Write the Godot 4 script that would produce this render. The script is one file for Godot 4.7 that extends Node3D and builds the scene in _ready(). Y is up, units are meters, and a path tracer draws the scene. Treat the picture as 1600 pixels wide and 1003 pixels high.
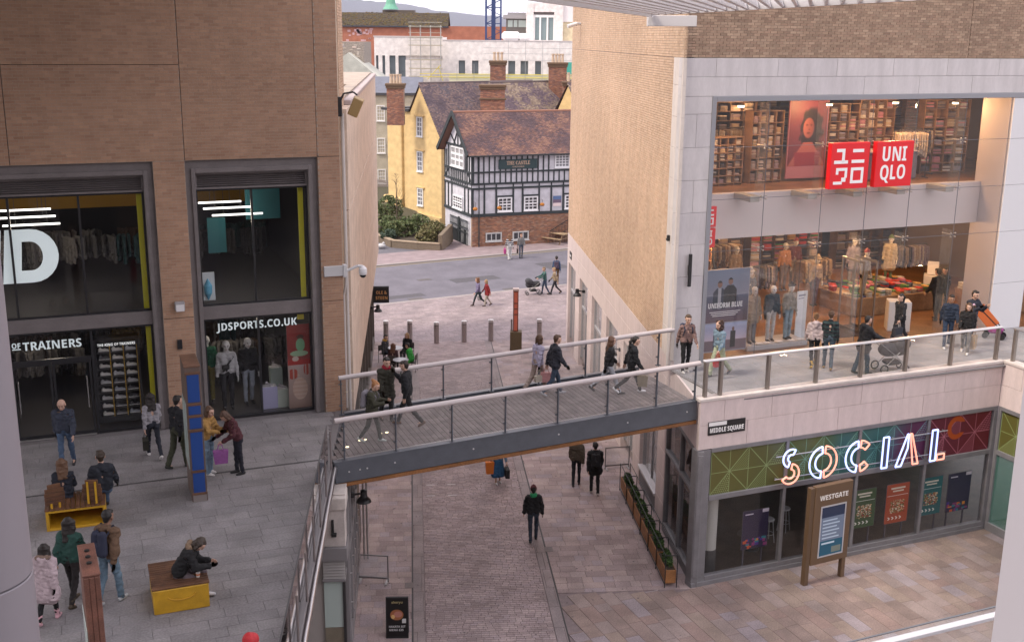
extends Node3D
const CAM := Vector3(0, 15, 0)
const TERRACE := 5.0
const WALK := 5.45
var rng := RandomNumberGenerator.new()
var used := {}
var mats := {}
var tex := {}
var cam: Camera3D
class MB:
	var st := SurfaceTool.new()
	var xf := Transform3D.IDENTITY
	var col := Color.WHITE
	func _init() -> void:
		st.begin(Mesh.PRIMITIVE_TRIANGLES)
	func v(p: Vector3, n: Vector3, uv := Vector2.ZERO) -> void:
		st.set_color(col)
		st.set_normal((xf.basis * n).normalized())
		st.set_uv(uv)
		st.add_vertex(xf * p)
	func tri(a: Vector3, b: Vector3, c: Vector3, n: Vector3) -> void:
		if (b - a).cross(c - a).dot(n) > 0.0:
			v(a, n); v(c, n); v(b, n)
		else:
			v(a, n); v(b, n); v(c, n)
	func quad(a: Vector3, b: Vector3, c: Vector3, d: Vector3, n: Vector3) -> void:
		tri(a, b, c, n); tri(a, c, d, n)
	func face(a: Vector3, b: Vector3, c: Vector3, d: Vector3) -> void:
		quad(a, b, c, d, (b - a).cross(c - a).normalized())
	func uvquad(a: Vector3, b: Vector3, c: Vector3, d: Vector3, n: Vector3) -> void:
		v(a, n, Vector2(0, 1)); v(c, n, Vector2(1, 0)); v(b, n, Vector2(1, 1))
		v(a, n, Vector2(0, 1)); v(d, n, Vector2(0, 0)); v(c, n, Vector2(1, 0))
	func box(c: Vector3, s: Vector3, b := 0.0) -> void:
		var h := s * 0.5
		b = minf(b, minf(h.x, minf(h.y, h.z)) * 0.9)
		for ax in 3:
			var u := (ax + 1) % 3
			var w := (ax + 2) % 3
			for sg in [-1.0, 1.0]:
				var n := Vector3.ZERO
				n[ax] = sg
				var pts := []
				for k in [[-1, -1], [1, -1], [1, 1], [-1, 1]]:
					var p := c
					p[ax] += sg * h[ax]
					p[u] += k[0] * (h[u] - b)
					p[w] += k[1] * (h[w] - b)
					pts.append(p)
				quad(pts[0], pts[1], pts[2], pts[3], n)
			if b > 0.0:
				for su in [-1.0, 1.0]:
					for sw in [-1.0, 1.0]:
						var n := Vector3.ZERO
						n[u] = su
						n[w] = sw
						var pts := []
						for k in [[-1, 0], [1, 0], [1, 1], [-1, 1]]:
							var p := c
							p[ax] += k[0] * (h[ax] - b)
							p[u] += su * (h[u] - (b if k[1] == 0 else 0.0))
							p[w] += sw * (h[w] - (0.0 if k[1] == 0 else b))
							pts.append(p)
						quad(pts[0], pts[1], pts[2], pts[3], n)
		if b > 0.0:
			for k in 8:
				var s3 := Vector3(1 if k & 1 else -1, 1 if k & 2 else -1, 1 if k & 4 else -1)
				var q := c + s3 * h
				tri(q - Vector3(0, s3.y * b, s3.z * b), q - Vector3(s3.x * b, 0, s3.z * b), q - Vector3(s3.x * b, s3.y * b, 0), s3)
	func span(x0: float, x1: float, y0: float, y1: float, z0: float, z1: float, b := 0.0) -> void:
		box(Vector3(x0 + x1, y0 + y1, z0 + z1) * 0.5, Vector3(absf(x1 - x0), absf(y1 - y0), absf(z1 - z0)), b)
	func bar(a: Vector3, b: Vector3, w: float, d: float, up := Vector3.UP, bev := 0.0) -> void:
		var z := (b - a).normalized()
		if absf(z.dot(up)) > 0.99:
			up = Vector3.FORWARD
		var x := up.cross(z).normalized()
		var y := z.cross(x)
		var keep := xf
		xf = xf * Transform3D(Basis(x, y, z), (a + b) * 0.5)
		box(Vector3.ZERO, Vector3(w, d, a.distance_to(b)), bev)
		xf = keep
	func tube(a: Vector3, b: Vector3, r: float, n := 8, r2 := -1.0, caps := true) -> void:
		if r2 < 0.0:
			r2 = r
		var z := (b - a).normalized()
		var x := z.cross(Vector3.UP if absf(z.y) < 0.9 else Vector3.RIGHT).normalized()
		var y := z.cross(x)
		for k in n:
			var t0 := TAU * k / n
			var t1 := TAU * (k + 1) / n
			var d0 := x * cos(t0) + y * sin(t0)
			var d1 := x * cos(t1) + y * sin(t1)
			var p := [a + d0 * r, a + d1 * r, b + d1 * r2, b + d0 * r2]
			var nn := [d0, d1, d1, d0]
			var flip: bool = (p[1] - p[0]).cross(p[2] - p[0]).dot(d0 + d1) > 0.0
			for t in ([0, 2, 1, 0, 3, 2] if flip else [0, 1, 2, 0, 2, 3]):
				v(p[t], nn[t])
			if caps:
				if r > 0.0:
					tri(a, p[0], p[1], -z)
				if r2 > 0.0:
					tri(b, p[3], p[2], z)
	func path(pts: Array, r: float, n := 6) -> void:
		for k in pts.size() - 1:
			tube(pts[k], pts[k + 1], r, n)
	func lathe(c: Vector3, prof: Array, n := 16) -> void:
		for k in prof.size() - 1:
			var p0: Vector2 = prof[k]
			var p1: Vector2 = prof[k + 1]
			var e := (p1 - p0)
			var out := Vector2(e.y, -e.x).normalized()
			if out.x < 0.0 or (out.x < 0.001 and false):
				out = -out
			if absf(e.y) < 0.00001:
				out = Vector2(0, 1 if p0.y > prof[0].y or k > 0 else -1)
			for j in n:
				var t0 := TAU * j / n
				var t1 := TAU * (j + 1) / n
				var a0 := Vector3(cos(t0), 0, sin(t0))
				var a1 := Vector3(cos(t1), 0, sin(t1))
				var q := [c + a0 * p0.x + Vector3.UP * p0.y, c + a1 * p0.x + Vector3.UP * p0.y, c + a1 * p1.x + Vector3.UP * p1.y, c + a0 * p1.x + Vector3.UP * p1.y]
				var nn := [a0 * out.x + Vector3.UP * out.y, a1 * out.x + Vector3.UP * out.y, a1 * out.x + Vector3.UP * out.y, a0 * out.x + Vector3.UP * out.y]
				var flip: bool = (q[1] - q[0]).cross(q[2] - q[0]).dot(nn[0] + nn[1]) + (q[2] - q[0]).cross(q[3] - q[0]).dot(nn[0] + nn[1]) > 0.0
				for t in ([0, 2, 1, 0, 3, 2] if flip else [0, 1, 2, 0, 2, 3]):
					v(q[t], nn[t])
	func prism(poly: PackedVector2Array, z0: float, z1: float) -> void:
		var idx := Geometry2D.triangulate_polygon(poly)
		for k in range(0, idx.size(), 3):
			var a := poly[idx[k]]
			var b := poly[idx[k + 1]]
			var c := poly[idx[k + 2]]
			tri(Vector3(a.x, a.y, z1), Vector3(b.x, b.y, z1), Vector3(c.x, c.y, z1), Vector3.BACK)
			tri(Vector3(a.x, a.y, z0), Vector3(b.x, b.y, z0), Vector3(c.x, c.y, z0), Vector3.FORWARD)
		var sgn := -1.0 if Geometry2D.is_polygon_clockwise(poly) else 1.0
		for k in poly.size():
			var a := poly[k]
			var b := poly[(k + 1) % poly.size()]
			var e := (b - a).normalized()
			quad(Vector3(a.x, a.y, z0), Vector3(b.x, b.y, z0), Vector3(b.x, b.y, z1), Vector3(a.x, a.y, z1), Vector3(e.y, -e.x, 0) * sgn)
	func plan(poly: PackedVector2Array, y0: float, y1: float) -> void:
		var keep := xf
		xf = xf * Transform3D(Basis(Vector3.RIGHT, Vector3.BACK, Vector3.DOWN), Vector3.ZERO)
		prism(poly, -y1, -y0)
		xf = keep
	func ball(c: Vector3, r: float, n := 10, sq := Vector3.ONE) -> void:
		var rows := maxi(4, n / 2)
		for i in rows:
			for j in n:
				var q := []
				for k in [[0, 0], [0, 1], [1, 1], [1, 0]]:
					var ph: float = PI * (i + k[0]) / rows
					var th: float = TAU * (j + k[1]) / n
					q.append(Vector3(sin(ph) * cos(th), cos(ph), sin(ph) * sin(th)))
				var order := [0, 1, 2, 0, 2, 3]
				if (q[1] - q[0]).cross(q[2] - q[0]).dot(q[0] + q[2]) + (q[2] - q[0]).cross(q[3] - q[0]).dot(q[0] + q[2]) > 0.0:
					order = [0, 2, 1, 0, 3, 2]
				for t in order:
					v(c + q[t] * r * sq, q[t] / sq)
	func mesh() -> ArrayMesh:
		return st.commit()
func unique(parent: Node, called: String) -> String:
	var key := str(parent.get_instance_id()) + called
	var n: int = used.get(key, 0)
	used[key] = n + 1
	return called if n == 0 else "%s_%03d" % [called, n]
func put(parent: Node, called: String, mesh: Mesh, m: Material, xf := Transform3D.IDENTITY) -> MeshInstance3D:
	var o := MeshInstance3D.new()
	o.name = unique(parent, called)
	o.mesh = mesh
	o.material_override = m
	o.transform = xf
	o.cast_shadow = GeometryInstance3D.SHADOW_CASTING_SETTING_ON
	parent.add_child(o, true)
	return o
func build(mb: MB, called: String, m: Material, parent: Node = null) -> MeshInstance3D:
	return put(parent if parent else self, called, mb.mesh(), m)
func tag(o: Node, label: String, category: String, group := "") -> Node:
	o.set_meta("label", label)
	o.set_meta("category", category)
	if group != "":
		o.set_meta("group", group)
	return o
func structure(o: Node, label := "") -> Node:
	o.set_meta("kind", "structure")
	if label != "":
		o.set_meta("label", label)
	return o
func stuff(o: Node) -> Node:
	o.set_meta("kind", "stuff")
	return o
func base(called: String, at := Vector3.ZERO, yaw := 0.0) -> Node3D:
	var o := Node3D.new()
	o.name = unique(self, called)
	o.position = at
	o.rotation.y = deg_to_rad(yaw)
	add_child(o, true)
	return o
func thing(called: String, label: String, category: String, at := Vector3.ZERO, yaw := 0.0, group := "") -> Node3D:
	var o := base(called, at, yaw)
	tag(o, label, category, group)
	return o
func copies(parent: Node, called: String, mesh: Mesh, m: Material, xfs: Array, cols: Array) -> MultiMeshInstance3D:
	var mm := MultiMesh.new()
	mm.transform_format = MultiMesh.TRANSFORM_3D
	mm.use_colors = cols.size() > 0
	mm.mesh = mesh
	mm.instance_count = xfs.size()
	for k in xfs.size():
		mm.set_instance_transform(k, xfs[k])
		if cols.size() > 0:
			mm.set_instance_color(k, cols[k])
	var o := MultiMeshInstance3D.new()
	o.name = unique(parent, called)
	o.multimesh = mm
	o.material_override = m
	o.cast_shadow = GeometryInstance3D.SHADOW_CASTING_SETTING_ON
	parent.add_child(o, true)
	stuff(o)
	return o
func lin(r: float, g: float, b: float, a := 1.0) -> Color:
	var c := Color(r, g, b, a).linear_to_srgb()
	c.a = a
	return c
func mat(r: float, g: float, b: float, rough := 0.8, texture := "", scale := 1.0, metal := 0.0) -> StandardMaterial3D:
	var key := "%s/%s/%s/%s/%s/%s/%s" % [r, g, b, rough, texture, scale, metal]
	if mats.has(key):
		return mats[key]
	var m := StandardMaterial3D.new()
	m.albedo_color = lin(r, g, b)
	m.roughness = rough
	m.metallic = metal
	if texture != "":
		m.albedo_texture = tex[texture]
		m.uv1_triplanar = true
		m.uv1_world_triplanar = true
		m.uv1_scale = Vector3.ONE * scale
	mats[key] = m
	return m
func vmat(rough := 0.8, texture := "", scale := 1.0, key2 := "") -> StandardMaterial3D:
	var key := "v/%s/%s/%s/%s" % [rough, texture, scale, key2]
	if mats.has(key):
		return mats[key]
	var m := StandardMaterial3D.new()
	m.vertex_color_use_as_albedo = true
	m.roughness = rough
	if texture != "":
		m.albedo_texture = tex[texture]
		m.uv1_triplanar = true
		m.uv1_world_triplanar = true
		m.uv1_scale = Vector3.ONE * scale
	mats[key] = m
	return m
func glow(r: float, g: float, b: float, energy: float) -> StandardMaterial3D:
	var key := "glow/%s/%s/%s/%s" % [r, g, b, energy]
	if mats.has(key):
		return mats[key]
	var m := StandardMaterial3D.new()
	m.albedo_color = lin(minf(r, 0.8), minf(g, 0.8), minf(b, 0.8))
	m.emission_enabled = true
	m.emission = lin(r, g, b)
	m.emission_energy_multiplier = energy
	mats[key] = m
	return m
func glass(r: float, g: float, b: float, a: float) -> StandardMaterial3D:
	var key := "glass/%s/%s/%s/%s" % [r, g, b, a]
	if mats.has(key):
		return mats[key]
	var m := StandardMaterial3D.new()
	m.albedo_color = lin(r, g, b, a)
	m.transparency = BaseMaterial3D.TRANSPARENCY_ALPHA
	m.roughness = 0.02
	m.cull_mode = BaseMaterial3D.CULL_DISABLED
	m.metallic_specular = 0.32 if r < 0.1 else 0.45
	mats[key] = m
	return m
func printed(img: Image, rough := 0.5, emit := 0.0) -> StandardMaterial3D:
	var m := StandardMaterial3D.new()
	m.albedo_texture = ImageTexture.create_from_image(img)
	m.roughness = rough
	if emit > 0.0:
		m.emission_enabled = true
		m.emission_texture = m.albedo_texture
		m.emission_energy_multiplier = emit
	return m
func noise_tex(key: String, size: int, lo: float, hi: float, f1: float, f2: float, w2: float, seed_: int, stretch := 1) -> void:
	var n := FastNoiseLite.new()
	n.seed = seed_
	n.frequency = f1
	n.fractal_octaves = 4
	var a := n.get_seamless_image(size, size)
	n.frequency = f2
	n.seed = seed_ + 7
	var b := n.get_seamless_image(size, size)
	var out := Image.create(size, size, false, Image.FORMAT_RGB8)
	for y in size:
		for x in size:
			var t := a.get_pixel((x * stretch) % size, y).r * (1.0 - w2) + b.get_pixel((x * stretch) % size, y).r * w2
			t = clampf((t - 0.5) * 1.7 + 0.5, 0, 1)
			var c := lerpf(lo, hi, t)
			out.set_pixel(x, y, Color(c, c, c))
	out.generate_mipmaps()
	tex[key] = ImageTexture.create_from_image(out)
func text_mesh(s: String, height: float, depth := 0.01, bold := true, serif := false) -> ArrayMesh:
	var t := TextMesh.new()
	var f := SystemFont.new()
	f.font_names = PackedStringArray(["Droid Serif" if serif else "Droid Sans"])
	f.font_weight = 700 if bold else 400
	t.font = f
	t.text = s
	t.font_size = 64
	t.pixel_size = height / (64.0 * 0.714)
	t.depth = depth
	t.curve_step = 2.0
	t.horizontal_alignment = HORIZONTAL_ALIGNMENT_CENTER
	t.vertical_alignment = VERTICAL_ALIGNMENT_CENTER
	var am := ArrayMesh.new()
	am.add_surface_from_arrays(Mesh.PRIMITIVE_TRIANGLES, t.get_mesh_arrays())
	return am
func text(parent: Node, called: String, s: String, height: float, at: Vector3, m: Material, width := 0.0, b := Basis.IDENTITY, bold := true, serif := false, depth := 0.01) -> MeshInstance3D:
	var am := text_mesh(s, height, depth, bold, serif)
	var sx := 1.0
	if width > 0.0:
		sx = width / maxf(am.get_aabb().size.x, 0.001)
	var c := am.get_aabb().get_center()
	return put(parent, called, am, m, Transform3D(b * Basis.from_scale(Vector3(sx, 1, 1)), at - b * Vector3(c.x * sx, c.y, 0)))
func frame_of(at: Vector3, yaw: float) -> Transform3D:
	return Transform3D(Basis(Vector3.UP, deg_to_rad(yaw)), at)
func in_view(p: Vector3, margin := 0.06) -> bool:
	var q := cam.global_transform.affine_inverse() * p
	if q.z > -0.5:
		return false
	var t := tan(deg_to_rad(cam.fov * 0.5))
	return absf(q.x / -q.z) < t * 1024.0 / 641.0 + margin and absf(q.y / -q.z) < t + margin
func pick(a: Array):
	return a[rng.randi() % a.size()]
func bricks(parent: Node3D, called: String, rects: Array, palette: Array, z := 0.0, bl := 0.215, bh := 0.065, step := 0.0, spread := 0.12) -> void:
	var xfs := []
	var cols := []
	var course := bh + 0.010
	var pitch := bl + 0.010
	var blot := FastNoiseLite.new()
	blot.seed = 11
	blot.frequency = 0.12
	for r in rects:
		var rows := int(ceil((r[3] - r[1]) / course))
		for j in rows:
			var y0: float = r[1] + j * course
			var y1 := minf(y0 + bh, r[3])
			if y1 - y0 < 0.015:
				continue
			var x: float = floor(r[0] / pitch) * pitch + (pitch * 0.5 if int(round(y0 / course)) % 2 == 0 else 0.0) - pitch
			while x < r[2]:
				var a := maxf(x, r[0])
				var b := minf(x + bl, r[2])
				x += pitch
				if b - a < 0.03:
					continue
				xfs.append(Transform3D(Basis.from_scale(Vector3(b - a, y1 - y0, 1)), Vector3((a + b) * 0.5, (y0 + y1) * 0.5, z + rng.randf_range(-0.002, 0.002))))
				var c: Color = pick(palette)
				var k := 1.0 + rng.randf_range(-spread, spread) + blot.get_noise_2d(a, y0) * 0.16
				cols.append(Color(c.r * k, c.g * k, c.b * k))
	var m := MB.new()
	m.box(Vector3(0, 0, -0.02), Vector3(1, 1, 0.05))
	copies(parent, called, m.mesh(), vmat(0.9, "streak", 0.11), xfs, cols)
func pave(parent: Node3D, called: String, x0: float, x1: float, z0: float, z1: float, row: float, lens: Array, tones: Array, inside, gap := 0.008, most := 300, rough := 0.75, texture := "pave", tscale := 0.22, thick := 0.05) -> void:
	var list := []
	var meshes := {}
	var z := z0
	while z < z1 - 0.02:
		var d := minf(row, z1 - z)
		var x: float = x0 - rng.randf() * lens[0]
		while x < x1:
			var l: float = pick(lens)
			var a := maxf(x, x0)
			var b := minf(x + l, x1)
			x += l
			if b - a < 0.04:
				continue
			var c := Vector3((a + b) * 0.5, 0, z + d * 0.5)
			if inside != null:
				var lo := 1.0
				var hi := -1.0
				for k in 13:
					var t := k / 12.0
					var ok := true
					for zz in [z + 0.02, z + d - 0.02]:
						ok = ok and inside.call(parent.global_transform * Vector3(lerpf(a, b, t), 0, zz))
					if ok:
						lo = minf(lo, t)
						hi = maxf(hi, t)
				if hi - lo < 0.08:
					continue
				var l0 := lerpf(a, b, lo)
				b = lerpf(a, b, hi)
				a = l0
				if b - a < 0.04:
					continue
				c = Vector3((a + b) * 0.5, 0, z + d * 0.5)
			list.append([c, snappedf(b - a, 0.001), d])
		z += row
	for e in list:
		var w: Vector3 = parent.global_transform * e[0]
		e.append(e[1] * e[2] / pow(w.distance_to(CAM), 3.0) if in_view(w) else 0.0)
	list.sort_custom(func(p, q): return p[3] > q[3])
	var xfs := []
	var cols := []
	var box := MB.new()
	box.box(Vector3(0, -thick * 0.5, 0), Vector3(1, thick, 1))
	var unit := box.mesh()
	for k in list.size():
		var e: Array = list[k]
		var lift := rng.randf_range(-0.0015, 0.0015)
		var tone: Color = pick(tones)
		var tilt := Basis(Vector3(1, 0, 0), rng.randf_range(-0.004, 0.004)) * Basis(Vector3(0, 0, 1), rng.randf_range(-0.004, 0.004))
		if k < most and e[3] > 0.0:
			var key := "%.3f/%.3f" % [e[1], e[2]]
			if not meshes.has(key):
				var mb := MB.new()
				mb.box(Vector3(0, -thick * 0.5, 0), Vector3(e[1] - gap, thick, e[2] - gap), 0.004)
				meshes[key] = mb.mesh()
			put(parent, called, meshes[key], mat(tone.r, tone.g, tone.b, rough, texture, tscale), Transform3D(tilt, e[0] + Vector3.UP * lift))
		else:
			xfs.append(Transform3D(tilt * Basis.from_scale(Vector3(e[1] - gap, 1, e[2] - gap)), e[0] + Vector3.UP * lift))
			cols.append(tone)
	if xfs.size() > 0:
		copies(parent, called, unit, vmat(rough, texture, tscale), xfs, cols)
func _ready() -> void:
	rng.seed = 4711
	# camera
	cam = Camera3D.new()
	cam.name = "camera"
	cam.fov = 31.98
	cam.near = 0.1
	cam.far = 20000.0
	add_child(cam)
	cam.transform = Transform3D(Basis(Vector3.RIGHT, deg_to_rad(-14.236)) * Basis(Vector3.BACK, 0.0095), CAM)
	cam.current = true
	# sky, exposure and haze
	var env := Environment.new()
	env.background_mode = Environment.BG_SKY
	var sky := Sky.new()
	var sm := ProceduralSkyMaterial.new()
	sm.sky_top_color = Color(0.92, 0.895, 0.925)
	sm.sky_horizon_color = Color(0.98, 0.96, 0.975)
	sm.sky_curve = 0.2
	sm.ground_horizon_color = Color(0.62, 0.58, 0.58)
	sm.ground_bottom_color = Color(0.42, 0.40, 0.40)
	sm.sky_energy_multiplier = 1.0
	sky.sky_material = sm
	env.sky = sky
	env.tonemap_mode = Environment.TONE_MAPPER_LINEAR
	env.tonemap_exposure = 2.2
	env.sdfgi_enabled = true
	env.ssao_enabled = true
	env.ssil_enabled = true
	env.fog_enabled = true
	env.fog_density = 0.00006
	env.fog_light_color = Color(0.84, 0.85, 0.95)
	var we := WorldEnvironment.new()
	we.name = "world_environment"
	we.environment = env
	add_child(we)
	var sun := DirectionalLight3D.new()
	sun.name = "overcast_sun"
	sun.light_color = Color(1.0, 0.95, 0.88)
	sun.light_energy = 0.5
	sun.light_angular_distance = 10.0
	sun.shadow_enabled = true
	add_child(sun)
	sun.look_at_from_position(Vector3.ZERO, Vector3(0.55, -0.78, -0.28), Vector3.UP)
	make_textures()
	# the large structure
	ground()
	terrace()
	brick_shop()
	street_stone_building()
	lower_shop()
	corner_building()
	bridge()
	canopy_and_columns()
	far_town()
	behind()
	# the objects
	terrace_objects()
	street_objects()
	store_goods()
	people()
func make_textures() -> void:
	noise_tex("grain", 256, 0.82, 1.0, 0.02, 0.22, 0.55, 3)
	noise_tex("stain", 256, 0.88, 1.0, 0.012, 0.09, 0.35, 21)
	noise_tex("pave", 512, 0.76, 1.0, 0.007, 0.16, 0.5, 33)
	noise_tex("streak", 512, 0.91, 1.0, 0.006, 0.05, 0.4, 41, 5)
	noise_tex("cloth", 256, 0.76, 1.0, 0.02, 0.12, 0.4, 61)
	noise_tex("wood", 256, 0.62, 1.0, 0.01, 0.16, 0.6, 5, 1)
	noise_tex("rough", 256, 0.6, 1.0, 0.05, 0.3, 0.6, 9)
const SLABS := [Color(0.294, 0.280, 0.287), Color(0.278, 0.266, 0.274), Color(0.309, 0.295, 0.299), Color(0.286, 0.271, 0.279), Color(0.266, 0.253, 0.260)]
const PAVERS := [Color(0.440, 0.340, 0.330), Color(0.402, 0.315, 0.308), Color(0.478, 0.381, 0.363), Color(0.423, 0.348, 0.363), Color(0.370, 0.286, 0.277), Color(0.461, 0.360, 0.336)]
const SAND := [Color(0.342, 0.254, 0.220), Color(0.318, 0.236, 0.209), Color(0.354, 0.278, 0.255), Color(0.354, 0.298, 0.311), Color(0.288, 0.216, 0.191), Color(0.342, 0.262, 0.220), Color(0.330, 0.234, 0.206), Color(0.330, 0.262, 0.244)]
const SETTS := [Color(0.413, 0.327, 0.325), Color(0.375, 0.297, 0.295), Color(0.451, 0.362, 0.354), Color(0.396, 0.319, 0.327), Color(0.343, 0.269, 0.267)]
func ground() -> void:
	var g := MB.new()
	g.span(-2500, 2500, -0.4, -0.06, -14000, 60)
	structure(build(g, "ground", mat(0.16, 0.15, 0.145, 0.95, "stain", 0.1)))
	# the pedestrian street: local x across it, local -z along it
	var st := base("street", Vector3(0, 0, -30), 5.15)
	structure(st)
	var bed := MB.new()
	bed.span(-6, 30, -0.058, -0.02, -26.5, 22)
	build(bed, "mortar_bed", mat(0.25, 0.20, 0.20, 0.95, "grain", 0.9), st)
	var p0 := Node3D.new()
	p0.name = "side_paving"
	st.add_child(p0)
	pave(p0, "paver", -5.0, -2.86, -25, 9, 0.34, [0.3, 0.45, 0.6], PAVERS, null, 0.006, 150)
	pave(p0, "paver", 1.20, 5.2, -25, 1.75, 0.34, [0.3, 0.45, 0.6], PAVERS, null, 0.006, 150)
	var ch := Node3D.new()
	ch.name = "channel"
	st.add_child(ch)
	pave(ch, "channel_stone", -2.82, -2.50, -25, 11, 1.1, [0.4], [Color(0.34, 0.28, 0.275), Color(0.31, 0.26, 0.26)], null, 0.008, 40)
	pave(ch, "channel_stone", 0.86, 1.16, -25, 11, 1.1, [0.4], [Color(0.34, 0.28, 0.275), Color(0.31, 0.26, 0.26)], null, 0.008, 40)
	pave(ch, "sett", -2.49, 0.85, -25, 11, 0.105, [0.2, 0.25, 0.17], SETTS, null, 0.012, 0)
	var slot := MB.new()
	slot.span(-2.858, -2.822, -0.019, -0.004, -25, 11)
	slot.span(1.162, 1.198, -0.019, -0.004, -25, 11)
	build(slot, "slot_drain", mat(0.03, 0.03, 0.03, 0.6), ch)
	for p in [[-2.93, -9.0], [-2.93, 1.0], [1.27, -1.0]]:
		var c := MB.new()
		c.span(p[0] - 0.12, p[0] + 0.12, 0.0, 0.006, p[1] - 0.16, p[1] + 0.16, 0.002)
		build(c, "drain_cover", mat(0.2, 0.165, 0.16, 0.7, "grain", 1.2), ch)
	var gx := []
	for k in 420:
		gx.append(Transform3D(Basis.from_scale(Vector3.ONE * rng.randf_range(0.5, 1.5)), Vector3(rng.randf_range(-4.3, 4.8), 0.002, rng.randf_range(-20, 7))))
	var gd := MB.new()
	gd.lathe(Vector3.ZERO, [Vector2(0.022, 0), Vector2(0.02, 0.002), Vector2(0, 0.0025)], 7)
	copies(ch, "gum_spots", gd.mesh(), mat(0.12, 0.10, 0.10, 0.8), gx, [])
	var mk := MB.new()
	for e in [[-2.35, -1.35, 1.28, 1.33], [-2.35, -1.35, 2.22, 2.27]]:
		mk.span(e[0], e[0] + 0.28, 0.002, 0.006, -e[2] - 4.0, -e[3] - 4.0)
		mk.span(e[1] - 0.28, e[1], 0.002, 0.006, -e[2] - 4.0, -e[3] - 4.0)
	build(mk, "painted_marks", mat(0.55, 0.52, 0.52, 0.8), ch)
	# the square before the glass shopfront, laid square to it
	var sq := base("square", Vector3(5.122, 0, -28.765), 22.6)
	structure(sq)
	var tfi := frame_of(Vector3(0, 0, -30), 5.15).affine_inverse()
	var sqp := Node3D.new()
	sqp.name = "square_paving"
	sqp.rotation.y = -PI / 2
	sq.add_child(sqp)
	pave(sqp, "paver", -2.6, 12.0, -12.5, 5.5, 0.42, [0.42, 0.6, 0.85, 1.0], SAND, func(w: Vector3) -> bool:
		var l := tfi * w
		return l.x > 1.2 and not (l.z < 1.75 and l.x < 5.0), 0.006, 300)
	# the road across the far end and its two pavements
	var far := base("road", Vector3(0, 0, -67.4), 28.0)
	structure(far)
	var rd := MB.new()
	rd.span(-60, 60, -0.055, -0.016, -13.0, 0.6)
	build(rd, "asphalt", mat(0.145, 0.137, 0.165, 0.9, "stain", 0.15), far)
	var kb := MB.new()
	kb.span(-60, 60, -0.05, 0.0, 0.4, 0.65, 0.01)
	build(kb, "flush_kerb", mat(0.36, 0.32, 0.31, 0.85, "grain", 0.8), far)
	var fp := MB.new()
	fp.span(-60, 60, -0.05, -0.006, 0.65, 16.0)
	build(fp, "near_pavement", mat(0.31, 0.25, 0.26, 0.88, "stain", 0.35), far)
	var fk := MB.new()
	fk.span(-60, 60, -0.05, 0.1, -9.9, -9.7, 0.02)
	build(fk, "far_kerb", mat(0.30, 0.27, 0.26, 0.85), far)
	var fp2 := MB.new()
	fp2.span(1.4, 60, -0.05, 0.095, -22.0, -9.9)
	fp2.span(-60, 1.4, -0.05, 0.095, -13.4, -9.9)
	build(fp2, "far_pavement", mat(0.28, 0.22, 0.23, 0.88, "stain", 0.3), far)
	var pt := MB.new()
	pt.span(-60, 1.4, -0.05, 0.05, -30.0, -13.4)
	build(pt, "side_lane", mat(0.13, 0.125, 0.145, 0.9, "stain", 0.2), far)
	var ln := MB.new()
	ln.span(-60, 60, -0.0155, -0.0115, -9.65, -9.5)
	build(ln, "edge_line", mat(0.42, 0.35, 0.22, 0.8, "rough", 0.8), far)
	for e in [[-2.5, -4.0, 3.2, 1.2], [5.0, -6.2, 1.6, 2.2], [-8.0, -1.2, 2.4, 0.8], [1.5, -0.8, 0.7, 0.7]]:
		var pa := MB.new()
		pa.span(e[0], e[0] + e[2], -0.0155, -0.012, e[1], e[1] + e[3])
		build(pa, "asphalt_patch", mat(0.125, 0.118, 0.135, 0.9, "rough", 0.8), far)
	var pv := Node3D.new()
	pv.name = "pavement_paving"
	far.add_child(pv)
	pave(pv, "paver", -22, 12, 0.67, 16.0, 0.22, [0.3, 0.4, 0.5], [Color(0.33, 0.265, 0.275), Color(0.31, 0.25, 0.26), Color(0.35, 0.285, 0.29), Color(0.305, 0.25, 0.262)], func(w: Vector3) -> bool:
		return (tfi * w).z < -25.0, 0.01, 0)
	for p in [[-6.5, 0.12], [-0.2, 0.12], [-3.9, -4.6]]:
		var c := MB.new()
		c.span(p[0] - 0.45, p[0] + 0.45, -0.0155, -0.008, p[1] - 0.25, p[1] + 0.25, 0.002)
		build(c, "gully_cover", mat(0.09, 0.08, 0.08, 0.7), far)
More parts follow.
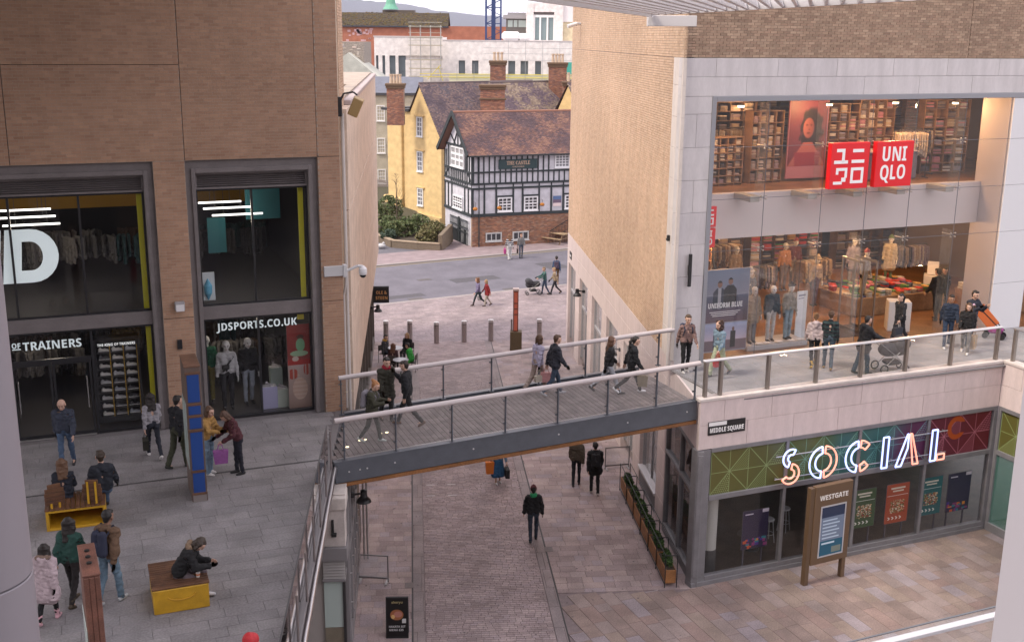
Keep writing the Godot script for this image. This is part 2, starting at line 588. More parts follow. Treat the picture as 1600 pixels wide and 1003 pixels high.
func terrace() -> void:
	var t := base("terrace", Vector3(0, TERRACE, -30), 5.15)
	structure(t)
	var slab := MB.new()
	slab.span(-22, -4.72, -0.45, -0.058, -1, 27)
	build(slab, "deck_slab", mat(0.30, 0.28, 0.27, 0.9, "stain", 0.3), t)
	var edge := MB.new()
	edge.span(-4.72, -4.69, -0.50, 0.02, 4.4, 27)
	edge.span(-4.88, -4.72, -0.058, -0.002, -1, 27)
	build(edge, "edge_fascia", mat(0.16, 0.15, 0.155, 0.5), t)
	var lay := base("terrace_paving", Vector3(-7.762, TERRACE, -28.03), 21.4)
	structure(lay)
	var tfi := frame_of(Vector3(0, 0, -30), 5.15).affine_inverse()
	pave(lay, "slab", -6.0, 10.0, 0.0, 3.44, 0.344, [0.5, 0.7, 0.95], SLABS, func(w: Vector3) -> bool: return (tfi * w).x < -4.88, 0.005, 110)
	pave(lay, "slab", -6.0, 12.0, 3.53, 20.0, 0.344, [0.5, 0.7, 0.95], SLABS, func(w: Vector3) -> bool: return (tfi * w).x < -4.88, 0.005, 190)
	var dr := MB.new()
	dr.span(-6.0, 2.4, -0.05, -0.008, 3.455, 3.515)
	build(dr, "slot_drain", mat(0.035, 0.035, 0.035, 0.7), lay)
	var bd := MB.new()
	bd.span(-22, -4.72, -0.058, -0.016, -1, 27)
	build(bd, "mortar_bed", mat(0.20, 0.185, 0.19, 0.95, "grain", 0.9), t)
	# glass balustrade along the edge
	var bal := thing("glass_balustrade", "frameless mirror glass balustrade with steel posts along the left terrace edge", "balustrade", Vector3(0, TERRACE, -30), 5.15)
	var mirror := mat(0.62, 0.61, 0.62, 0.04, "", 1.0, 1.0)
	var z := 4.75
	while z < 24.0:
		var pn := MB.new()
		pn.span(-4.785, -4.77, 0.03, 1.1, z + 0.012, z + 1.588)
		build(pn, "mirrored_glass_pane", mirror, bal)
		var po := MB.new()
		po.tube(Vector3(-4.70, -0.10, z), Vector3(-4.70, 0.98, z), 0.022, 10)
		build(po, "post", mat(0.30, 0.28, 0.28, 0.35, "", 1.0, 0.9), bal)
		z += 1.6
	var tr := MB.new()
	tr.span(-4.792, -4.763, 1.1, 1.118, 4.75, 24.0)
	build(tr, "top_edge_strip", mat(0.10, 0.10, 0.105, 0.4, "", 1.0, 0.5), bal)
	var tb := MB.new()
	var last := Vector3(-4.63, -0.08, 4.4)
	for k in range(1, 30):
		var nx := Vector3(-4.63 + rng.randf_range(-0.006, 0.006), -0.08 + rng.randf_range(-0.006, 0.006), 4.4 + k * 0.7)
		tb.tube(last, nx, 0.05, 10, -1.0, false)
		last = nx
	build(tb, "edge_tube", mat(0.72, 0.70, 0.72, 0.3, "rough", 3.0, 1.0), bal)
const BUFF := [Color(0.410, 0.252, 0.167), Color(0.389, 0.238, 0.158), Color(0.432, 0.268, 0.177), Color(0.400, 0.248, 0.167), Color(0.373, 0.222, 0.147), Color(0.416, 0.258, 0.174)]
const PALE := [Color(0.60, 0.425, 0.295), Color(0.58, 0.405, 0.28), Color(0.62, 0.445, 0.315), Color(0.595, 0.42, 0.30), Color(0.56, 0.385, 0.265), Color(0.61, 0.435, 0.305)]
func shop_window(parent: Node3D, x0: float, x1: float, y0: float, y1: float, z: float, mulls: Array, m: Material, gm: Material, fw := 0.05, called := "window") -> Node3D:
	var w := Node3D.new()
	w.name = unique(parent, called)
	parent.add_child(w, true)
	var f := MB.new()
	f.span(x0, x1, y0, y0 + fw, z - 0.04, z + 0.04, 0.004)
	f.span(x0, x1, y1 - fw, y1, z - 0.04, z + 0.04, 0.004)
	f.span(x0, x0 + fw, y0 + fw, y1 - fw, z - 0.038, z + 0.038, 0.004)
	f.span(x1 - fw, x1, y0 + fw, y1 - fw, z - 0.038, z + 0.038, 0.004)
	build(f, "frame", m, w)
	var xs := [x0 + fw] + mulls + [x1 - fw]
	for k in xs.size() - 1:
		var p := MB.new()
		p.span(xs[k] + (0.0 if k == 0 else fw * 0.5), xs[k + 1] - (0.0 if k == xs.size() - 2 else fw * 0.5), y0 + fw, y1 - fw, z - 0.006, z + 0.006)
		build(p, "pane", gm, w)
		if k > 0:
			var q := MB.new()
			q.span(xs[k] - fw * 0.5, xs[k] + fw * 0.5, y0 + fw, y1 - fw, z - 0.042, z + 0.042, 0.004)
			build(q, "mullion", m, w)
	return w
func brick_shop() -> void:
	var s := thing("brick_shop_building", "tall buff brick shop building with dark two storey glazed bays on the terrace", "building", Vector3(-7.762, 0, -28.03), 21.4)
	var core := MB.new()
	# walls round the two bays (bay: x0, x1; both y 5.0 to 11.95)
	for r in [[-9.0, -7.4, 4.6, 12.0], [-1.2, -0.44, 4.6, 12.0], [2.88, 3.46, 4.6, 12.0], [-9.0, 3.46, 11.95, 19.0]]:
		core.span(r[0], r[1], r[2], r[3], -0.45, 0.0)
	core.span(-9.0, -8.6, 4.6, 19, -9, -0.45)
	core.span(3.06, 3.46, 4.6, 19, -3.0, -0.45)
	core.span(-8.6, 3.06, 15.0, 15.3, -9, -0.45)
	core.span(-8.6, 3.06, 4.6, 19, -9.4, -9.0)
	build(core, "wall", mat(0.44, 0.35, 0.28, 0.95, "grain", 1.0), s)
	var g := 0.011
	bricks(s, "bricks", [[-9.0, 11.96, -4.42, 14.26], [-4.40, 11.96, -0.44, 14.26], [-9.0, 14.28, -0.44, 18.9], [-0.42, 11.96, 2.87, 18.9], [2.89, 8.12, 3.46, 11.94], [2.89, 11.96, 3.46, 18.9], [2.89, 5.0, 3.46, 8.1], [-1.19, 7.97, -0.45, 11.95], [-1.19, 5.0, -0.45, 7.95], [-9.0, 5.0, -7.41, 11.95]], BUFF, 0.0, 0.215, 0.065, 0.0, 0.07)
	var jt := MB.new()
	for e in [[-4.42, -4.40, 11.96, 14.26], [-0.44, -0.42, 11.96, 18.9], [2.87, 2.89, 5.0, 18.9]]:
		jt.span(e[0], e[1], e[2], e[3], 0.0005, 0.002)
	for e in [[-9.0, -0.445, 14.26, 14.28], [2.895, 3.46, 11.94, 11.96], [2.895, 3.46, 8.1, 8.12], [-1.19, -0.45, 7.95, 7.97]]:
		jt.span(e[0], e[1], e[2], e[3], 0.0005, 0.002)
	build(jt, "movement_joint", mat(0.09, 0.06, 0.045, 0.95), s)
	var fm := mat(0.185, 0.165, 0.165, 0.5, "stain", 0.6)
	var bk := mat(0.022, 0.022, 0.025, 0.35)
	var gl := glass(0.02, 0.02, 0.025, 0.06)
	for bay in [[-7.4, -1.2, [-6.15, -4.57, -2.98], [-6.0, -5.6, -4.55, -2.95]], [-0.44, 2.88, [1.2], [1.22]]]:
		var x0: float = bay[0]
		var x1: float = bay[1]
		var b := Node3D.new()
		b.name = unique(s, "shopfront_bay")
		s.add_child(b, true)
		var sur := MB.new()
		sur.span(x0, x0 + 0.14, 5.0, 11.94, -0.45, -0.10)
		sur.span(x1 - 0.14, x1, 5.0, 11.94, -0.45, -0.10)
		sur.span(x0 + 0.14, x1 - 0.14, 11.74, 11.94, -0.45, -0.10)
		sur.span(x0 + 0.14, x0 + 0.24, 5.0, 11.74, -0.45, -0.04, 0.01)
		sur.span(x1 - 0.24, x1 - 0.14, 5.0, 11.74, -0.45, -0.04, 0.01)
		sur.span(x0 + 0.24, x1 - 0.24, 11.62, 11.74, -0.45, -0.04, 0.01)
		build(sur, "surround", fm, b)
		var sp := MB.new()
		sp.span(x0 + 0.24, x1 - 0.24, 7.80, 8.14, -0.42, -0.22, 0.006)
		build(sp, "spandrel_panel", fm, b)
		var lf := MB.new()
		lf.span(x0 + 0.24, x1 - 0.24, 11.19, 11.24, -0.36, -0.2, 0.004)
		lf.span(x0 + 0.24, x1 - 0.24, 11.56, 11.62, -0.36, -0.2, 0.004)
		lf.span(x0 + 0.24, x0 + 0.29, 11.24, 11.56, -0.36, -0.2, 0.004)
		lf.span(x1 - 0.29, x1 - 0.24, 11.24, 11.56, -0.36, -0.2, 0.004)
		lf.span(x0 + 0.24, x1 - 0.24, 11.2, 11.6, -0.40, -0.37)
		build(lf, "louvre_frame", fm, b)
		for k in 6:
			var sl := MB.new()
			sl.bar(Vector3(x0 + 0.29, 11.265 + k * 0.054, -0.27), Vector3(x1 - 0.29, 11.265 + k * 0.054, -0.27), 0.07, 0.014, Vector3(0, 0.8, -0.6))
			build(sl, "louvre_slat", fm, b)
		shop_window(b, x0 + 0.24, x1 - 0.24, 8.14, 11.19, -0.33, bay[2], bk, gl, 0.055)
		if x0 > -1.0:
			shop_window(b, x0 + 0.24, x1 - 0.24, 5.02, 7.80, -0.33, bay[3], bk, gl, 0.06)
		else:
			shop_window(b, -2.98, x1 - 0.24, 5.02, 7.80, -0.33, [], bk, gl, 0.06)
			var tr := MB.new()
			tr.span(x0 + 0.24, -2.98, 7.0, 7.08, -0.37, -0.29, 0.004)
			tr.span(x0 + 0.24, -2.98, 7.74, 7.80, -0.37, -0.29, 0.004)
			build(tr, "transom", bk, b)
			var fl := MB.new()
			fl.span(x0 + 0.24, -3.0, 7.08, 7.74, -0.336, -0.324)
			build(fl, "pane", gl, b)
			for d in [-7.1, -5.98, -4.86, -3.92]:
				var dr := Node3D.new()
				dr.name = unique(s, "glass_door")
				s.add_child(dr, true)
				var dw := 0.92
				var df := MB.new()
				df.span(d, d + dw, 5.03, 5.11, -0.355, -0.305, 0.004)
				df.span(d, d + dw, 6.92, 7.0, -0.355, -0.305, 0.004)
				df.span(d, d + 0.06, 5.11, 6.92, -0.355, -0.305, 0.004)
				df.span(d + dw - 0.06, d + dw, 5.11, 6.92, -0.355, -0.305, 0.004)
				build(df, "frame", bk, dr)
				var dp := MB.new()
				dp.span(d + 0.06, d + dw - 0.06, 5.11, 6.92, -0.336, -0.324)
				build(dp, "pane", gl, dr)
				var hx: float = d + (0.13 if d > -4.5 or d < -7 or (d > -5 and d < -4.5) else 0.79)
				if d > -4.0:
					hx = d + dw - 0.13
				var hd := MB.new()
				hd.path([Vector3(hx, 5.75, -0.31), Vector3(hx, 5.75, -0.24), Vector3(hx, 6.55, -0.24), Vector3(hx, 6.55, -0.31)], 0.016, 8)
				build(hd, "handle", mat(0.7, 0.7, 0.7, 0.25, "", 1.0, 1.0), dr)
			var th := MB.new()
			th.span(x0 + 0.24, -3.0, 5.0, 5.02, -0.5, -0.25)
			build(th, "threshold", mat(0.5, 0.48, 0.47, 0.4, "", 1.0, 0.6), s)
	# inside: floors, ceiling, back wall
	var fl := MB.new()
	fl.span(-8.6, 3.0, 7.82, 8.08, -9.0, -0.46)
	fl.span(-8.6, 3.0, 11.2, 11.3, -9.0, -0.46)
	build(fl, "inner_floor", mat(0.06, 0.058, 0.06, 0.6), s)
	var lo := MB.new()
	lo.span(-8.6, 3.0, 4.9, 5.012, -9.0, -0.36)
	build(lo, "shop_floor", mat(0.09, 0.085, 0.085, 0.35), s)
	var bw := MB.new()
	bw.span(-8.6, 3.0, 5.02, 11.2, -8.9, -8.7)
	bw.span(2.93, 3.04, 5.02, 11.2, -8.7, -0.47)
	build(bw, "back_wall", mat(0.035, 0.035, 0.038, 0.8), s)
	var yl := MB.new()
	yl.span(-8.6, 3.0, 9.9, 10.35, -7.0, -6.9)
	build(yl, "yellow_band", mat(0.50, 0.27, 0.03, 0.7), s)
	for x in [-1.62, 2.42]:
		var st := MB.new()
		st.span(x, x + 0.13, 8.16, 11.18, -0.50, -0.42)
		if x < 0:
			st.span(x, x + 0.13, 5.1, 7.78, -0.50, -0.42)
		build(st, "lime_jamb_strip", mat(0.55, 0.52, 0.02, 0.5), s)
	# lettering
	var lit := glow(0.72, 0.82, 0.86, 0.20)
	text(s, "shop_lettering", "JDSPORTS.CO.UK", 0.20, Vector3(1.20, 7.50, -0.40), lit, 2.12)
	text(s, "shop_lettering", "TRAINERS", 0.21, Vector3(-3.87, 7.43, -0.40), lit, 1.36)
	text(s, "shop_lettering", "OF", 0.13, Vector3(-4.70, 7.47, -0.40), lit, 0.20)
	text(s, "shop_lettering", "THE KING", 0.21, Vector3(-5.58, 7.43, -0.40), lit, 1.40)
	var ul := MB.new()
	ul.span(-4.80, -4.60, 7.36, 7.385, -0.405, -0.395)
	build(ul, "shop_lettering", lit, s)
	logo(s, lit)
func logo(s: Node3D, m: Material) -> void:
	var d := MB.new()
	var pts := PackedVector2Array()
	for k in 13:
		var t := -PI / 2 + PI * k / 12.0
		pts.append(Vector2(-4.15 + cos(t) * 0.62, 9.70 + sin(t) * 0.66))
	pts.append(Vector2(-4.70, 10.36))
	pts.append(Vector2(-4.84, 9.04))
	d.prism(pts, -0.43, -0.40)
	# the counter is cut by building the outline as a ring instead
	var ring := MB.new()
	var outer := pts
	var inner := PackedVector2Array()
	for k in 13:
		var t := -PI / 2 + PI * k / 12.0
		inner.append(Vector2(-4.16 + cos(t) * 0.27, 9.70 + sin(t) * 0.36))
	inner.append(Vector2(-4.34, 10.06))
	inner.append(Vector2(-4.40, 9.34))
	for k in outer.size():
		var n := (k + 1) % outer.size()
		var q := PackedVector2Array([outer[k], outer[n], inner[n], inner[k]])
		ring.prism(q, -0.43, -0.40)
	build(ring, "logo_letter", m, s)
	var j := MB.new()
	j.prism(PackedVector2Array([Vector2(-5.25, 9.04), Vector2(-4.92, 9.04), Vector2(-4.78, 10.36), Vector2(-5.12, 10.36)]), -0.43, -0.40)
	j.prism(PackedVector2Array([Vector2(-5.75, 9.04), Vector2(-5.25, 9.04), Vector2(-5.22, 9.34), Vector2(-5.72, 9.34)]), -0.43, -0.40)
	build(j, "logo_letter", m, s)
func street_stone_building() -> void:
	var s := thing("stone_clad_building", "pale stone clad building edge running along the left of the street", "building", Vector3(0, 0, -30), 5.15)
	var st := mat(0.68, 0.55, 0.45, 0.85, "stain", 0.35)
	var core := MB.new()
	core.span(-9.0, -4.62, 4.6, 13.3, -25.4, -11.5)
	core.span(-5.0, -4.62, 4.6, 13.3, -11.5, -2.7)
	core.span(-9.0, -4.90, 0, 4.6, -25.2, 0.0)
	build(core, "wall", mat(0.42, 0.35, 0.29, 0.9, "stain", 0.4), s)
	var z := -25.4
	while z < -2.4:
		for y in [4.62, 7.5, 10.4]:
			var p := MB.new()
			p.span(-4.62, -4.42, y, y + (2.86 if y < 10 else 2.7), z + 0.006, z + 1.9, 0.01)
			build(p, "stone_panel", st, s)
		z += 1.906
	var cp := MB.new()
	cp.span(-5.1, -4.39, 13.1, 13.24, -25.5, -2.4, 0.02)
	build(cp, "coping", mat(0.40, 0.33, 0.32, 0.7), s)
	var br := Node3D.new()
	br.name = "return_wall"
	s.add_child(br)
	br.transform = frame_of(Vector3(-4.60, 0, -1.5), 90.0)
	bricks(br, "bricks", [[-0.9, 5.0, 1.2, 18]], PALE)
	var bw := MB.new()
	bw.span(-4.78, -4.612, 5.0, 18.0, -2.4, 0.2)
	build(bw, "brick_return", mat(0.42, 0.33, 0.25, 0.95), s)
	var dn := MB.new()
	dn.tube(Vector3(-4.52, 4.6, -0.3), Vector3(-4.52, 13.0, -0.3), 0.05, 10)
	build(dn, "downpipe", mat(0.55, 0.52, 0.5, 0.5), s)
	# ground-floor glazing under the stone
	var fr := mat(0.10, 0.085, 0.075, 0.5)
	var zz := -25.0
	while zz < -3:
		var w := Node3D.new()
		w.name = unique(s, "window")
		s.add_child(w, true)
		var f := MB.new()
		f.span(-4.9, -4.70, 0.0, 4.6, zz, zz + 0.16)
		f.span(-4.86, -4.74, 2.9, 3.0, zz + 0.16, zz + 2.7)
		f.span(-4.86, -4.70, 0.0, 0.35, zz + 0.16, zz + 2.7)
		build(f, "frame", fr, w)
		var p := MB.new()
		p.span(-4.80, -4.788, 0.35, 2.9, zz + 0.16, zz + 2.7)
		p.span(-4.80, -4.788, 3.0, 4.6, zz + 0.16, zz + 2.7)
		build(p, "pane", glass(0.4, 0.35, 0.3, 0.35), w)
		zz += 2.7
func lower_shop() -> void:
	var s := thing("lower_shop", "street level shopfront of cream stone and grey frames beneath the footbridge", "building", Vector3(0, 0, -30), 5.15)
	var grey := mat(0.21, 0.20, 0.205, 0.5)
	var c := MB.new()
	c.span(-9.0, -4.75, 0, 4.4, -0.2, 4.9)
	build(c, "wall", mat(0.35, 0.32, 0.3, 0.9), s)
	var cap := MB.new()
	cap.span(-4.95, -4.36, 4.1, 4.42, 4.35, 5.06, 0.02)
	cap.span(-4.90, -4.38, 4.42, 4.46, 3.2, 4.9, 0.01)
	build(cap, "stone_cap", mat(0.62, 0.56, 0.52, 0.8, "stain", 0.6), s)
	var st := MB.new()
	st.span(-4.95, -4.40, 3.15, 4.1, 4.3, 5.0, 0.01)
	build(st, "stone_panel", mat(0.58, 0.52, 0.49, 0.8, "stain", 0.6), s)
	var gb := MB.new()
	gb.span(-4.98, -4.36, 2.80, 3.15, 4.3, 5.08, 0.01)
	gb.span(-4.98, -4.42, 2.25, 2.32, 4.3, 5.06, 0.01)
	gb.span(-4.46, -4.38, 0, 4.1, 4.3, 4.42)
	build(gb, "grey_beam", grey, s)
	for k in 6:
		var l := MB.new()
		l.bar(Vector3(-4.95, 2.36 + k * 0.075, 5.0), Vector3(-4.42, 2.36 + k * 0.075, 5.0), 0.09, 0.016, Vector3(0, 0.75, 0.65))
		build(l, "louvre_slat", mat(0.36, 0.34, 0.33, 0.5), s)
	var lb := MB.new()
	lb.span(-4.95, -4.42, 2.3, 2.8, 4.80, 4.9)
	build(lb, "louvre_back", mat(0.08, 0.08, 0.08, 0.8), s)
	var dr := Node3D.new()
	dr.name = "glass_door"
	s.add_child(dr)
	var dp := MB.new()
	dp.span(-4.95, -4.50, 1.0, 2.25, 4.94, 4.96)
	build(dp, "green_glass_panel", mat(0.42, 0.50, 0.47, 0.15), dr)
	var dp2 := MB.new()
	dp2.span(-4.95, -4.50, 0.0, 0.985, 4.94, 4.96)
	build(dp2, "lower_panel", mat(0.22, 0.19, 0.14, 0.3, "stain", 0.9), dr)
	var df := MB.new()
	df.span(-4.50, -4.43, 0, 2.25, 4.9, 5.0, 0.006)
	build(df, "frame", mat(0.03, 0.03, 0.03, 0.4), dr)
	var sg := MB.new()
	sg.span(-4.72, -4.66, 3.45, 3.85, 5.0, 5.05, 0.006)
	sg.span(-4.72, -4.60, 3.45, 3.52, 5.0, 5.12, 0.006)
	build(sg, "wall_bracket", mat(0.02, 0.02, 0.02, 0.5), s)
	for z in [4.2, 3.2, 2.2, 1.2, 0.3]:
		var f := MB.new()
		f.span(-4.44, -4.36, 0.0, 4.1, z - 0.07, z + 0.07, 0.008)
		build(f, "frame_post", grey, s)
		if z > 0.4:
			var p := MB.new()
			p.span(-4.41, -4.40, 0.3, 4.0, z - 0.93, z - 0.07)
			build(p, "pane", glass(0.5, 0.5, 0.5, 0.2), s)
		var h := MB.new()
		h.tube(Vector3(-4.30, 0.9, z - 0.3), Vector3(-4.30, 2.1, z - 0.3), 0.018, 8)
		h.tube(Vector3(-4.30, 1.1, z - 0.3), Vector3(-4.38, 1.1, z - 0.3), 0.014, 6)
		h.tube(Vector3(-4.30, 1.9, z - 0.3), Vector3(-4.38, 1.9, z - 0.3), 0.014, 6)
		build(h, "pull_handle", mat(0.6, 0.58, 0.58, 0.3, "", 1.0, 1.0), s)
	var rl := MB.new()
	rl.span(-4.45, -4.35, 2.6, 2.7, 0.3, 4.2, 0.006)
	rl.span(-4.45, -4.35, 0.0, 0.3, 0.3, 4.2, 0.006)
	build(rl, "transom", grey, s)
	var py := MB.new()
	py.span(-4.75, -4.37, 0, 4.6, -0.9, 0.25, 0.01)
	build(py, "brown_pier", mat(0.17, 0.13, 0.10, 0.8, "stain", 0.6), s)
	for x in [-4.25, -4.15]:
		var pp := MB.new()
		pp.tube(Vector3(x, 0, -0.75), Vector3(x, 4.6, -0.75), 0.03, 8)
		build(pp, "pipe", mat(0.30, 0.27, 0.26, 0.5), s)
const A0 := Vector3(5.122, 0, -28.765)
const UO := Vector3(-0.325, 0, -3.605)
func mbf(f: Transform3D) -> MB:
	var m := MB.new()
	m.xf = f
	return m
func stone_panels(parent: Node3D, f: Transform3D, x0: float, x1: float, y0: float, y1: float, w: float, h: float, z: float, m: Array, depth := 0.05) -> void:
	var y := y0
	var row := 0
	while y < y1 - 0.05:
		var yy := minf(y + h, y1)
		if y1 - yy < 0.12:
			yy = y1
		var x := x0 - (w * 0.5 if row % 2 == 1 else 0.0)
		while x < x1 - 0.02:
			var a := maxf(x, x0)
			var b := minf(x + w, x1)
			if b - a > 0.04:
				var p := mbf(f)
				p.span(a + 0.004, b - 0.004, y + 0.004, yy - 0.004, z - depth, z + rng.randf_range(-0.0015, 0.0015), 0.004)
				build(p, "stone_panel", pick(m), parent)
			x += w
		y = yy
		row += 1
func corner_building() -> void:
	var s := thing("corner_shop_building", "pale stone and buff brick corner building with a tall glass clothes shop above a cafe", "building", A0)
	var S := frame_of(Vector3.ZERO, 22.6)
	var R := frame_of(Vector3.ZERO, -84.85)
	var U := frame_of(UO, 22.0)
	var Q := S * frame_of(Vector3(10.77, 0, 0), -90.0)
	var stone := [mat(0.67, 0.565, 0.55, 0.75, "streak", 0.16), mat(0.655, 0.55, 0.535, 0.75, "streak", 0.16), mat(0.685, 0.58, 0.56, 0.75, "streak", 0.16)]
	var lilac := [mat(0.57, 0.53, 0.53, 0.75, "streak", 0.16), mat(0.55, 0.515, 0.515, 0.75, "streak", 0.16)]
	var white := mat(0.66, 0.66, 0.68, 0.45)
	var grey := mat(0.20, 0.195, 0.205, 0.5, "stain", 0.6)
	var dark := mat(0.03, 0.03, 0.033, 0.4)
	var sl := mbf(S)
	sl.plan(PackedVector2Array([Vector2(0.06, -0.06), Vector2(18, -0.06), Vector2(18, -4.3), Vector2(1.45, -4.3)]), 4.10, WALK - 0.062)
	sl.span(10.83, 18.0, 4.10, WALK - 0.062, -0.06, 8.0)
	build(sl, "walkway_slab", mat(0.35, 0.33, 0.32, 0.9), s)
	stone_panels(s, S, 0.0, 10.77, 4.10, 5.48, 1.55, 0.69, 0.0, stone, 0.06)
	stone_panels(s, Q, 0.0, 7.0, 4.10, 5.48, 1.55, 0.69, 0.0, stone, 0.06)
	stone_panels(s, R, -3.6, -0.06, 4.05, 5.40, 1.2, 0.69, 0.0, stone, 0.06)
	var cp := mbf(S)
	cp.span(-0.03, 10.75, 5.48, 5.57, -0.32, 0.03, 0.012)
	cp.xf = Q
	cp.span(-0.03, 7.0, 5.482, 5.572, -0.32, 0.03, 0.012)
	build(cp, "coping", mat(0.64, 0.58, 0.55, 0.7, "stain", 0.5), s)
	var fr := mbf(S)
	fr.span(-0.02, 0.42, 0.0, 4.08, -0.30, 0.0, 0.012)
	for y in [[3.98, 4.10, 0.015], [2.55, 2.70, 0.01], [0.13, 0.27, 0.01]]:
		fr.span(0.42, 10.77, y[0], y[1], -0.16, y[2], 0.008)
	for x in [2.97, 5.53, 8.09]:
		fr.span(x - 0.05, x + 0.05, 0.27, 2.55, -0.15, 0.006, 0.008)
		fr.span(x - 0.05, x + 0.05, 2.70, 3.98, -0.15, 0.006, 0.008)
	fr.span(10.62, 10.77, 0.0, 3.98, -0.17, 0.02, 0.008)
	fr.span(-0.03, 10.70, -0.05, 0.13, -0.30, 0.035, 0.012)
	fr.xf = Q
	for y in [[3.98, 4.098, 0.012], [2.55, 2.70, 0.01], [0.0, 0.27, 0.03]]:
		fr.span(0.04, 7.0, y[0], y[1], -0.16, y[2], 0.008)
	for x in [0.09, 2.6, 5.2]:
		fr.span(x - 0.05, x + 0.05, 0.27, 3.98, -0.15, 0.018, 0.008)
	build(fr, "metal_frame", grey, s)
	var gl := glass(0.05, 0.07, 0.07, 0.06)
	var edges := [0.42, 2.97, 5.53, 8.09, 10.62]
	var band := [printed(band_image(0)), printed(band_image(1)), printed(band_image(2)), printed(band_image(3))]
	for k in 4:
		var p := mbf(S)
		p.span(edges[k] + 0.05, edges[k + 1] - 0.05, 0.27, 2.55, -0.05, -0.04)
		build(p, "pane", gl, s)
		var b := mbf(S)
		b.uvquad(Vector3(edges[k] + 0.05, 2.7, -0.05), Vector3(edges[k + 1] - 0.05, 2.7, -0.05), Vector3(edges[k + 1] - 0.05, 3.98, -0.05), Vector3(edges[k] + 0.05, 3.98, -0.05), Vector3.BACK)
		build(b, "patterned_panel", band[k], s)
	for k in 3:
		var p := mbf(Q)
		p.span(0.14 + k * 2.53, 2.55 + k * 2.53, 0.27, 2.55, -0.05, -0.04)
		build(p, "pane", glass(0.05, 0.2, 0.15, 0.3), s)
		var b := mbf(Q)
		b.uvquad(Vector3(0.14 + k * 2.53, 2.7, -0.05), Vector3(2.55 + k * 2.53, 2.7, -0.05), Vector3(2.55 + k * 2.53, 3.98, -0.05), Vector3(0.14 + k * 2.53, 3.98, -0.05), Vector3.BACK)
		build(b, "patterned_panel", band[0], s)
	var rs := mbf(R)
	for x in [-0.04, -2.0, -3.78]:
		rs.span(x - 0.06, x + 0.06, 0.3, 3.95, -0.16, -0.01, 0.008)
	for y in [[0.0, 0.3], [2.64, 2.74], [3.92, 4.05]]:
		rs.span(-3.84, -0.34, y[0], y[1], -0.17, 0.0, 0.008)
	rs.span(-0.34, 0.0, 0.0, 4.05, -0.18, 0.004, 0.01)
	build(rs, "metal_frame", grey, s)
	for k in 2:
		for y in [[0.3, 2.64], [2.74, 3.92]]:
			var p := mbf(R)
			p.span(-1.94 - k * 1.78, -0.34 - k * 1.72, y[0], y[1], -0.09, -0.08)
			build(p, "pane", glass(0.03, 0.03, 0.035, 0.2), s)
	var wins := [[-7.58, -4.95, 0.75], [-11.1, -8.75, 0.35], [-14.85, -12.34, 0.35], [-18.55, -16.0, 0.35], [-22.2, -19.8, 0.35], [-25.92, -23.55, 0.35]]
	var prev := -3.84
	for w in wins:
		stone_panels(s, R, w[1], prev, 0.0, 4.2, 1.3, 0.84, 0.0, stone, 0.3)
		if w[2] > 0.4:
			var bp := mbf(R)
			bp.span(w[0], w[1], 0.0, w[2] - 0.1, -0.2, -0.03)
			build(bp, "grey_panel", grey, s)
			var si := mbf(R)
			si.span(w[0], w[1], w[2] - 0.1, w[2], -0.2, 0.05, 0.01)
			build(si, "sill", mat(0.55, 0.53, 0.54, 0.4), s)
		var sub := Node3D.new()
		sub.transform = R
		sub.name = unique(s, "street_window")
		s.add_child(sub, true)
		var f := MB.new()
		f.span(w[0], w[0] + 0.1, w[2], 4.2, -0.24, -0.12, 0.006)
		f.span(w[1] - 0.1, w[1], w[2], 4.2, -0.24, -0.12, 0.006)
		f.span(w[0] + 0.1, w[1] - 0.1, 4.1, 4.2, -0.24, -0.12, 0.006)
		f.span(w[0] + 0.1, w[1] - 0.1, 2.78, 2.9, -0.24, -0.12, 0.006)
		f.span((w[0] + w[1]) * 0.5 - 0.04, (w[0] + w[1]) * 0.5 + 0.04, w[2], 2.78, -0.23, -0.13, 0.006)
		build(f, "frame", mat(0.33, 0.32, 0.34, 0.5), sub)
		for y in [[w[2], 2.78], [2.9, 4.1]]:
			var p := MB.new()
			p.span(w[0] + 0.1, w[1] - 0.1, y[0], y[1], -0.18, -0.17)
			build(p, "pane", glass(0.5, 0.5, 0.52, 0.3) if y[0] < 2.8 else glass(0.5, 0.5, 0.54, 0.45), sub)
		var back := MB.new()
		back.span(w[0], w[1], 0, 4.2, -1.6, -1.5)
		build(back, "room_back", mat(0.10, 0.09, 0.09, 0.8), sub)
		prev = w[0]
	stone_panels(s, R, -26.42, prev, 0.0, 4.2, 1.3, 0.84, 0.0, stone, 0.3)
	stone_panels(s, R, -26.42, -3.62, 4.2, 5.6, 1.9, 0.7, 0.0, stone, 0.1)
	stone_panels(s, R, -4.80, -3.60, 5.6, 14.47, 1.2, 0.9, 0.03, [mat(0.66, 0.60, 0.56, 0.7, "streak", 0.16)], 0.1)
	var core := mbf(R)
	core.span(-26.40, -3.9, 5.5, 18.5, -0.6, -0.03)
	core.span(-26.40, -3.9, 4.2, 5.5, -0.6, -0.29)
	core.span(-26.42, -26.1, 0, 18.5, -8.0, -0.31)
	core.span(-26.1, -9.0, 18.2, 18.5, -14.0, -0.31)
	core.span(-26.1, -3.9, 4.25, 4.5, -3.0, -0.5)
	build(core, "wall", mat(0.56, 0.47, 0.40, 0.95, "grain", 1.0), s)
	var rb := Node3D.new()
	rb.name = "street_brickwork"
	rb.transform = R
	s.add_child(rb)
	bricks(rb, "bricks", [[-26.4, 5.61, -4.81, 14.47], [-26.4, 14.48, -3.60, 18.4]], PALE, -0.005, 0.215, 0.065, 0.0, 0.06)
	var ws := [mat(0.60, 0.57, 0.575, 0.72, "streak", 0.16), mat(0.58, 0.55, 0.56, 0.72, "streak", 0.16), mat(0.615, 0.585, 0.59, 0.72, "streak", 0.16)]
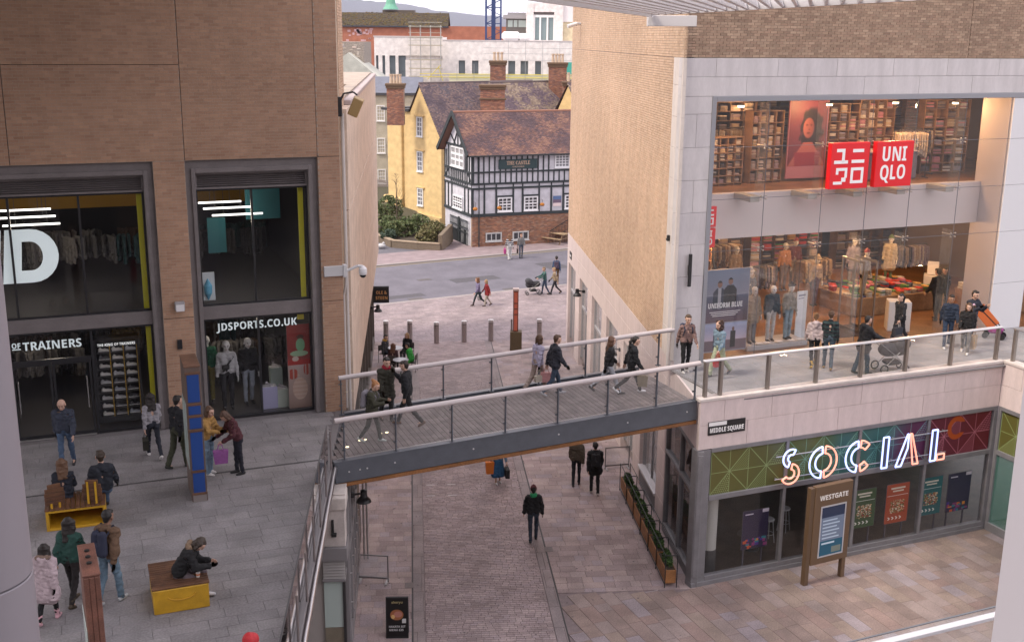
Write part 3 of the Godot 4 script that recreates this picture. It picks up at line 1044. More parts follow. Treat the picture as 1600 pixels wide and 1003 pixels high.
	stone_panels(s, U, 0.0, 0.98, 5.30, 13.40, 0.98, 0.95, 0.0, ws, 0.3)
	stone_panels(s, U, 0.0, 18.0, 13.40, 14.47, 2.1, 0.54, 0.0, ws, 0.3)
	var fb := Node3D.new()
	fb.name = "front_brickwork"
	fb.transform = U
	s.add_child(fb)
	bricks(fb, "bricks", [[0.0, 14.49, 10.2, 18.4], [10.22, 14.49, 18.0, 18.4]], [Color(0.42, 0.29, 0.205), Color(0.37, 0.25, 0.178), Color(0.45, 0.32, 0.228), Color(0.39, 0.272, 0.192)], -0.005, 0.215, 0.065, 0.0, 0.16)
	var fw := mbf(U)
	fw.span(0.32, 18.0, 14.45, 18.5, -0.5, -0.03)
	fw.span(0.32, 18.0, 13.45, 14.45, -0.5, -0.29)
	build(fw, "front_wall", mat(0.46, 0.38, 0.30, 0.95, "grain", 1.0), s)
	var al := mbf(U)
	al.span(0.98, 1.12, 5.42, 13.40, -0.30, 0.03, 0.01)
	al.span(1.12, 18.0, 13.24, 13.40, -0.30, 0.03, 0.01)
	build(al, "metal_surround", mat(0.26, 0.265, 0.29, 0.45), s)
	var se := mbf(U)
	se.span(1.12, 12.30, 9.02, 10.41, -1.25, -1.0)
	build(se, "floor_edge_panel", mat(0.60, 0.55, 0.55, 0.6), s)
	var jb := mbf(U)
	jb.span(12.32, 12.55, 5.44, 13.24, -1.3, -0.08)
	jb.bar(Vector3(0.87, 9.34, -0.4), Vector3(5.15, 9.34, -14.0), 0.2, 7.8)
	build(jb, "jamb", mat(0.56, 0.51, 0.51, 0.6), s)
	for y in [[5.44, 7.06], [7.07, 8.84], [8.85, 10.40], [10.41, 11.92], [11.93, 13.23]]:
		var wc := mbf(U)
		wc.span(12.34, 13.75, y[0], y[1], -0.06, 0.02, 0.006)
		build(wc, "white_cladding_panel", white, s)
	var wr := mbf(U)
	wr.span(13.0, 13.75, 5.44, 13.24, -1.5, -0.07)
	build(wr, "jamb", mat(0.56, 0.51, 0.51, 0.6), s)
	var xs := [1.12, 2.95, 5.04, 6.73, 8.43, 10.39, 12.33]
	var ys := [5.50, 8.85, 10.40, 11.925, 13.24]
	var cg := glass(0.3, 0.33, 0.35, 0.035)
	for i in 6:
		for j in 4:
			if j == 0 and (i == 3 or i == 4):
				var p := mbf(U)
				p.span(xs[i] + 0.006, xs[i + 1] - 0.006, 7.9, ys[1] - 0.006, -0.012, 0.0)
				build(p, "glass_pane", cg, s)
				continue
			var p := mbf(U)
			p.span(xs[i] + 0.006, xs[i + 1] - 0.006, ys[j] + 0.006, ys[j + 1] - 0.006, -0.012, 0.0)
			build(p, "glass_pane", cg, s)
	var jn := mbf(U)
	for i in range(1, 6):
		jn.span(xs[i] - 0.007, xs[i] + 0.007, 5.5 if i != 4 else 7.9, 13.24, -0.014, 0.002)
	for j in range(1, 4):
		jn.span(1.12, 12.33, ys[j] - 0.007, ys[j] + 0.007, -0.0135, 0.0015)
	build(jn, "glass_joints", mat(0.12, 0.13, 0.15, 0.4), s)
	for i in range(1, 6):
		var br := mbf(U)
		br.span(xs[i] - 0.42, xs[i] - 0.08, 10.26, 10.44, -1.0, -0.10, 0.01)
		build(br, "glass_bracket", mat(0.42, 0.40, 0.37, 0.45, "", 1.0, 0.4), s)
		for y in [ys[1], ys[2], ys[3]]:
			var sp := mbf(U)
			for k in [[-0.09, -0.06], [0.09, -0.06], [-0.09, 0.06], [0.09, 0.06]]:
				sp.tube(Vector3(xs[i], y, -0.12), Vector3(xs[i] + k[0], y + k[1], -0.02), 0.012, 6)
				sp.tube(Vector3(xs[i] + k[0], y + k[1], -0.03), Vector3(xs[i] + k[0], y + k[1], 0.012), 0.022, 8)
			sp.tube(Vector3(xs[i], y, -0.5), Vector3(xs[i], y, -0.12), 0.02, 6)
			build(sp, "spider_fitting", mat(0.5, 0.48, 0.46, 0.35, "", 1.0, 0.8), s)
		var fin := mbf(U)
		fin.span(xs[i] - 0.006, xs[i] + 0.006, 10.5, 13.2, -0.5, -0.05)
		fin.span(xs[i] - 0.006, xs[i] + 0.006, 5.5 if i != 4 else 7.9, 9.0, -0.5, -0.05)
		build(fin, "glass_fin", glass(0.6, 0.7, 0.7, 0.05), s)
	var wood := mat(0.30, 0.15, 0.07, 0.45, "wood", 0.35)
	var ff := mbf(U)
	ff.plan(PackedVector2Array([Vector2(0.99, -0.02), Vector2(18, -0.02), Vector2(18, -14), Vector2(5.3, -14)]), 5.30, 5.44)
	ff.plan(PackedVector2Array([Vector2(1.35, -1.26), Vector2(18, -1.26), Vector2(18, -14), Vector2(5.3, -14)]), 10.30, 10.405)
	build(ff, "wooden_floor", wood, s)
	var cl := mbf(U)
	cl.plan(PackedVector2Array([Vector2(1.35, -1.26), Vector2(18, -1.26), Vector2(18, -14), Vector2(5.3, -14)]), 9.03, 9.10)
	cl.plan(PackedVector2Array([Vector2(1.0, -0.31), Vector2(18, -0.31), Vector2(18, -14), Vector2(5.3, -14)]), 13.25, 13.32)
	build(cl, "ceiling", mat(0.14, 0.125, 0.115, 0.85), s)
	var bw := mbf(U)
	bw.span(5.3, 18.0, 5.44, 9.03, -14.0, -13.9)
	bw.span(5.3, 18.0, 10.41, 13.25, -14.0, -13.9)
	bw.span(17.8, 18.0, 5.44, 13.25, -13.9, -0.1)
	build(bw, "back_wall", mat(0.16, 0.12, 0.10, 0.8), s)
	var mt := mbf(U)
	mt.span(5.7, 8.5, 5.44, 5.455, -2.3, -0.9, 0.004)
	build(mt, "door_mat", mat(0.07, 0.05, 0.05, 0.95, "rough", 2.0), s)
	for x in [7.85, 8.38]:
		var dr := mbf(U)
		dr.span(x, x + 0.03, 5.46, 7.9, -2.3, -2.22)
		dr.span(x, x + 0.03, 5.46, 7.9, -1.2, -1.12)
		dr.span(x, x + 0.03, 7.82, 7.9, -2.22, -1.2)
		dr.span(x, x + 0.03, 5.46, 5.54, -2.22, -1.2)
		build(dr, "door_frame", mat(0.25, 0.23, 0.22, 0.4, "", 1.0, 0.7), s)
	var cf := mbf(S)
	cf.plan(PackedVector2Array([Vector2(0.3, -0.31), Vector2(17, -0.31), Vector2(17, -8), Vector2(2.7, -8)]), -0.05, 0.012)
	build(cf, "cafe_floor", mat(0.12, 0.085, 0.065, 0.5, "wood", 0.4), s)
	var cw := mbf(S)
	cw.span(2.7, 17.0, 0.0, 4.1, -8.1, -8.0)
	build(cw, "cafe_back_wall", mat(0.055, 0.045, 0.042, 0.8), s)
	var tm := mbf(S)
	tm.span(1.75, 4.6, 0.7, 2.6, -4.6, -4.5)
	build(tm, "timber_lining", mat(0.24, 0.12, 0.07, 0.7, "wood", 0.5), s)
	for p in [[1.0, -0.75], [6.0, -1.6]]:
		var cc := mbf(S)
		cc.lathe(Vector3(p[0], 0.012, p[1]), [Vector2(0.22, 0), Vector2(0.22, 0.7)], 20)
		build(cc, "column_base", mat(0.06, 0.055, 0.055, 0.7), s)
		var c2 := mbf(S)
		c2.lathe(Vector3(p[0], 0.712, p[1]), [Vector2(0.215, 0), Vector2(0.215, 3.38)], 20)
		build(c2, "round_column", mat(0.50, 0.50, 0.47, 0.7), s)
	var ob := mbf(S)
	ob.span(8.2, 11.5, 2.05, 2.35, -3.1, -3.0, 0.02)
	build(ob, "orange_light_band", glow(0.9, 0.33, 0.04, 0.35), s)
	lettering()
	walkway()
func band_image(k: int) -> Image:
	var img := Image.create(384, 192, false, Image.FORMAT_RGB8)
	var c0: Color = [Color(0.35, 0.34, 0.15), Color(0.31, 0.35, 0.17), Color(0.19, 0.36, 0.34), Color(0.35, 0.10, 0.17)][k]
	var c1: Color = [Color(0.32, 0.33, 0.16), Color(0.16, 0.34, 0.32), Color(0.31, 0.11, 0.25), Color(0.37, 0.09, 0.14)][k]
	var line: Color = [Color(0.56, 0.66, 0.46), Color(0.46, 0.66, 0.57), Color(0.42, 0.66, 0.62), Color(0.74, 0.50, 0.56)][k]
	for y in 192:
		for x in 384:
			var u := x / 384.0
			var c := c0.lerp(c1, smoothstep(0.25, 0.8, u + (y / 192.0 - 0.5) * 0.2))
			var cell := 96.0
			var fx := fmod(x, cell) / cell
			var fy := fmod(y, cell) / cell
			var alt := (int(x / cell) + int(y / cell)) % 2
			var dg := absf(fx - fy) if alt == 0 else absf(fx + fy - 1.0)
			var tri_ := (fx > fy) if alt == 0 else (fx + fy > 1.0)
			if tri_ and (int(x / cell) * 3 + int(y / cell)) % 4 == 1 and fmod(x + (5 if int(y / 9) % 2 else 0), 10.0) < 5.0 and fmod(y, 9.0) < 5.0:
				c = c.lerp(line, 0.8)
			if tri_ and (int(x / cell) * 3 + int(y / cell)) % 4 == 3 and fmod(x + y, 12.0) < 4.0:
				c = c.lerp(line, 0.55)
			if dg < 0.03 or fx < 0.025 or fy < 0.025:
				c = c.lerp(line, 0.75)
			img.set_pixel(x, y, c)
	if k == 3:
		for y in 192:
			for x in 384:
				var d := Vector2(x - 170, y - 62).length()
				if d > 32 and d < 56 and not (x > 186 and absf(y - 62) < 26):
					img.set_pixel(x, y, Color(0.62, 0.27, 0.07))
	return img
func tube_letter(parent: Node3D, called: String, a: Array, b: Array, at: Vector3, sc: float, blue: Material, pink: Material) -> void:
	for part in [[a, blue], [b, pink]]:
		var pts := []
		for q in part[0]:
			pts.append(at + Vector3(q.x, q.y, 0) * sc)
		pts.append(pts[0])
		var m := MB.new()
		for k in pts.size() - 1:
			m.tube(pts[k], pts[k + 1], 0.019, 6)
		build(m, called, part[1], parent)
func arc(c: Vector2, r: float, t0: float, t1: float, n := 12, sq := 1.0) -> Array:
	var out := []
	for k in n + 1:
		var t := deg_to_rad(lerpf(t0, t1, k / float(n)))
		out.append(c + Vector2(cos(t) * r * sq, sin(t) * r))
	return out
func ring(c: Vector2, r0: float, r1: float, t0: float, t1: float, sq := 1.0) -> Array:
	var q := arc(c, r1, t0, t1, 14, sq)
	var w := arc(c, r0, t1, t0, 14, sq)
	return q + w
func lettering() -> void:
	var blue := glow(0.42, 0.52, 1.0, 0.8)
	var pink := glow(1.0, 0.36, 0.26, 0.55)
	var n := thing("neon_sign", "large outlined neon letters SOCIAL in blue and coral across the cafe front", "sign", A0, 22.6)
	var z := 0.22
	var sets := [
		["S", 2.95, 3.27, ring(Vector2(0, 0.27), 0.11, 0.27, 60, 250), ring(Vector2(0, -0.20), 0.14, 0.30, 80, -150)],
		["O", 4.05, 3.27, ring(Vector2(0, 0), 0.27, 0.48, 95, 265, 0.95), ring(Vector2(0.04, 0), 0.27, 0.48, 85, -85, 0.95)],
		["C", 5.32, 3.27, ring(Vector2(0, 0), 0.27, 0.48, 95, 262, 0.95), ring(Vector2(0.03, 0), 0.27, 0.48, 85, 42, 0.95)],
		["C2", 5.32, 3.27, [], ring(Vector2(0.03, 0), 0.27, 0.48, -42, -80, 0.95)],
		["I", 6.30, 3.25, [Vector2(-0.1, -0.48), Vector2(0.1, -0.48), Vector2(0.1, 0.48), Vector2(-0.1, 0.48)], []],
		["A", 7.15, 3.22, [Vector2(-0.42, -0.48), Vector2(-0.22, -0.48), Vector2(-0.02, 0.06), Vector2(-0.02, 0.5), Vector2(-0.06, 0.5)], [Vector2(0.04, 0.5), Vector2(0.22, -0.48), Vector2(0.42, -0.48), Vector2(0.10, 0.5)]],
		["L", 8.15, 3.22, [Vector2(-0.12, -0.48), Vector2(0.08, -0.48), Vector2(0.08, 0.5), Vector2(-0.12, 0.5)], [Vector2(0.14, -0.48), Vector2(0.42, -0.48), Vector2(0.42, -0.30), Vector2(0.14, -0.30)]]]
	for e in sets:
		for part in [[e[3], blue], [e[4], pink]]:
			if part[0].size() == 0:
				continue
			var m := MB.new()
			var pts := []
			for q in part[0]:
				pts.append(Vector3(e[1] + q.x, e[2] + q.y, z))
			pts.append(pts[0])
			for k in pts.size() - 1:
				m.tube(pts[k], pts[k + 1], 0.027, 6, -1.0, false)
			build(m, "neon_tube", part[1], n)
			var bk := MB.new()
			if part[0].size() < 6 and e[0] != "A":
				var pl := PackedVector2Array()
				for q in part[0]:
					pl.append(Vector2(e[1] + q.x * 0.9, e[2] + q.y * 0.96))
				bk.prism(pl, z - 0.06, z - 0.03)
				build(bk, "letter_back", mat(0.05, 0.05, 0.08, 0.5), n)
	var rl := MB.new()
	for y in [2.92, 3.60]:
		rl.tube(Vector3(2.5, y, 0.12), Vector3(8.7, y, 0.12), 0.018, 6)
	for x in [2.6, 4.7, 6.7, 8.6]:
		rl.tube(Vector3(x, 2.92, 0.0), Vector3(x, 2.92, 0.12), 0.014, 6)
		rl.tube(Vector3(x, 3.60, 0.0), Vector3(x, 3.60, 0.12), 0.014, 6)
	build(rl, "sign_rail", mat(0.4, 0.4, 0.42, 0.4, "", 1.0, 0.7), n)
	var sp := thing("street_name_plate", "black street name plate MIDDLE SQUARE on the stone parapet", "sign", A0, 22.6)
	var pl := MB.new()
	pl.span(0.27, 1.46, 4.50, 4.88, 0.0, 0.03, 0.004)
	build(pl, "plate", mat(0.012, 0.012, 0.014, 0.4), sp)
	var wp := MB.new()
	wp.span(0.28, 0.85, 4.765, 4.87, 0.03, 0.034)
	build(wp, "white_strip", mat(0.75, 0.75, 0.75, 0.6), sp)
	text(sp, "lettering", "MIDDLE SQUARE", 0.13, Vector3(0.865, 4.625, 0.034), mat(0.8, 0.8, 0.8, 0.6), 1.08)
	var red := mat(0.72, 0.012, 0.02, 0.35)
	var wt := mat(0.85, 0.85, 0.85, 0.5)
	var ub := A0 + UO
	for k in 2:
		var x0: float = [5.10, 6.79][k]
		var q := thing("red_shop_sign", ["large red square sign with white katakana hung before the shop glass", "large red square sign with white capitals UNI QLO on the shop glass"][k], "sign", ub, 22.0, "red square shop signs")
		var b := MB.new()
		b.span(x0, x0 + 1.43, 10.58, 11.98, 0.05, 0.24, 0.01)
		build(b, "red_box", red, q)
		if k == 1:
			text(q, "lettering", "UNI", 0.44, Vector3(x0 + 0.70, 11.60, 0.243), wt, 0.92)
			text(q, "lettering", "QLO", 0.44, Vector3(x0 + 0.68, 10.98, 0.243), wt, 0.96)
		else:
			build(katakana(x0 + 0.12, 10.70, 1.18, 0.24), "lettering", wt, q)
	var sm := thing("small_red_sign", "small pair of red squares with white lettering inside the shop's left edge", "sign", ub, 22.0, "red square shop signs")
	var sb := MB.new()
	sb.span(0.99, 1.64, 9.50, 10.12, -0.62, -0.50, 0.008)
	sb.span(0.99, 1.64, 8.88, 9.47, -0.62, -0.50, 0.008)
	build(sb, "red_box", red, sm)
	build(katakana(1.05, 9.56, 0.52, -0.50), "lettering", wt, sm)
	text(sm, "lettering", "UNI", 0.19, Vector3(1.31, 9.31, -0.497), wt, 0.42)
	text(sm, "lettering", "QLO", 0.19, Vector3(1.31, 9.04, -0.497), wt, 0.44)
	var bl := thing("blade_wall_lamp", "slim black upright wall lamp on the pale stone beside the shop glass", "wall lamp", ub, 22.0)
	var bm := MB.new()
	bm.span(0.40, 0.49, 7.87, 8.85, 0.06, 0.14, 0.01)
	build(bm, "lamp_body", mat(0.015, 0.015, 0.017, 0.45), bl)
	var bb := MB.new()
	bb.span(0.43, 0.46, 8.2, 8.5, 0.0, 0.06)
	build(bb, "bracket", mat(0.03, 0.03, 0.03, 0.5), bl)
	var cs := thing("wall_sensor", "tiny black sensor box on the white corner stone", "sensor", A0, -84.85)
	var cm := MB.new()
	cm.span(-4.40, -4.30, 9.12, 9.30, 0.03, 0.12, 0.015)
	build(cm, "housing", mat(0.02, 0.02, 0.02, 0.5), cs)
	var cm2 := MB.new()
	cm2.tube(Vector3(-4.35, 9.17, 0.12), Vector3(-4.35, 9.17, 0.14), 0.03, 10)
	build(cm2, "lens", mat(0.05, 0.05, 0.06, 0.1), cs)
func katakana(x: float, y: float, s: float, z: float) -> MB:
	var m := MB.new()
	var u := s / 12.0
	for r in [[0.8, 10.2, 3.9, 11.2], [2.9, 7.0, 3.9, 10.2], [0.0, 6.6, 5.2, 7.6],
		[6.9, 10.0, 11.0, 11.0], [6.6, 6.7, 11.4, 7.7],
		[1.0, 4.4, 5.2, 5.3], [4.3, 2.2, 5.2, 4.4], [3.2, 1.0, 4.8, 2.3], [0.2, 0.2, 3.5, 1.1], [1.0, 3.3, 1.9, 4.4],
		[6.6, 4.4, 11.4, 5.3], [6.6, 0.4, 11.4, 1.3], [6.6, 1.3, 7.5, 4.4], [10.5, 1.3, 11.4, 4.4]]:
		m.span(x + r[0] * u, x + r[2] * u, y + r[1] * u, y + r[3] * u, z - 0.002, z + 0.008)
	return m
func walkway() -> void:
	var w := base("upper_walkway", A0 + UO + Vector3(0, WALK, 0), 22.0)
	structure(w)
	var bed := MB.new()
	bed.span(-0.2, 19.0, -0.06, -0.02, -0.02, 3.45)
	bed.span(12.3, 19.0, -0.06, -0.02, 3.45, 11.0)
	build(bed, "mortar_bed", mat(0.19, 0.18, 0.185, 0.95), w)
	pave(w, "slab", -0.15, 19.0, 0.05, 3.3, 0.55, [0.7, 0.9, 1.2], [Color(0.275, 0.27, 0.285), Color(0.255, 0.25, 0.265), Color(0.295, 0.285, 0.295)], null, 0.007, 120)
	var bal := thing("walkway_balustrade", "glass balustrade with square steel posts on the stone parapet before the shop", "balustrade", A0, 22.6)
	var xs := [0.2, 0.68, 2.22, 3.85, 5.42, 7.05, 8.76, 10.55]
	for k in xs.size():
		var p := MB.new()
		p.span(xs[k] - 0.045, xs[k] + 0.045, 5.57, 6.56, -0.20, -0.08, 0.006)
		build(p, "post", mat(0.30, 0.265, 0.24, 0.35, "", 1.0, 0.75), bal)
		if k > 0:
			var g := MB.new()
			g.span(xs[k - 1] + 0.06, xs[k] - 0.06, 5.62, 6.50, -0.146, -0.134)
			build(g, "glass_pane", glass(0.5, 0.55, 0.55, 0.05), bal)
	var r := MB.new()
	r.span(0.12, 10.68, 6.56, 6.62, -0.20, -0.07, 0.015)
	build(r, "handrail", mat(0.62, 0.62, 0.64, 0.35, "", 1.0, 0.5), bal)
	var b2 := thing("wing_balustrade", "glass balustrade on the parapet wing at the right of the walkway", "balustrade", A0 + Basis(Vector3.UP, deg_to_rad(22.6)) * Vector3(10.77, 0, 0), -67.4)
	for k in 4:
		var p := MB.new()
		p.span(0.2 + k * 1.7 - 0.045, 0.2 + k * 1.7 + 0.045, 5.575, 6.56, -0.20, -0.08, 0.006)
		build(p, "post", mat(0.30, 0.265, 0.24, 0.35, "", 1.0, 0.75), b2)
		if k > 0:
			var g := MB.new()
			g.span(0.26 + (k - 1) * 1.7, 0.14 + k * 1.7, 5.62, 6.50, -0.146, -0.134)
			build(g, "glass_pane", glass(0.5, 0.55, 0.55, 0.05), b2)
	var r2 := MB.new()
	r2.span(0.1, 5.4, 6.56, 6.60, -0.18, -0.09, 0.01)
	build(r2, "handrail", mat(0.30, 0.30, 0.32, 0.35, "", 1.0, 0.5), b2)
func bridge() -> void:
	var b := thing("footbridge", "sloping footbridge with dark steel girders and timber deck across the street", "footbridge", Vector3(-4.25, 5.0, -25.25), 21.6)
	var sh := func(x: float) -> float: return x * 0.0448
	var steel := mat(0.095, 0.105, 0.125, 0.5, "stain", 0.8)
	var L := 10.02
	var tilt := Transform3D(Basis(Vector3.BACK, atan(0.0448)), Vector3.ZERO)
	for z in [0.0, -3.36]:
		var g := mbf(tilt)
		var gx := 0.0 if z == 0.0 else 1.05
		g.span(gx, L, -0.52, 0.02, z - 0.12, z, 0.01)
		build(g, "girder", steel, b)
		var fl := mbf(tilt)
		fl.span(gx, L, 0.02, 0.035, z - 0.16, z + 0.015)
		build(fl, "girder_cap", mat(0.12, 0.13, 0.15, 0.45), b)
	for e in [[0.35, -0.26], [0.62, -0.25], [1.5, -0.23], [3.55, -0.23], [5.9, -0.24], [7.9, -0.25], [9.7, -0.24], [0.8, -0.25]]:
		var bo := mbf(tilt)
		bo.tube(Vector3(e[0], e[1], 0.0), Vector3(e[0], e[1], 0.012), 0.022, 10)
		build(bo, "bolt_cap", mat(0.6, 0.6, 0.62, 0.35, "", 1.0, 0.6), b)
	var x := 0.02
	var k := 0
	var woods := [mat(0.215, 0.18, 0.175, 0.8, "wood", 0.8), mat(0.235, 0.195, 0.19, 0.8, "wood", 0.8), mat(0.195, 0.165, 0.16, 0.8, "wood", 0.8)]
	var plank := MB.new()
	plank.box(Vector3.ZERO, Vector3(0.132, 0.03, 3.10), 0.004)
	var pm := plank.mesh()
	while x < L - 0.1:
		if x < 1.0:
			var zf := -0.2 - 3.05 * (x + 0.1) / 1.1
			var sp := MB.new()
			sp.span(-0.066, 0.066, -0.015, 0.015, zf, -0.13, 0.004)
			put(b, "deck_plank", sp.mesh(), pick(woods), tilt * Transform3D(Basis.IDENTITY, Vector3(x + 0.07, -0.012, 0)))
		else:
			put(b, "deck_plank", pm, pick(woods), tilt * Transform3D(Basis.IDENTITY, Vector3(x + 0.07, -0.012, -1.68)))
		x += 0.14
		k += 1
	var sub := mbf(tilt)
	sub.span(0.0, L, -0.20, -0.06, -3.2, -0.14)
	build(sub, "deck_frame", mat(0.10, 0.10, 0.11, 0.7), b)
	for j in 16:
		var so := mbf(tilt)
		so.span(0.0, L, -0.64, -0.54, -3.36 + j * 0.21, -3.36 + j * 0.21 + 0.19, 0.01)
		build(so, "soffit_board", mat(0.36, 0.15, 0.045, 0.55, "wood", 0.5), b)
	for side in [[0.0, [0.27, 1.56, 3.01, 4.44, 5.89, 7.32, 8.77, 9.95], 0.05], [-3.24, [0.95, 2.4, 3.84, 5.27, 6.72, 8.2, 9.67, 10.6], 0.9]]:
		var z: float = side[0]
		var ps: Array = side[1]
		for i in ps.size():
			var px: float = ps[i]
			var y: float = px * 0.0448
			var po := MB.new()
			po.span(px - 0.012, px + 0.012, y, y + 1.02, z - 0.10, z - 0.02, 0.003)
			po.span(px - 0.07, px + 0.07, y + 0.02, y + 0.04, z - 0.12, z)
			build(po, "post", mat(0.085, 0.095, 0.115, 0.5), b)
			var cl := MB.new()
			for yy in [0.25, 0.85]:
				cl.span(px - 0.05, px + 0.05, y + yy, y + yy + 0.045, z - 0.125, z - 0.10, 0.004)
			build(cl, "glass_clamp", mat(0.2, 0.21, 0.23, 0.4, "", 1.0, 0.6), b)
			if i > 0:
				var x0: float = ps[i - 1] + 0.03
				var x1: float = px - 0.03
				var pn := MB.new()
				var q := PackedVector2Array([Vector2(x0, x0 * 0.0448 + 0.09), Vector2(x1, x1 * 0.0448 + 0.09), Vector2(x1, x1 * 0.0448 + 0.96), Vector2(x0, x0 * 0.0448 + 0.96)])
				pn.prism(q, z - 0.118, z - 0.108)
				build(pn, "glass_pane", glass(0.5, 0.55, 0.55, 0.05), b)
		var r := MB.new()
		var xa: float = side[2]
		var xb: float = 10.08 if z == 0.0 else 11.1
		r.tube(Vector3(xa, xa * 0.0448 + 1.06, z - 0.07), Vector3(xb, xb * 0.0448 + 1.06, z - 0.07), 0.066, 14)
		build(r, "handrail", mat(0.50, 0.45, 0.447, 0.42), b)
		var lo := mbf(tilt)
		lo.span(0.1 if z == 0.0 else 1.1, L, 0.07, 0.085, z - 0.10, z - 0.085)
		build(lo, "glass_channel", mat(0.5, 0.48, 0.48, 0.35, "", 1.0, 0.7), b)
	for e in [[0.55, -0.95], [0.95, -1.25], [1.08, -1.25], [1.55, -1.5], [1.72, -1.5]]:
		var d := mbf(tilt)
		d.tube(Vector3(e[0], 0.004, e[1]), Vector3(e[0], 0.010, e[1]), 0.045, 12)
		build(d, "deck_light", glow(1.0, 0.82, 0.5, 1.2), b)
func canopy_and_columns() -> void:
	var wh := mat(0.82, 0.80, 0.81, 0.5)
	var c := thing("louvred_canopy", "white louvred canopy projecting from the top of the corner building", "canopy", Vector3(0, 15.65, 0), 0.0)
	var p0 := Vector3(3.62, 0, -30.8)
	var pl := Vector3(1.04, 0, -20.9)
	var pr := Vector3(5.63, 0, -19.5)
	var e1 := (pl - p0).normalized()
	var e2 := (pr - p0).normalized()
	var m := MB.new()
	m.bar(p0, p0 + e1 * 16.0, 0.08, 0.22)
	build(m, "edge_beam", wh, c)
	var fr := MB.new()
	fr.bar(p0 + Vector3(0, 0.012, 0), p0 + e2 * 14.0 + Vector3(0, 0.012, 0), 0.05, 0.16)
	build(fr, "front_beam", wh, c)
	var tp := MB.new()
	tp.face(p0 + Vector3(0, 0.13, 0), p0 + e2 * 14.0 + Vector3(0, 0.13, 0), p0 + e1 * 8.0 + e2 * 14.0 + Vector3(0, 0.13, 0), p0 + e1 * 16.0 + Vector3(0, 0.13, 0))
	build(tp, "soffit_sheet", glass(0.85, 0.85, 0.86, 0.5), c)
	for k in 22:
		var b := MB.new()
		var s := p0 + e2 * (0.55 + k * 0.62) + Vector3(0, 0.02, 0)
		b.bar(s - e1 * 0.05, s + e1 * (15.0 - k * 0.5), 0.05, 0.16, Vector3(-0.35, 1, 0).normalized())
		build(b, "louvre_blade", wh, c)
	var bk := MB.new()
	bk.span(3.55, 4.85, -0.34, -0.06, -31.2, -30.85, 0.01)
	build(bk, "wall_bracket", mat(0.55, 0.53, 0.53, 0.5), c)
	var rf := thing("terrace_roof", "flat roof over the left terrace, above the picture", "roof", Vector3(0, 18.6, 0), 0.0)
	var rm := MB.new()
	rm.plan(PackedVector2Array([Vector2(-26, -33.0), Vector2(-5.6, -29.0), Vector2(-4.2, -9), Vector2(-26, -9)]), 0.0, 0.4)
	build(rm, "roof_slab", mat(0.45, 0.43, 0.43, 0.8), rf)
	var col := thing("square_white_column", "plain white square column standing close by at the right", "column", Vector3(0, 0, 0), 0.0)
	for y in [[0.0, 4.2], [4.21, 8.9], [8.91, 13.6], [13.61, 19.0]]:
		var b := MB.new()
		b.span(3.155, 4.0, y[0], y[1], -6.6, -6.0, 0.015)
		build(b, "cladding_panel", mat(0.42, 0.40, 0.44, 0.55), col)
	var cl := thing("black_column_lamp", "small black box lamp fixed low on the white square column", "wall lamp", Vector3(3.27, 10.60, -5.995), 0.0)
	var lb := MB.new()
	lb.span(0.0, 0.035, -0.35, 0.0, 0.0, 0.05, 0.008)
	build(lb, "housing", mat(0.015, 0.015, 0.017, 0.4), cl)
	var ll := MB.new()
	ll.span(0.006, 0.029, -0.34, -0.2, 0.05, 0.053)
	build(ll, "lens", mat(0.05, 0.05, 0.055, 0.2), cl)
	var lc := thing("round_grey_column", "rounded pale grey metal column rising close by at the left", "column", Vector3(-5.25, 5.0, -10.0), 0.0)
	for y in [[0.0, 4.82], [4.835, 9.6], [9.615, 14.0]]:
		var b := MB.new()
		b.lathe(Vector3.ZERO, [Vector2(0.525, y[0]), Vector2(0.535, y[0] + 0.01), Vector2(0.535, y[1] - 0.01), Vector2(0.525, y[1])], 48)
		build(b, "cladding_shell", mat(0.25, 0.232, 0.258, 0.5), lc)
	var sm := MB.new()
	sm.tube(Vector3(0.02, 0, 0.5345), Vector3(0.02, 14, 0.5345), 0.006, 6)
	sm.lathe(Vector3.ZERO, [Vector2(0.518, 4.8), Vector2(0.518, 4.85)], 32)
	build(sm, "joint", mat(0.15, 0.14, 0.16, 0.6), lc)
	var rl := thing("upper_terrace_rail", "white handrail with a glass screen at the upper terrace edge", "balustrade", Vector3(0, 10.8, 0), 0.0)
	var a := Vector3(1.73, 0, -6.83)
	var bb := Vector3(4.11, 0, -7.84)
	var r := MB.new()
	r.bar(a, bb, 0.06, 0.04, Vector3.UP, 0.008)
	build(r, "handrail", mat(0.62, 0.62, 0.65, 0.5), rl)
	var d := (bb - a).normalized()
	var nrm := d.cross(Vector3.UP)
	var g := MB.new()
	g.bar(a - nrm * 0.02 + Vector3(0, -0.43, 0), bb - nrm * 0.02 + Vector3(0, -0.43, 0), 0.012, 0.98)
	build(g, "glass_pane", glass(0.8, 0.85, 0.85, 0.07), rl)
	var e := MB.new()
	e.bar(a - nrm * 0.02 + Vector3(0, 0.063, 0), bb - nrm * 0.02 + Vector3(0, 0.063, 0), 0.014, 0.006)
	e.bar(a + d * 0.62 - nrm * 0.02 + Vector3(0, 0.066, 0), a + d * 0.62 - nrm * 0.02 + Vector3(0, 0.02, 0), 0.008, 0.014)
	build(e, "glass_edge", mat(0.10, 0.11, 0.13, 0.4), rl)
	var po := MB.new()
	po.bar(a + d * 0.62 + Vector3(0, -1.0, 0), a + d * 0.62 + Vector3(0, -0.02, 0), 0.055, 0.03)
	build(po, "post", mat(0.05, 0.05, 0.055, 0.5), rl)
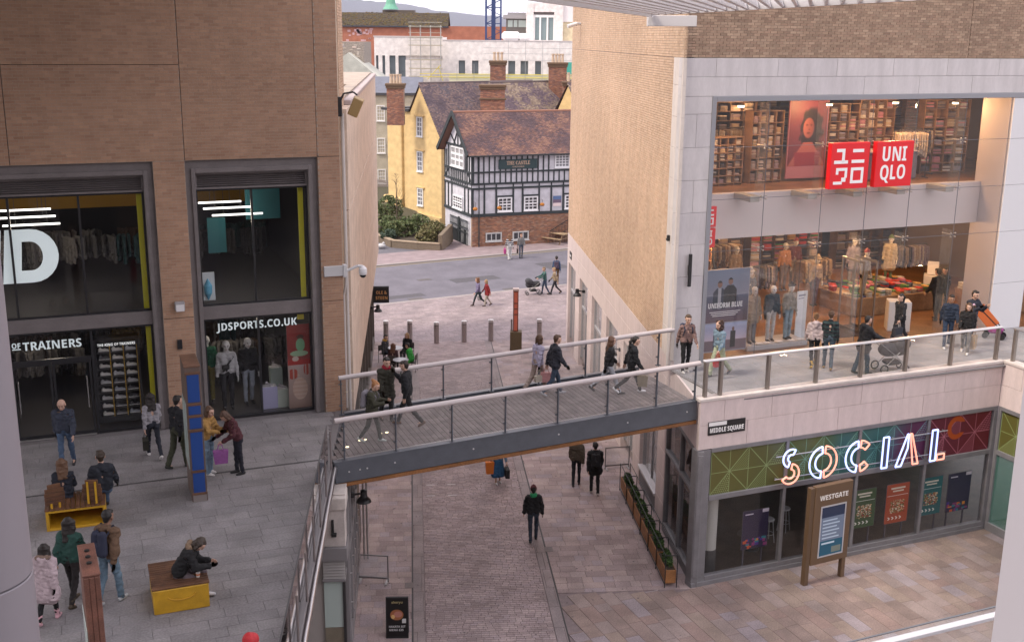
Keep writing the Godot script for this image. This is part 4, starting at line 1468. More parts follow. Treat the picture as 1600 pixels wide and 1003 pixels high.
func sash(parent: Node3D, f: Transform3D, x0: float, x1: float, y0: float, y1: float, cols: int, rows: int, frame_m: Material, pane_m: Material, z := 0.0, bars := 0.035) -> void:
	var w := Node3D.new()
	w.name = unique(parent, "window")
	w.transform = f
	parent.add_child(w, true)
	var fr := MB.new()
	var e := 0.09
	fr.span(x0 - e, x1 + e, y0 - e, y0, z - 0.02, z + 0.07)
	fr.span(x0 - e, x1 + e, y1, y1 + e, z - 0.02, z + 0.06)
	fr.span(x0 - e, x0, y0, y1, z - 0.02, z + 0.06)
	fr.span(x1, x1 + e, y0, y1, z - 0.02, z + 0.06)
	fr.span(x0 - e - 0.04, x1 + e + 0.04, y0 - e - 0.06, y0 - e, z - 0.02, z + 0.12)
	build(fr, "frame", frame_m, w)
	var b := MB.new()
	for i in range(1, cols):
		var x := lerpf(x0, x1, i / float(cols))
		b.span(x - bars * 0.5, x + bars * 0.5, y0, y1, z - 0.01, z + 0.03)
	for j in range(1, rows):
		var y := lerpf(y0, y1, j / float(rows))
		var t := bars * (0.9 if j * 2 == rows else 0.5)
		b.span(x0, x1, y - t, y + t, z - 0.012, z + 0.034)
	if cols + rows > 2:
		build(b, "glazing_bars", frame_m, w)
	var p := MB.new()
	p.span(x0, x1, y0, y1, z - 0.012, z - 0.002)
	build(p, "pane", pane_m, w)
func roof_tiles(parent: Node3D, called: String, f: Transform3D, w: float, h: float, palette: Array, bl := 0.17, bh := 0.11, clip = null) -> void:
	var o := Node3D.new()
	o.name = unique(parent, called)
	o.transform = f
	parent.add_child(o, true)
	var xfs := []
	var cols := []
	var blot := FastNoiseLite.new()
	blot.seed = 5
	blot.frequency = 0.5
	var y := 0.0
	var row := 0
	while y < h:
		var x := -bl * (0.5 if row % 2 == 0 else 1.0)
		while x < w:
			if clip == null or clip.call(x, y):
				xfs.append(Transform3D(Basis(Vector3.RIGHT, -0.10 + rng.randf_range(-0.04, 0.04)), Vector3(x + bl * 0.5, y + bh * 0.5, 0.02 + rng.randf_range(0, 0.008))))
				var n := blot.get_noise_2d(x * 0.8 + h * 3.1, y)
				var c: Color = palette[clampi(int((n * 0.9 + 0.5 + rng.randf_range(-0.32, 0.32)) * palette.size()), 0, palette.size() - 1)]
				var k := rng.randf_range(0.82, 1.18)
				cols.append(Color(c.r * k, c.g * k, c.b * k))
			x += bl
		y += bh
		row += 1
	var m := MB.new()
	m.box(Vector3.ZERO, Vector3(bl - 0.008, bh + 0.03, 0.02))
	copies(o, "tiles", m.mesh(), vmat(0.9), xfs, cols)
func far_town() -> void:
	pub()
	yellow_house()
	garden()
	var white := mat(0.72, 0.71, 0.70, 0.6)
	var pane := mat(0.10, 0.11, 0.13, 0.08)
	var c := thing("cream_house", "cream rendered house with slate roof and white sash windows behind the yellow house", "house", Vector3(-12.9, 0, -106), 4.0)
	var cm := MB.new()
	cm.span(-14.0, 4.2, -1, 9.65, -8, 0)
	build(cm, "wall", mat(0.52, 0.47, 0.37, 0.9, "stain", 0.3), c)
	var gu := MB.new()
	gu.span(-14.2, 4.4, 9.62, 9.86, -0.1, 0.25)
	build(gu, "gutter", mat(0.05, 0.05, 0.06, 0.6), c)
	var rf := MB.new()
	rf.quad(Vector3(-14.2, 9.86, 0.25), Vector3(4.4, 9.86, 0.25), Vector3(4.4, 11.2, -3.8), Vector3(-14.2, 11.2, -3.8), Vector3(0, 0.95, 0.3))
	rf.quad(Vector3(-14.2, 9.86, -8), Vector3(4.4, 9.86, -8), Vector3(4.4, 11.2, -3.8), Vector3(-14.2, 11.2, -3.8), Vector3(0, 0.95, -0.3))
	build(rf, "roof", mat(0.14, 0.15, 0.19, 0.7, "stain", 0.4), c)
	for x in [-2.2, 0.14]:
		for y in [[7.35, 8.62], [4.36, 5.6], [1.5, 2.68]]:
			sash(c, Transform3D.IDENTITY, x, x + 0.6, y[0], y[1], 3, 4, white, pane, 0.0)
	var dp := MB.new()
	dp.tube(Vector3(1.1, 0, 0.1), Vector3(1.1, 9.6, 0.1), 0.05, 8)
	build(dp, "downpipe", mat(0.3, 0.28, 0.25, 0.6), c)
	var tw := thing("stone_tower_house", "rough rubble stone building end rising above the left cladding", "building", Vector3(-20, 0, -118), 0.0)
	var tm := MB.new()
	tm.span(-4, 4.55, 0, 14.35, -6, 0)
	build(tm, "wall", mat(0.44, 0.38, 0.33, 0.95, "rough", 0.5), tw)
	for k in 90:
		var b := MB.new()
		b.box(Vector3(rng.randf_range(-0.5, 4.3), rng.randf_range(9.5, 14.2), 0.0), Vector3(rng.randf_range(0.2, 0.5), rng.randf_range(0.08, 0.2), 0.06), 0.02)
		var t := rng.randf_range(0.28, 0.5)
		build(b, "stone_block", mat(snappedf(t, 0.05), snappedf(t * 0.86, 0.05), snappedf(t * 0.74, 0.05), 0.95), tw)
	var sl := MB.new()
	sl.span(2.7, 2.95, 11.2, 13.2, -0.1, 0.02)
	build(sl, "slit_window", mat(0.05, 0.05, 0.06, 0.4), tw)
	var gg := thing("grey_gable_house", "pale grey rendered gable behind the cream house's chimney", "house", Vector3(-12.6, 0, -116), 0.0)
	var gm := MB.new()
	gm.prism(PackedVector2Array([Vector2(-6, 0), Vector2(2.2, 0), Vector2(2.2, 9.6), Vector2(-0.5, 10.4), Vector2(-4.2, 13.3), Vector2(-6, 12.0)]), -6, 0)
	build(gm, "wall", mat(0.50, 0.50, 0.44, 0.9, "stain", 0.3), gg)
	var w := thing("white_brick_block", "long pale brick block with small deep windows above the old roofs", "building", Vector3(-18.3, 0, -150), 0.0)
	var wb := mat(0.80, 0.75, 0.73, 0.9, "stain", 0.35)
	var wm := MB.new()
	wm.span(0.0, 8.9, 0, 14.85, -10, -0.5)
	wm.span(8.9, 27, 0, 14.45, -10, -0.5)
	build(wm, "wall", wb, w)
	var xs := [[0.0, 0.2], [0.52, 1.02], [1.4, 1.95], [2.75, 3.12], [4.05, 11.0], [11.85, 12.75], [13.6, 17.5], [18.4, 19.1], [20.1, 21.0], [21.8, 27.0]]
	var fm := MB.new()
	fm.span(0.0, 8.9, 12.5, 14.86, -0.5, 0)
	fm.span(8.9, 27.0, 11.95, 14.46, -0.5, 0)
	fm.span(0, 27, 0, 9.4, -0.5, 0)
	for x in xs:
		fm.span(x[0], x[1], 9.4, 12.5 if x[1] < 8 else 11.95, -0.5, 0.0)
	build(fm, "brick_face", wb, w)
	for x in [[0.2, 0.52], [1.02, 1.4], [1.95, 2.75], [3.12, 4.05], [11.0, 11.85], [12.75, 13.6], [17.5, 18.4], [19.1, 20.1], [21.0, 21.8]]:
		var p := MB.new()
		p.span(x[0], x[1], 9.4, 12.5 if x[1] < 8 else 11.95, -0.45, -0.42)
		p.span(x[0], x[1], 10.5, 10.56, -0.42, -0.36)
		build(p, "window", mat(0.16, 0.19, 0.21, 0.12), w)
	var cop := MB.new()
	cop.span(-0.1, 8.95, 14.86, 14.98, -0.6, 0.06)
	cop.span(8.95, 27.0, 14.46, 14.56, -0.6, 0.06)
	build(cop, "coping", mat(0.55, 0.5, 0.5, 0.8), w)
	var sc := thing("scaffolding", "steel and yellow tube scaffolding with boards against the pale brick block", "scaffolding", Vector3(-13.4, 0, -148.6), 0.0)
	var zz := 1.0
	for x in [0.0, 1.3, 2.6, 3.9]:
		for z in [0.0, 1.0]:
			var t := MB.new()
			t.tube(Vector3(x, 6, z), Vector3(x, 16.3, z), 0.035, 6)
			build(t, "standard_tube", mat(0.45, 0.44, 0.43, 0.4, "", 1.0, 0.7), sc)
	for y in [10.0, 11.0, 12.1, 13.9, 14.9, 16.2]:
		var t := MB.new()
		t.tube(Vector3(-0.2, y, zz), Vector3(4.1, y, zz), 0.035, 6)
		t.tube(Vector3(-0.2, y + 0.5, zz), Vector3(4.1, y + 0.5, zz), 0.03, 6)
		build(t, "ledger_tube", mat(0.50, 0.48, 0.4, 0.4, "", 1.0, 0.6), sc)
		var b := MB.new()
		b.span(-0.2, 4.1, y - 0.12, y - 0.07, 0.05, 0.95)
		build(b, "boards", mat(0.50, 0.42, 0.28, 0.85), sc)
	var yt := mat(0.62, 0.52, 0.06, 0.5)
	for e in [[Vector3(2.2, 9.6, 1.05), Vector3(3.9, 11.4, 1.05)], [Vector3(1.2, 10.3, 1.05), Vector3(21, 10.3, 1.05)], [Vector3(1.2, 9.9, 1.05), Vector3(21, 9.9, 1.05)], [Vector3(4.2, 9.4, 1.05), Vector3(3.6, 11.2, 1.05)]]:
		var t := MB.new()
		t.tube(e[0], e[1], 0.045, 6)
		build(t, "yellow_tube", yt, sc)
	for x in [6.0, 8.2, 10.4, 12.6, 14.8, 17.0, 19.2, 21.0]:
		var t := MB.new()
		t.tube(Vector3(x, 6, 1.1), Vector3(x, 14.6 if x > 11 else 11.6, 1.1), 0.03, 6)
		build(t, "standard_tube", mat(0.42, 0.42, 0.42, 0.4, "", 1.0, 0.7), sc)
	for y in [12.1, 12.9, 13.6]:
		var t := MB.new()
		t.tube(Vector3(9.4, y, 1.1), Vector3(22, y, 1.1), 0.025, 6)
		build(t, "ledger_tube", mat(0.42, 0.42, 0.42, 0.4, "", 1.0, 0.7), sc)
	var yb := MB.new()
	yb.span(5.0, 22.0, 9.2, 10.25, 0.9, 0.95)
	build(yb, "yellow_netting", mat(0.62, 0.60, 0.42, 0.8), sc)
	var gn := MB.new()
	gn.span(18.6, 20.8, 10.4, 11.9, 1.15, 1.2)
	build(gn, "green_netting", mat(0.06, 0.34, 0.27, 0.8), sc)
	var r := thing("red_brick_hall", "long red brick hall with a mossy brown roof and faded mural", "building", Vector3(-17.5, 0, -190), 0.0)
	var rm := MB.new()
	rm.span(-30, 20, 0, 16.6, -12, 0)
	build(rm, "wall", mat(0.42, 0.16, 0.10, 0.9, "stain", 0.25), r)
	var ro := MB.new()
	ro.quad(Vector3(-30, 16.55, 0.3), Vector3(6.6, 16.55, 0.3), Vector3(6.6, 18.7, -2.2), Vector3(-30, 18.7, -2.2), Vector3(0, 0.75, 0.66))
	ro.quad(Vector3(-30, 18.7, -2.2), Vector3(6.6, 18.7, -2.2), Vector3(6.6, 16.55, -6), Vector3(-30, 16.55, -6), Vector3(0, 0.8, -0.5))
	build(ro, "roof", mat(0.10, 0.078, 0.052, 0.95, "rough", 0.3), r)
	var xf2 := []
	var cl2 := []
	for k in 900:
		var t := rng.randf()
		xf2.append(Transform3D(Basis.from_scale(Vector3(rng.randf_range(0.3, 1.1), 1, rng.randf_range(0.1, 0.25))), Vector3(rng.randf_range(-20, 6.5), 16.6 + t * 2.1, 0.3 - t * 2.5)))
		cl2.append(pick([Color(0.11, 0.085, 0.035), Color(0.15, 0.10, 0.04), Color(0.07, 0.052, 0.04), Color(0.12, 0.10, 0.045), Color(0.09, 0.07, 0.06)]))
	var mo := MB.new()
	mo.ball(Vector3.ZERO, 0.22, 6, Vector3(1, 0.5, 1))
	copies(r, "moss", mo.mesh(), vmat(0.95), xf2, cl2)
	var ev := MB.new()
	ev.span(-30, 6.6, 16.35, 16.56, -0.1, 0.4)
	build(ev, "eaves_board", mat(0.04, 0.045, 0.06, 0.7), r)
	var mu := MB.new()
	for k in 26:
		mu.box(Vector3(-10.2 + rng.randf() * 4.2, 14.2 + rng.randf() * 1.9, 0.02), Vector3(rng.randf_range(0.2, 0.7), rng.randf_range(0.15, 0.5), 0.02))
	stuff(build(mu, "faded_mural", mat(0.55, 0.35, 0.36, 0.9), r))
	var sp := thing("copper_spire", "green copper spire foot rising behind the mossy roof", "spire", Vector3(-23.0, 0, -215), 0.0)
	var s1 := MB.new()
	s1.lathe(Vector3(0, 0, 0), [Vector2(1.5, 19.7), Vector2(0.95, 20.6), Vector2(0.78, 21.6), Vector2(0.4, 27), Vector2(0.0, 34)], 8)
	build(s1, "copper_roof", mat(0.16, 0.42, 0.30, 0.7, "stain", 0.6), sp)
	var s2 := MB.new()
	s2.span(-1.5, 4.4, 0, 19.6, -2, 0.5)
	build(s2, "roof_base", mat(0.10, 0.085, 0.07, 0.9), sp)
	var cr := thing("tower_crane", "dark blue lattice tower crane mast rising above the building site", "crane", Vector3(-3.05, 0, -165), 0.0)
	var blue := mat(0.03, 0.055, 0.16, 0.5)
	for x in [-1.05, 1.05]:
		for z in [-1.05, 1.05]:
			var t := MB.new()
			t.span(x - 0.12, x + 0.12, 0, 40, z - 0.12, z + 0.12)
			build(t, "corner_leg", blue, cr)
	var y := 8.0
	while y < 40:
		var t := MB.new()
		for s in [-1.05, 1.05]:
			t.bar(Vector3(-1.05, y, s), Vector3(1.05, y + 1.1, s), 0.08, 0.08)
			t.bar(Vector3(1.05, y + 1.1, s), Vector3(-1.05, y + 2.2, s), 0.08, 0.08)
			t.bar(Vector3(s, y, -1.05), Vector3(s, y + 1.1, 1.05), 0.08, 0.08)
			t.bar(Vector3(s, y + 1.1, 1.05), Vector3(s, y + 2.2, -1.05), 0.08, 0.08)
			t.bar(Vector3(-1.05, y, s), Vector3(1.05, y, s), 0.1, 0.1)
		build(t, "lattice_brace", blue, cr)
		y += 2.2
	var ld := MB.new()
	ld.span(-0.3, 0.3, 0, 40, -0.05, 0.05)
	build(ld, "ladder", blue, cr)
	var nt := thing("new_stair_tower", "pale brick tower with tall three part window at the building site", "building", Vector3(1.55, 0, -155), 0.0)
	var nm := MB.new()
	nm.span(0.0, 0.95, 0, 19.4, -6, 0)
	nm.span(3.72, 4.9, 0, 19.5, -6, 0)
	nm.span(0.95, 3.72, 18.25, 19.45, -6, -0.1)
	nm.span(0.95, 3.72, 0, 14.6, -6, -0.1)
	nm.span(0.95, 3.72, 14.6, 18.25, -6, -0.6)
	build(nm, "wall", mat(0.80, 0.73, 0.71, 0.9, "stain", 0.4), nt)
	var nl := MB.new()
	nl.span(0.95, 3.72, 17.98, 18.2, -0.5, -0.12)
	build(nl, "shadow_lintel", mat(0.09, 0.07, 0.07, 0.8), nt)
	for x in [[1.0, 1.75], [1.98, 2.72], [2.98, 3.62]]:
		var p := MB.new()
		p.span(x[0], x[1], 14.62, 17.55, -0.4, -0.36)
		build(p, "window", mat(0.20, 0.26, 0.27, 0.1), nt)
	var nf := MB.new()
	for x in [0.95, 1.75, 2.72, 3.62]:
		nf.span(x, x + 0.22, 14.6, 17.7, -0.36, -0.2)
	nf.span(0.95, 3.72, 17.55, 17.9, -0.36, -0.19)
	build(nf, "window_frame", white, nt)
	var nb := MB.new()
	nb.span(4.9, 14.0, 0, 17.0, -6, -0.4)
	build(nb, "timber_hoarding", mat(0.62, 0.53, 0.36, 0.85, "stain", 0.4), nt)
	var nk := MB.new()
	nk.span(4.9, 14.0, 17.0, 19.5, -6, -0.3)
	build(nk, "pale_parapet", mat(0.70, 0.66, 0.66, 0.8), nt)
	var tg := MB.new()
	tg.span(4.95, 7.2, 10.8, 14.2, -0.4, -0.3)
	build(tg, "green_glass", mat(0.22, 0.36, 0.37, 0.1), nt)
	var ph := thing("dark_penthouse", "dark flat roofed penthouse with pale windows beside the crane", "building", Vector3(-1.5, 0, -158), 0.0)
	var pm := MB.new()
	pm.span(0.3, 3.1, 0, 17.4, -4, 0)
	build(pm, "wall", mat(0.10, 0.09, 0.085, 0.7), ph)
	var pr := MB.new()
	pr.span(-0.1, 3.1, 17.4, 17.9, -4, 0.4)
	pr.span(0.5, 3.0, 17.9, 18.2, -3, 0.1)
	build(pr, "roof", mat(0.26, 0.25, 0.26, 0.6), ph)
	for x in [[0.55, 1.2], [1.35, 1.85], [2.0, 3.05]]:
		var p := MB.new()
		p.span(x[0], x[1], 16.3, 17.2, 0.0, 0.03)
		build(p, "window", mat(0.36, 0.42, 0.40, 0.12), ph)
	for x in [0.5, 1.1, 1.8, 2.7]:
		var p := MB.new()
		p.tube(Vector3(x, 18.2, -0.5), Vector3(x, 19.3, -0.5), 0.04, 6)
		build(p, "roof_pole", mat(0.4, 0.4, 0.42, 0.5), ph)
	var sb := thing("wrapped_roof_stack", "stack wrapped in white sheeting on the building site roof", "stack", Vector3(-1.9, 14.56, -151), 0.0)
	var sm := MB.new()
	sm.box(Vector3(1.4, 0.55, 0), Vector3(2.4, 1.1, 1.5), 0.3)
	sm.box(Vector3(3.2, 0.45, 0.1), Vector3(1.6, 0.9, 1.4), 0.25)
	build(sm, "sheeting", mat(0.82, 0.82, 0.83, 0.6), sb)
	var hl := MB.new()
	var nz := FastNoiseLite.new()
	nz.seed = 3
	nz.frequency = 0.006
	var prev := Vector3.ZERO
	for k in 121:
		var x := -3400.0 + k * 58.0
		var h := lerpf(342, 186, smoothstep(-1720, 220, x)) + nz.get_noise_1d(x * 0.2) * 30.0 + nz.get_noise_1d(x * 3.0) * 12.0
		var p := Vector3(x, h, -11000)
		if k > 0:
			hl.quad(Vector3(prev.x, -20, -8800), Vector3(p.x, -20, -8800), p, prev, Vector3(0, 0.9, 0.4))
			hl.quad(prev, p, Vector3(p.x, -20, -13000), Vector3(prev.x, -20, -13000), Vector3(0, 0.9, -0.4))
		prev = p
	structure(build(hl, "hills", mat(0.07, 0.085, 0.055, 0.95, "rough", 0.02)))
	var bt := MB.new()
	var lf := []
	var lc := []
	for k in 700:
		lf.append(Transform3D(Basis.from_scale(Vector3.ONE * rng.randf_range(1.2, 3.2)), Vector3(rng.randf_range(-60, 40), rng.randf_range(9, 14) , rng.randf_range(-420, -300))))
		lc.append(pick([Color(0.10, 0.07, 0.05), Color(0.075, 0.07, 0.04), Color(0.13, 0.075, 0.055)]))
	bt.ball(Vector3.ZERO, 1.0, 7)
	var tre := copies(self, "far_trees", bt.mesh(), vmat(0.95), lf, lc)
	tre.set_meta("label", "band of bare winter trees before the distant hills")
	tre.set_meta("category", "trees")
func pub() -> void:
	var o := Vector3(-2.97, 0, -80.58)
	var s := thing("half_timbered_pub", "black and white half timbered pub with a mottled red tiled roof", "building", o)
	var F := frame_of(Vector3.ZERO, 20.0)
	var D := frame_of(Vector3.ZERO, -66.0)
	var W := 11.0
	var dep := 5.65
	var wall := mat(0.62, 0.61, 0.66, 0.85, "stain", 0.6)
	var tim := mat(0.025, 0.032, 0.036, 0.7)
	var es := Vector3(-0.407, 0, -0.914)
	var ef := Vector3(0.9397, 0, -0.342)
	var wm := mbf(F)
	wm.span(0.0, W, 2.3, 6.9, -0.3, -0.04)
	build(wm, "front_wall", wall, s)
	var sd := mbf(D)
	sd.prism(PackedVector2Array([Vector2(-dep, 0), Vector2(-0.02, 0), Vector2(-0.02, 6.7), Vector2(-2.82, 9.45), Vector2(-dep, 6.7)]), -0.3, -0.04)
	build(sd, "gable_wall", wall, s)
	var bw := Node3D.new()
	bw.name = "brick_base"
	bw.transform = F
	s.add_child(bw)
	var bb := MB.new()
	bb.span(0.0, W, -0.2, 2.3, -0.3, 0.02)
	build(bb, "mortar", mat(0.30, 0.22, 0.17, 0.95), bw)
	bricks(bw, "bricks", [[0.0, 0.0, 1.02, 2.29], [2.28, 0.0, 3.12, 2.29], [4.40, 0.0, W, 2.29], [1.02, 0.0, 2.28, 0.42], [3.12, 0.0, 4.40, 0.46], [1.02, 1.10, 2.28, 2.29], [3.12, 1.10, 4.40, 2.29]], [Color(0.30, 0.14, 0.085), Color(0.25, 0.12, 0.08), Color(0.34, 0.17, 0.10), Color(0.21, 0.12, 0.09), Color(0.33, 0.20, 0.14)], 0.025, 0.215, 0.065, 0.0, 0.2)
	var parts := []
	for y in [[2.29, 2.50, 0.09], [4.26, 4.40, 0.05], [4.60, 4.74, 0.07], [5.44, 5.56, 0.045], [6.78, 6.92, 0.05]]:
		parts.append([0.0, W, y[0], y[1], y[2]])
	for x in [0.0, 0.94, 1.85, 3.17, 3.9, 5.2, 6.17, 7.13, 8.2, 9.3, 10.4]:
		var hw := 0.06 if x > 0 else 0.12
		parts.append([x - (hw if x > 0 else 0.0), x + hw, 2.50, 4.26, 0.04])
		if x > 0.5:
			parts.append([x - 0.04, x + 0.04, 4.40, 4.60, 0.035])
	for k in 27:
		var x := 0.05 + k * 0.42
		if x > 6.30 and x < 7.65:
			parts.append([x - 0.04, x + 0.04, 4.74, 5.44, 0.035])
			continue
		var hw := 0.042 if k > 0 else 0.1
		parts.append([x - hw, x + hw, 4.74, 5.44, 0.035])
		parts.append([x - hw, x + hw, 5.56, 6.78, 0.035])
	for p in parts:
		var m := mbf(F)
		m.span(p[0], p[1], p[2], p[3], -0.05, p[4], 0.006)
		build(m, "timber", tim, s)
	var dpipe := mbf(F)
	dpipe.tube(Vector3(0.49, 0.0, 0.12), Vector3(0.49, 6.7, 0.12), 0.045, 8)
	build(dpipe, "downpipe", tim, s)
	var white := mat(0.74, 0.74, 0.76, 0.6)
	var pane := mat(0.055, 0.055, 0.06, 0.08)
	for w in [[2.05, 2.98], [4.10, 5.02], [7.35, 8.1], [9.45, 10.3]]:
		sash(s, F, w[0], w[1], 2.70, 3.55, 3, 4, white, pane, -0.02, 0.05)
		var hd := mbf(F)
		hd.span(w[0] - 0.2, w[1] + 0.2, 3.68, 3.78, -0.05, 0.045)
		build(hd, "timber", tim, s)
	sash(s, F, 6.50, 7.50, 5.78, 6.74, 4, 5, white, mat(0.22, 0.22, 0.24, 0.08), -0.02, 0.05)
	for w in [[1.12, 2.18], [3.22, 4.30]]:
		sash(s, F, w[0], w[1], 0.54, 1.0, 3, 1, mat(0.42, 0.42, 0.42, 0.7), pane, 0.045, 0.07)
	var ps := mbf(F)
	ps.uvquad(Vector3(6.32, 2.82, 0.0), Vector3(6.97, 2.82, 0.0), Vector3(6.97, 3.60, 0.0), Vector3(6.32, 3.60, 0.0), Vector3.BACK)
	var pi := Image.create(32, 40, false, Image.FORMAT_RGB8)
	for y in 40:
		for x in 32:
			pi.set_pixel(x, y, Color(0.33, 0.42, 0.58) if y < 14 else (Color(0.6, 0.42, 0.42).lerp(Color(0.3, 0.3, 0.42), absf(sin(x * 0.7 + y))) if y < 27 else Color(0.85, 0.78, 0.78)))
	build(ps, "poster", printed(pi), s)
	var dp := []
	for y in [[2.27, 2.48, 0.08], [4.26, 4.40, 0.05], [4.60, 4.74, 0.06], [5.40, 5.52, 0.05], [7.14, 7.28, 0.05]]:
		var e := 0.0 if y[0] < 7 else 0.42
		dp.append([-dep + e, -e, y[0], y[1], y[2]])
	for x in [0.08, 0.55, 0.95, 1.25, 4.35, 4.75, 5.15, 5.55]:
		dp.append([-x - 0.05, -x + 0.05, 5.52, 7.14 if x > 0.5 and x < 5.1 else 6.75, 0.04])
	for x in [0.08, 0.55, 1.0, 1.4, 1.85, 2.25, 2.65, 3.05, 3.45, 3.85, 4.25, 4.7, 5.15, 5.55]:
		dp.append([-x - 0.045, -x + 0.045, 4.74, 5.40, 0.04])
		if int(x * 10) % 2 == 0 or x < 0.1:
			dp.append([-x - 0.04, -x + 0.04, 4.40, 4.60, 0.035])
	for x in [0.08, 0.75, 1.45, 4.1, 4.85, 5.55]:
		dp.append([-x - 0.05, -x + 0.05, 2.48, 4.26, 0.04])
	for p in dp:
		var m := mbf(D)
		m.span(p[0], p[1], p[2], p[3], -0.05, p[4], 0.006)
		build(m, "timber", tim, s)
	for e in [[-2.82, 7.28, -2.82, 9.2], [-2.82, 8.0, -2.1, 8.75], [-2.82, 8.0, -3.54, 8.75], [-2.3, 7.28, -1.35, 7.95], [-3.35, 7.28, -4.3, 7.95], [-2.0, 7.28, -2.75, 8.3], [-3.64, 7.28, -2.89, 8.3], [-0.15, 4.74, -0.9, 5.4], [-5.5, 4.74, -4.75, 5.4]]:
		var m := mbf(D)
		m.bar(Vector3(e[0], e[1], 0.0), Vector3(e[2], e[3], 0.0), 0.09, 0.07, Vector3.BACK)
		build(m, "timber_brace", tim, s)
	sash(s, D, -4.05, -1.62, 5.72, 7.0, 3, 3, white, mat(0.30, 0.30, 0.31, 0.1), 0.02, 0.16)
	sash(s, D, -3.72, -1.95, 2.62, 3.40, 4, 4, white, pane, 0.0, 0.06)
	var gt := Node3D.new()
	gt.name = "iron_gate"
	gt.transform = D
	s.add_child(gt)
	var back := MB.new()
	back.span(-4.2, -0.62, 0.0, 1.9, -0.035, -0.02)
	build(back, "passage", mat(0.52, 0.52, 0.56, 0.8), gt)
	var bd := MB.new()
	bd.span(-4.2, -2.7, 0.0, 1.0, -0.02, 0.02)
	bd.span(-1.7, -1.2, 0.0, 1.15, -0.02, 0.02)
	build(bd, "dark_bin_store", mat(0.04, 0.04, 0.045, 0.8), gt)
	for k in 15:
		var m := MB.new()
		var x := -4.22 + k * 0.256
		m.tube(Vector3(x, 0.02, 0.1), Vector3(x, 1.9, 0.1), 0.03, 6)
		build(m, "bar", tim, gt)
	var gr := MB.new()
	for y in [0.1, 1.0, 1.35, 1.88]:
		gr.span(-4.25, -0.6, y - 0.025, y + 0.025, 0.08, 0.12)
	gr.span(-2.5, -2.3, 0.0, 2.0, 0.06, 0.14)
	build(gr, "rail", tim, gt)
	var p0 := Vector3.ZERO - ef * 0.45 + F.basis.z * 0.35 + Vector3.UP * 6.72
	var r0 := es * 2.82 - ef * 0.45 + Vector3.UP * 9.62
	var eb := es * (dep + 0.35) - ef * 0.45 + Vector3.UP * 6.72
	var rf := MB.new()
	var L := ef * (W + 0.9)
	var up := ef.cross(r0 - p0).normalized()
	for k in 2:
		var a: Vector3 = [p0, eb][k]
		var n: Vector3 = ef.cross(r0 - a)
		if n.y < 0:
			n = -n
		n = n.normalized()
		rf.quad(a, a + L, r0 + L, r0, n)
		rf.quad(a - n * 0.12, a + L - n * 0.12, r0 + L - n * 0.12, r0 - n * 0.12, -n)
	build(rf, "roof", mat(0.22, 0.12, 0.09, 0.9), s)
	var slope := (r0 - p0) - ef * (r0 - p0).dot(ef)
	var sh := (r0 - p0).dot(ef)
	var nrm := ef.cross(slope).normalized()
	if nrm.y < 0:
		nrm = -nrm
	var hh := slope.length()
	roof_tiles(s, "roof_tiles", Transform3D(Basis(ef, slope.normalized(), nrm), p0 - ef * 0.0), W + 0.6, hh, [Color(0.08, 0.052, 0.06), Color(0.10, 0.062, 0.064), Color(0.125, 0.07, 0.066), Color(0.155, 0.084, 0.072), Color(0.20, 0.11, 0.083)], 0.17, 0.11, func(x: float, y: float) -> bool: return x > sh * y / hh - 0.05)
	var rd := MB.new()
	rd.tube(r0, r0 + L, 0.10, 8)
	build(rd, "ridge_tiles", mat(0.24, 0.115, 0.08, 0.9), s)
	var vb := MB.new()
	vb.bar(p0 - ef * 0.02, r0 - ef * 0.02, 0.08, 0.30)
	vb.bar(eb - ef * 0.02, r0 - ef * 0.02, 0.08, 0.30)
	build(vb, "bargeboard", tim, s)
	var gu := mbf(F)
	gu.span(-0.4, W, 6.66, 6.76, 0.36, 0.46)
	build(gu, "gutter", tim, s)
	var sg := thing("pub_sign", "dark green sign board THE CASTLE on the timbered pub front", "sign", o, 20.0)
	var sb := MB.new()
	sb.span(1.98, 4.97, 5.70, 6.40, 0.06, 0.12, 0.01)
	build(sb, "board", mat(0.02, 0.045, 0.05, 0.5), sg)
	text(sg, "lettering", "THE CASTLE", 0.26, Vector3(3.5, 6.14, 0.122), mat(0.55, 0.36, 0.25, 0.5), 1.8, Basis.IDENTITY, true, true)
	text(sg, "lettering", "OXFORD", 0.10, Vector3(3.5, 5.86, 0.122), mat(0.45, 0.32, 0.25, 0.5), 0.9, Basis.IDENTITY, true, true)
	for k in 3:
		var x: float = [0.14, 1.98, 5.33][k]
		var h := thing("hanging_flower_basket", ["orange hanging basket nearest the pub's left corner", "orange hanging basket beside the pub's first sash window", "orange hanging basket right of the pub's second sash window"][k], "hanging basket", o, 20.0, "hanging baskets on the pub")
		var b := MB.new()
		b.ball(Vector3(x, 2.93 + (0.12 if k == 2 else 0.0), 0.32), 0.17, 10, Vector3(1.1, 0.8, 1.0))
		build(b, "flowers", mat(0.62, 0.24, 0.04, 0.85, "rough", 3.0), h)
		var t := MB.new()
		t.path([Vector3(x, 3.4, 0.05), Vector3(x, 3.4, 0.32), Vector3(x, 3.0, 0.32)], 0.014, 5)
		build(t, "bracket", tim, h)
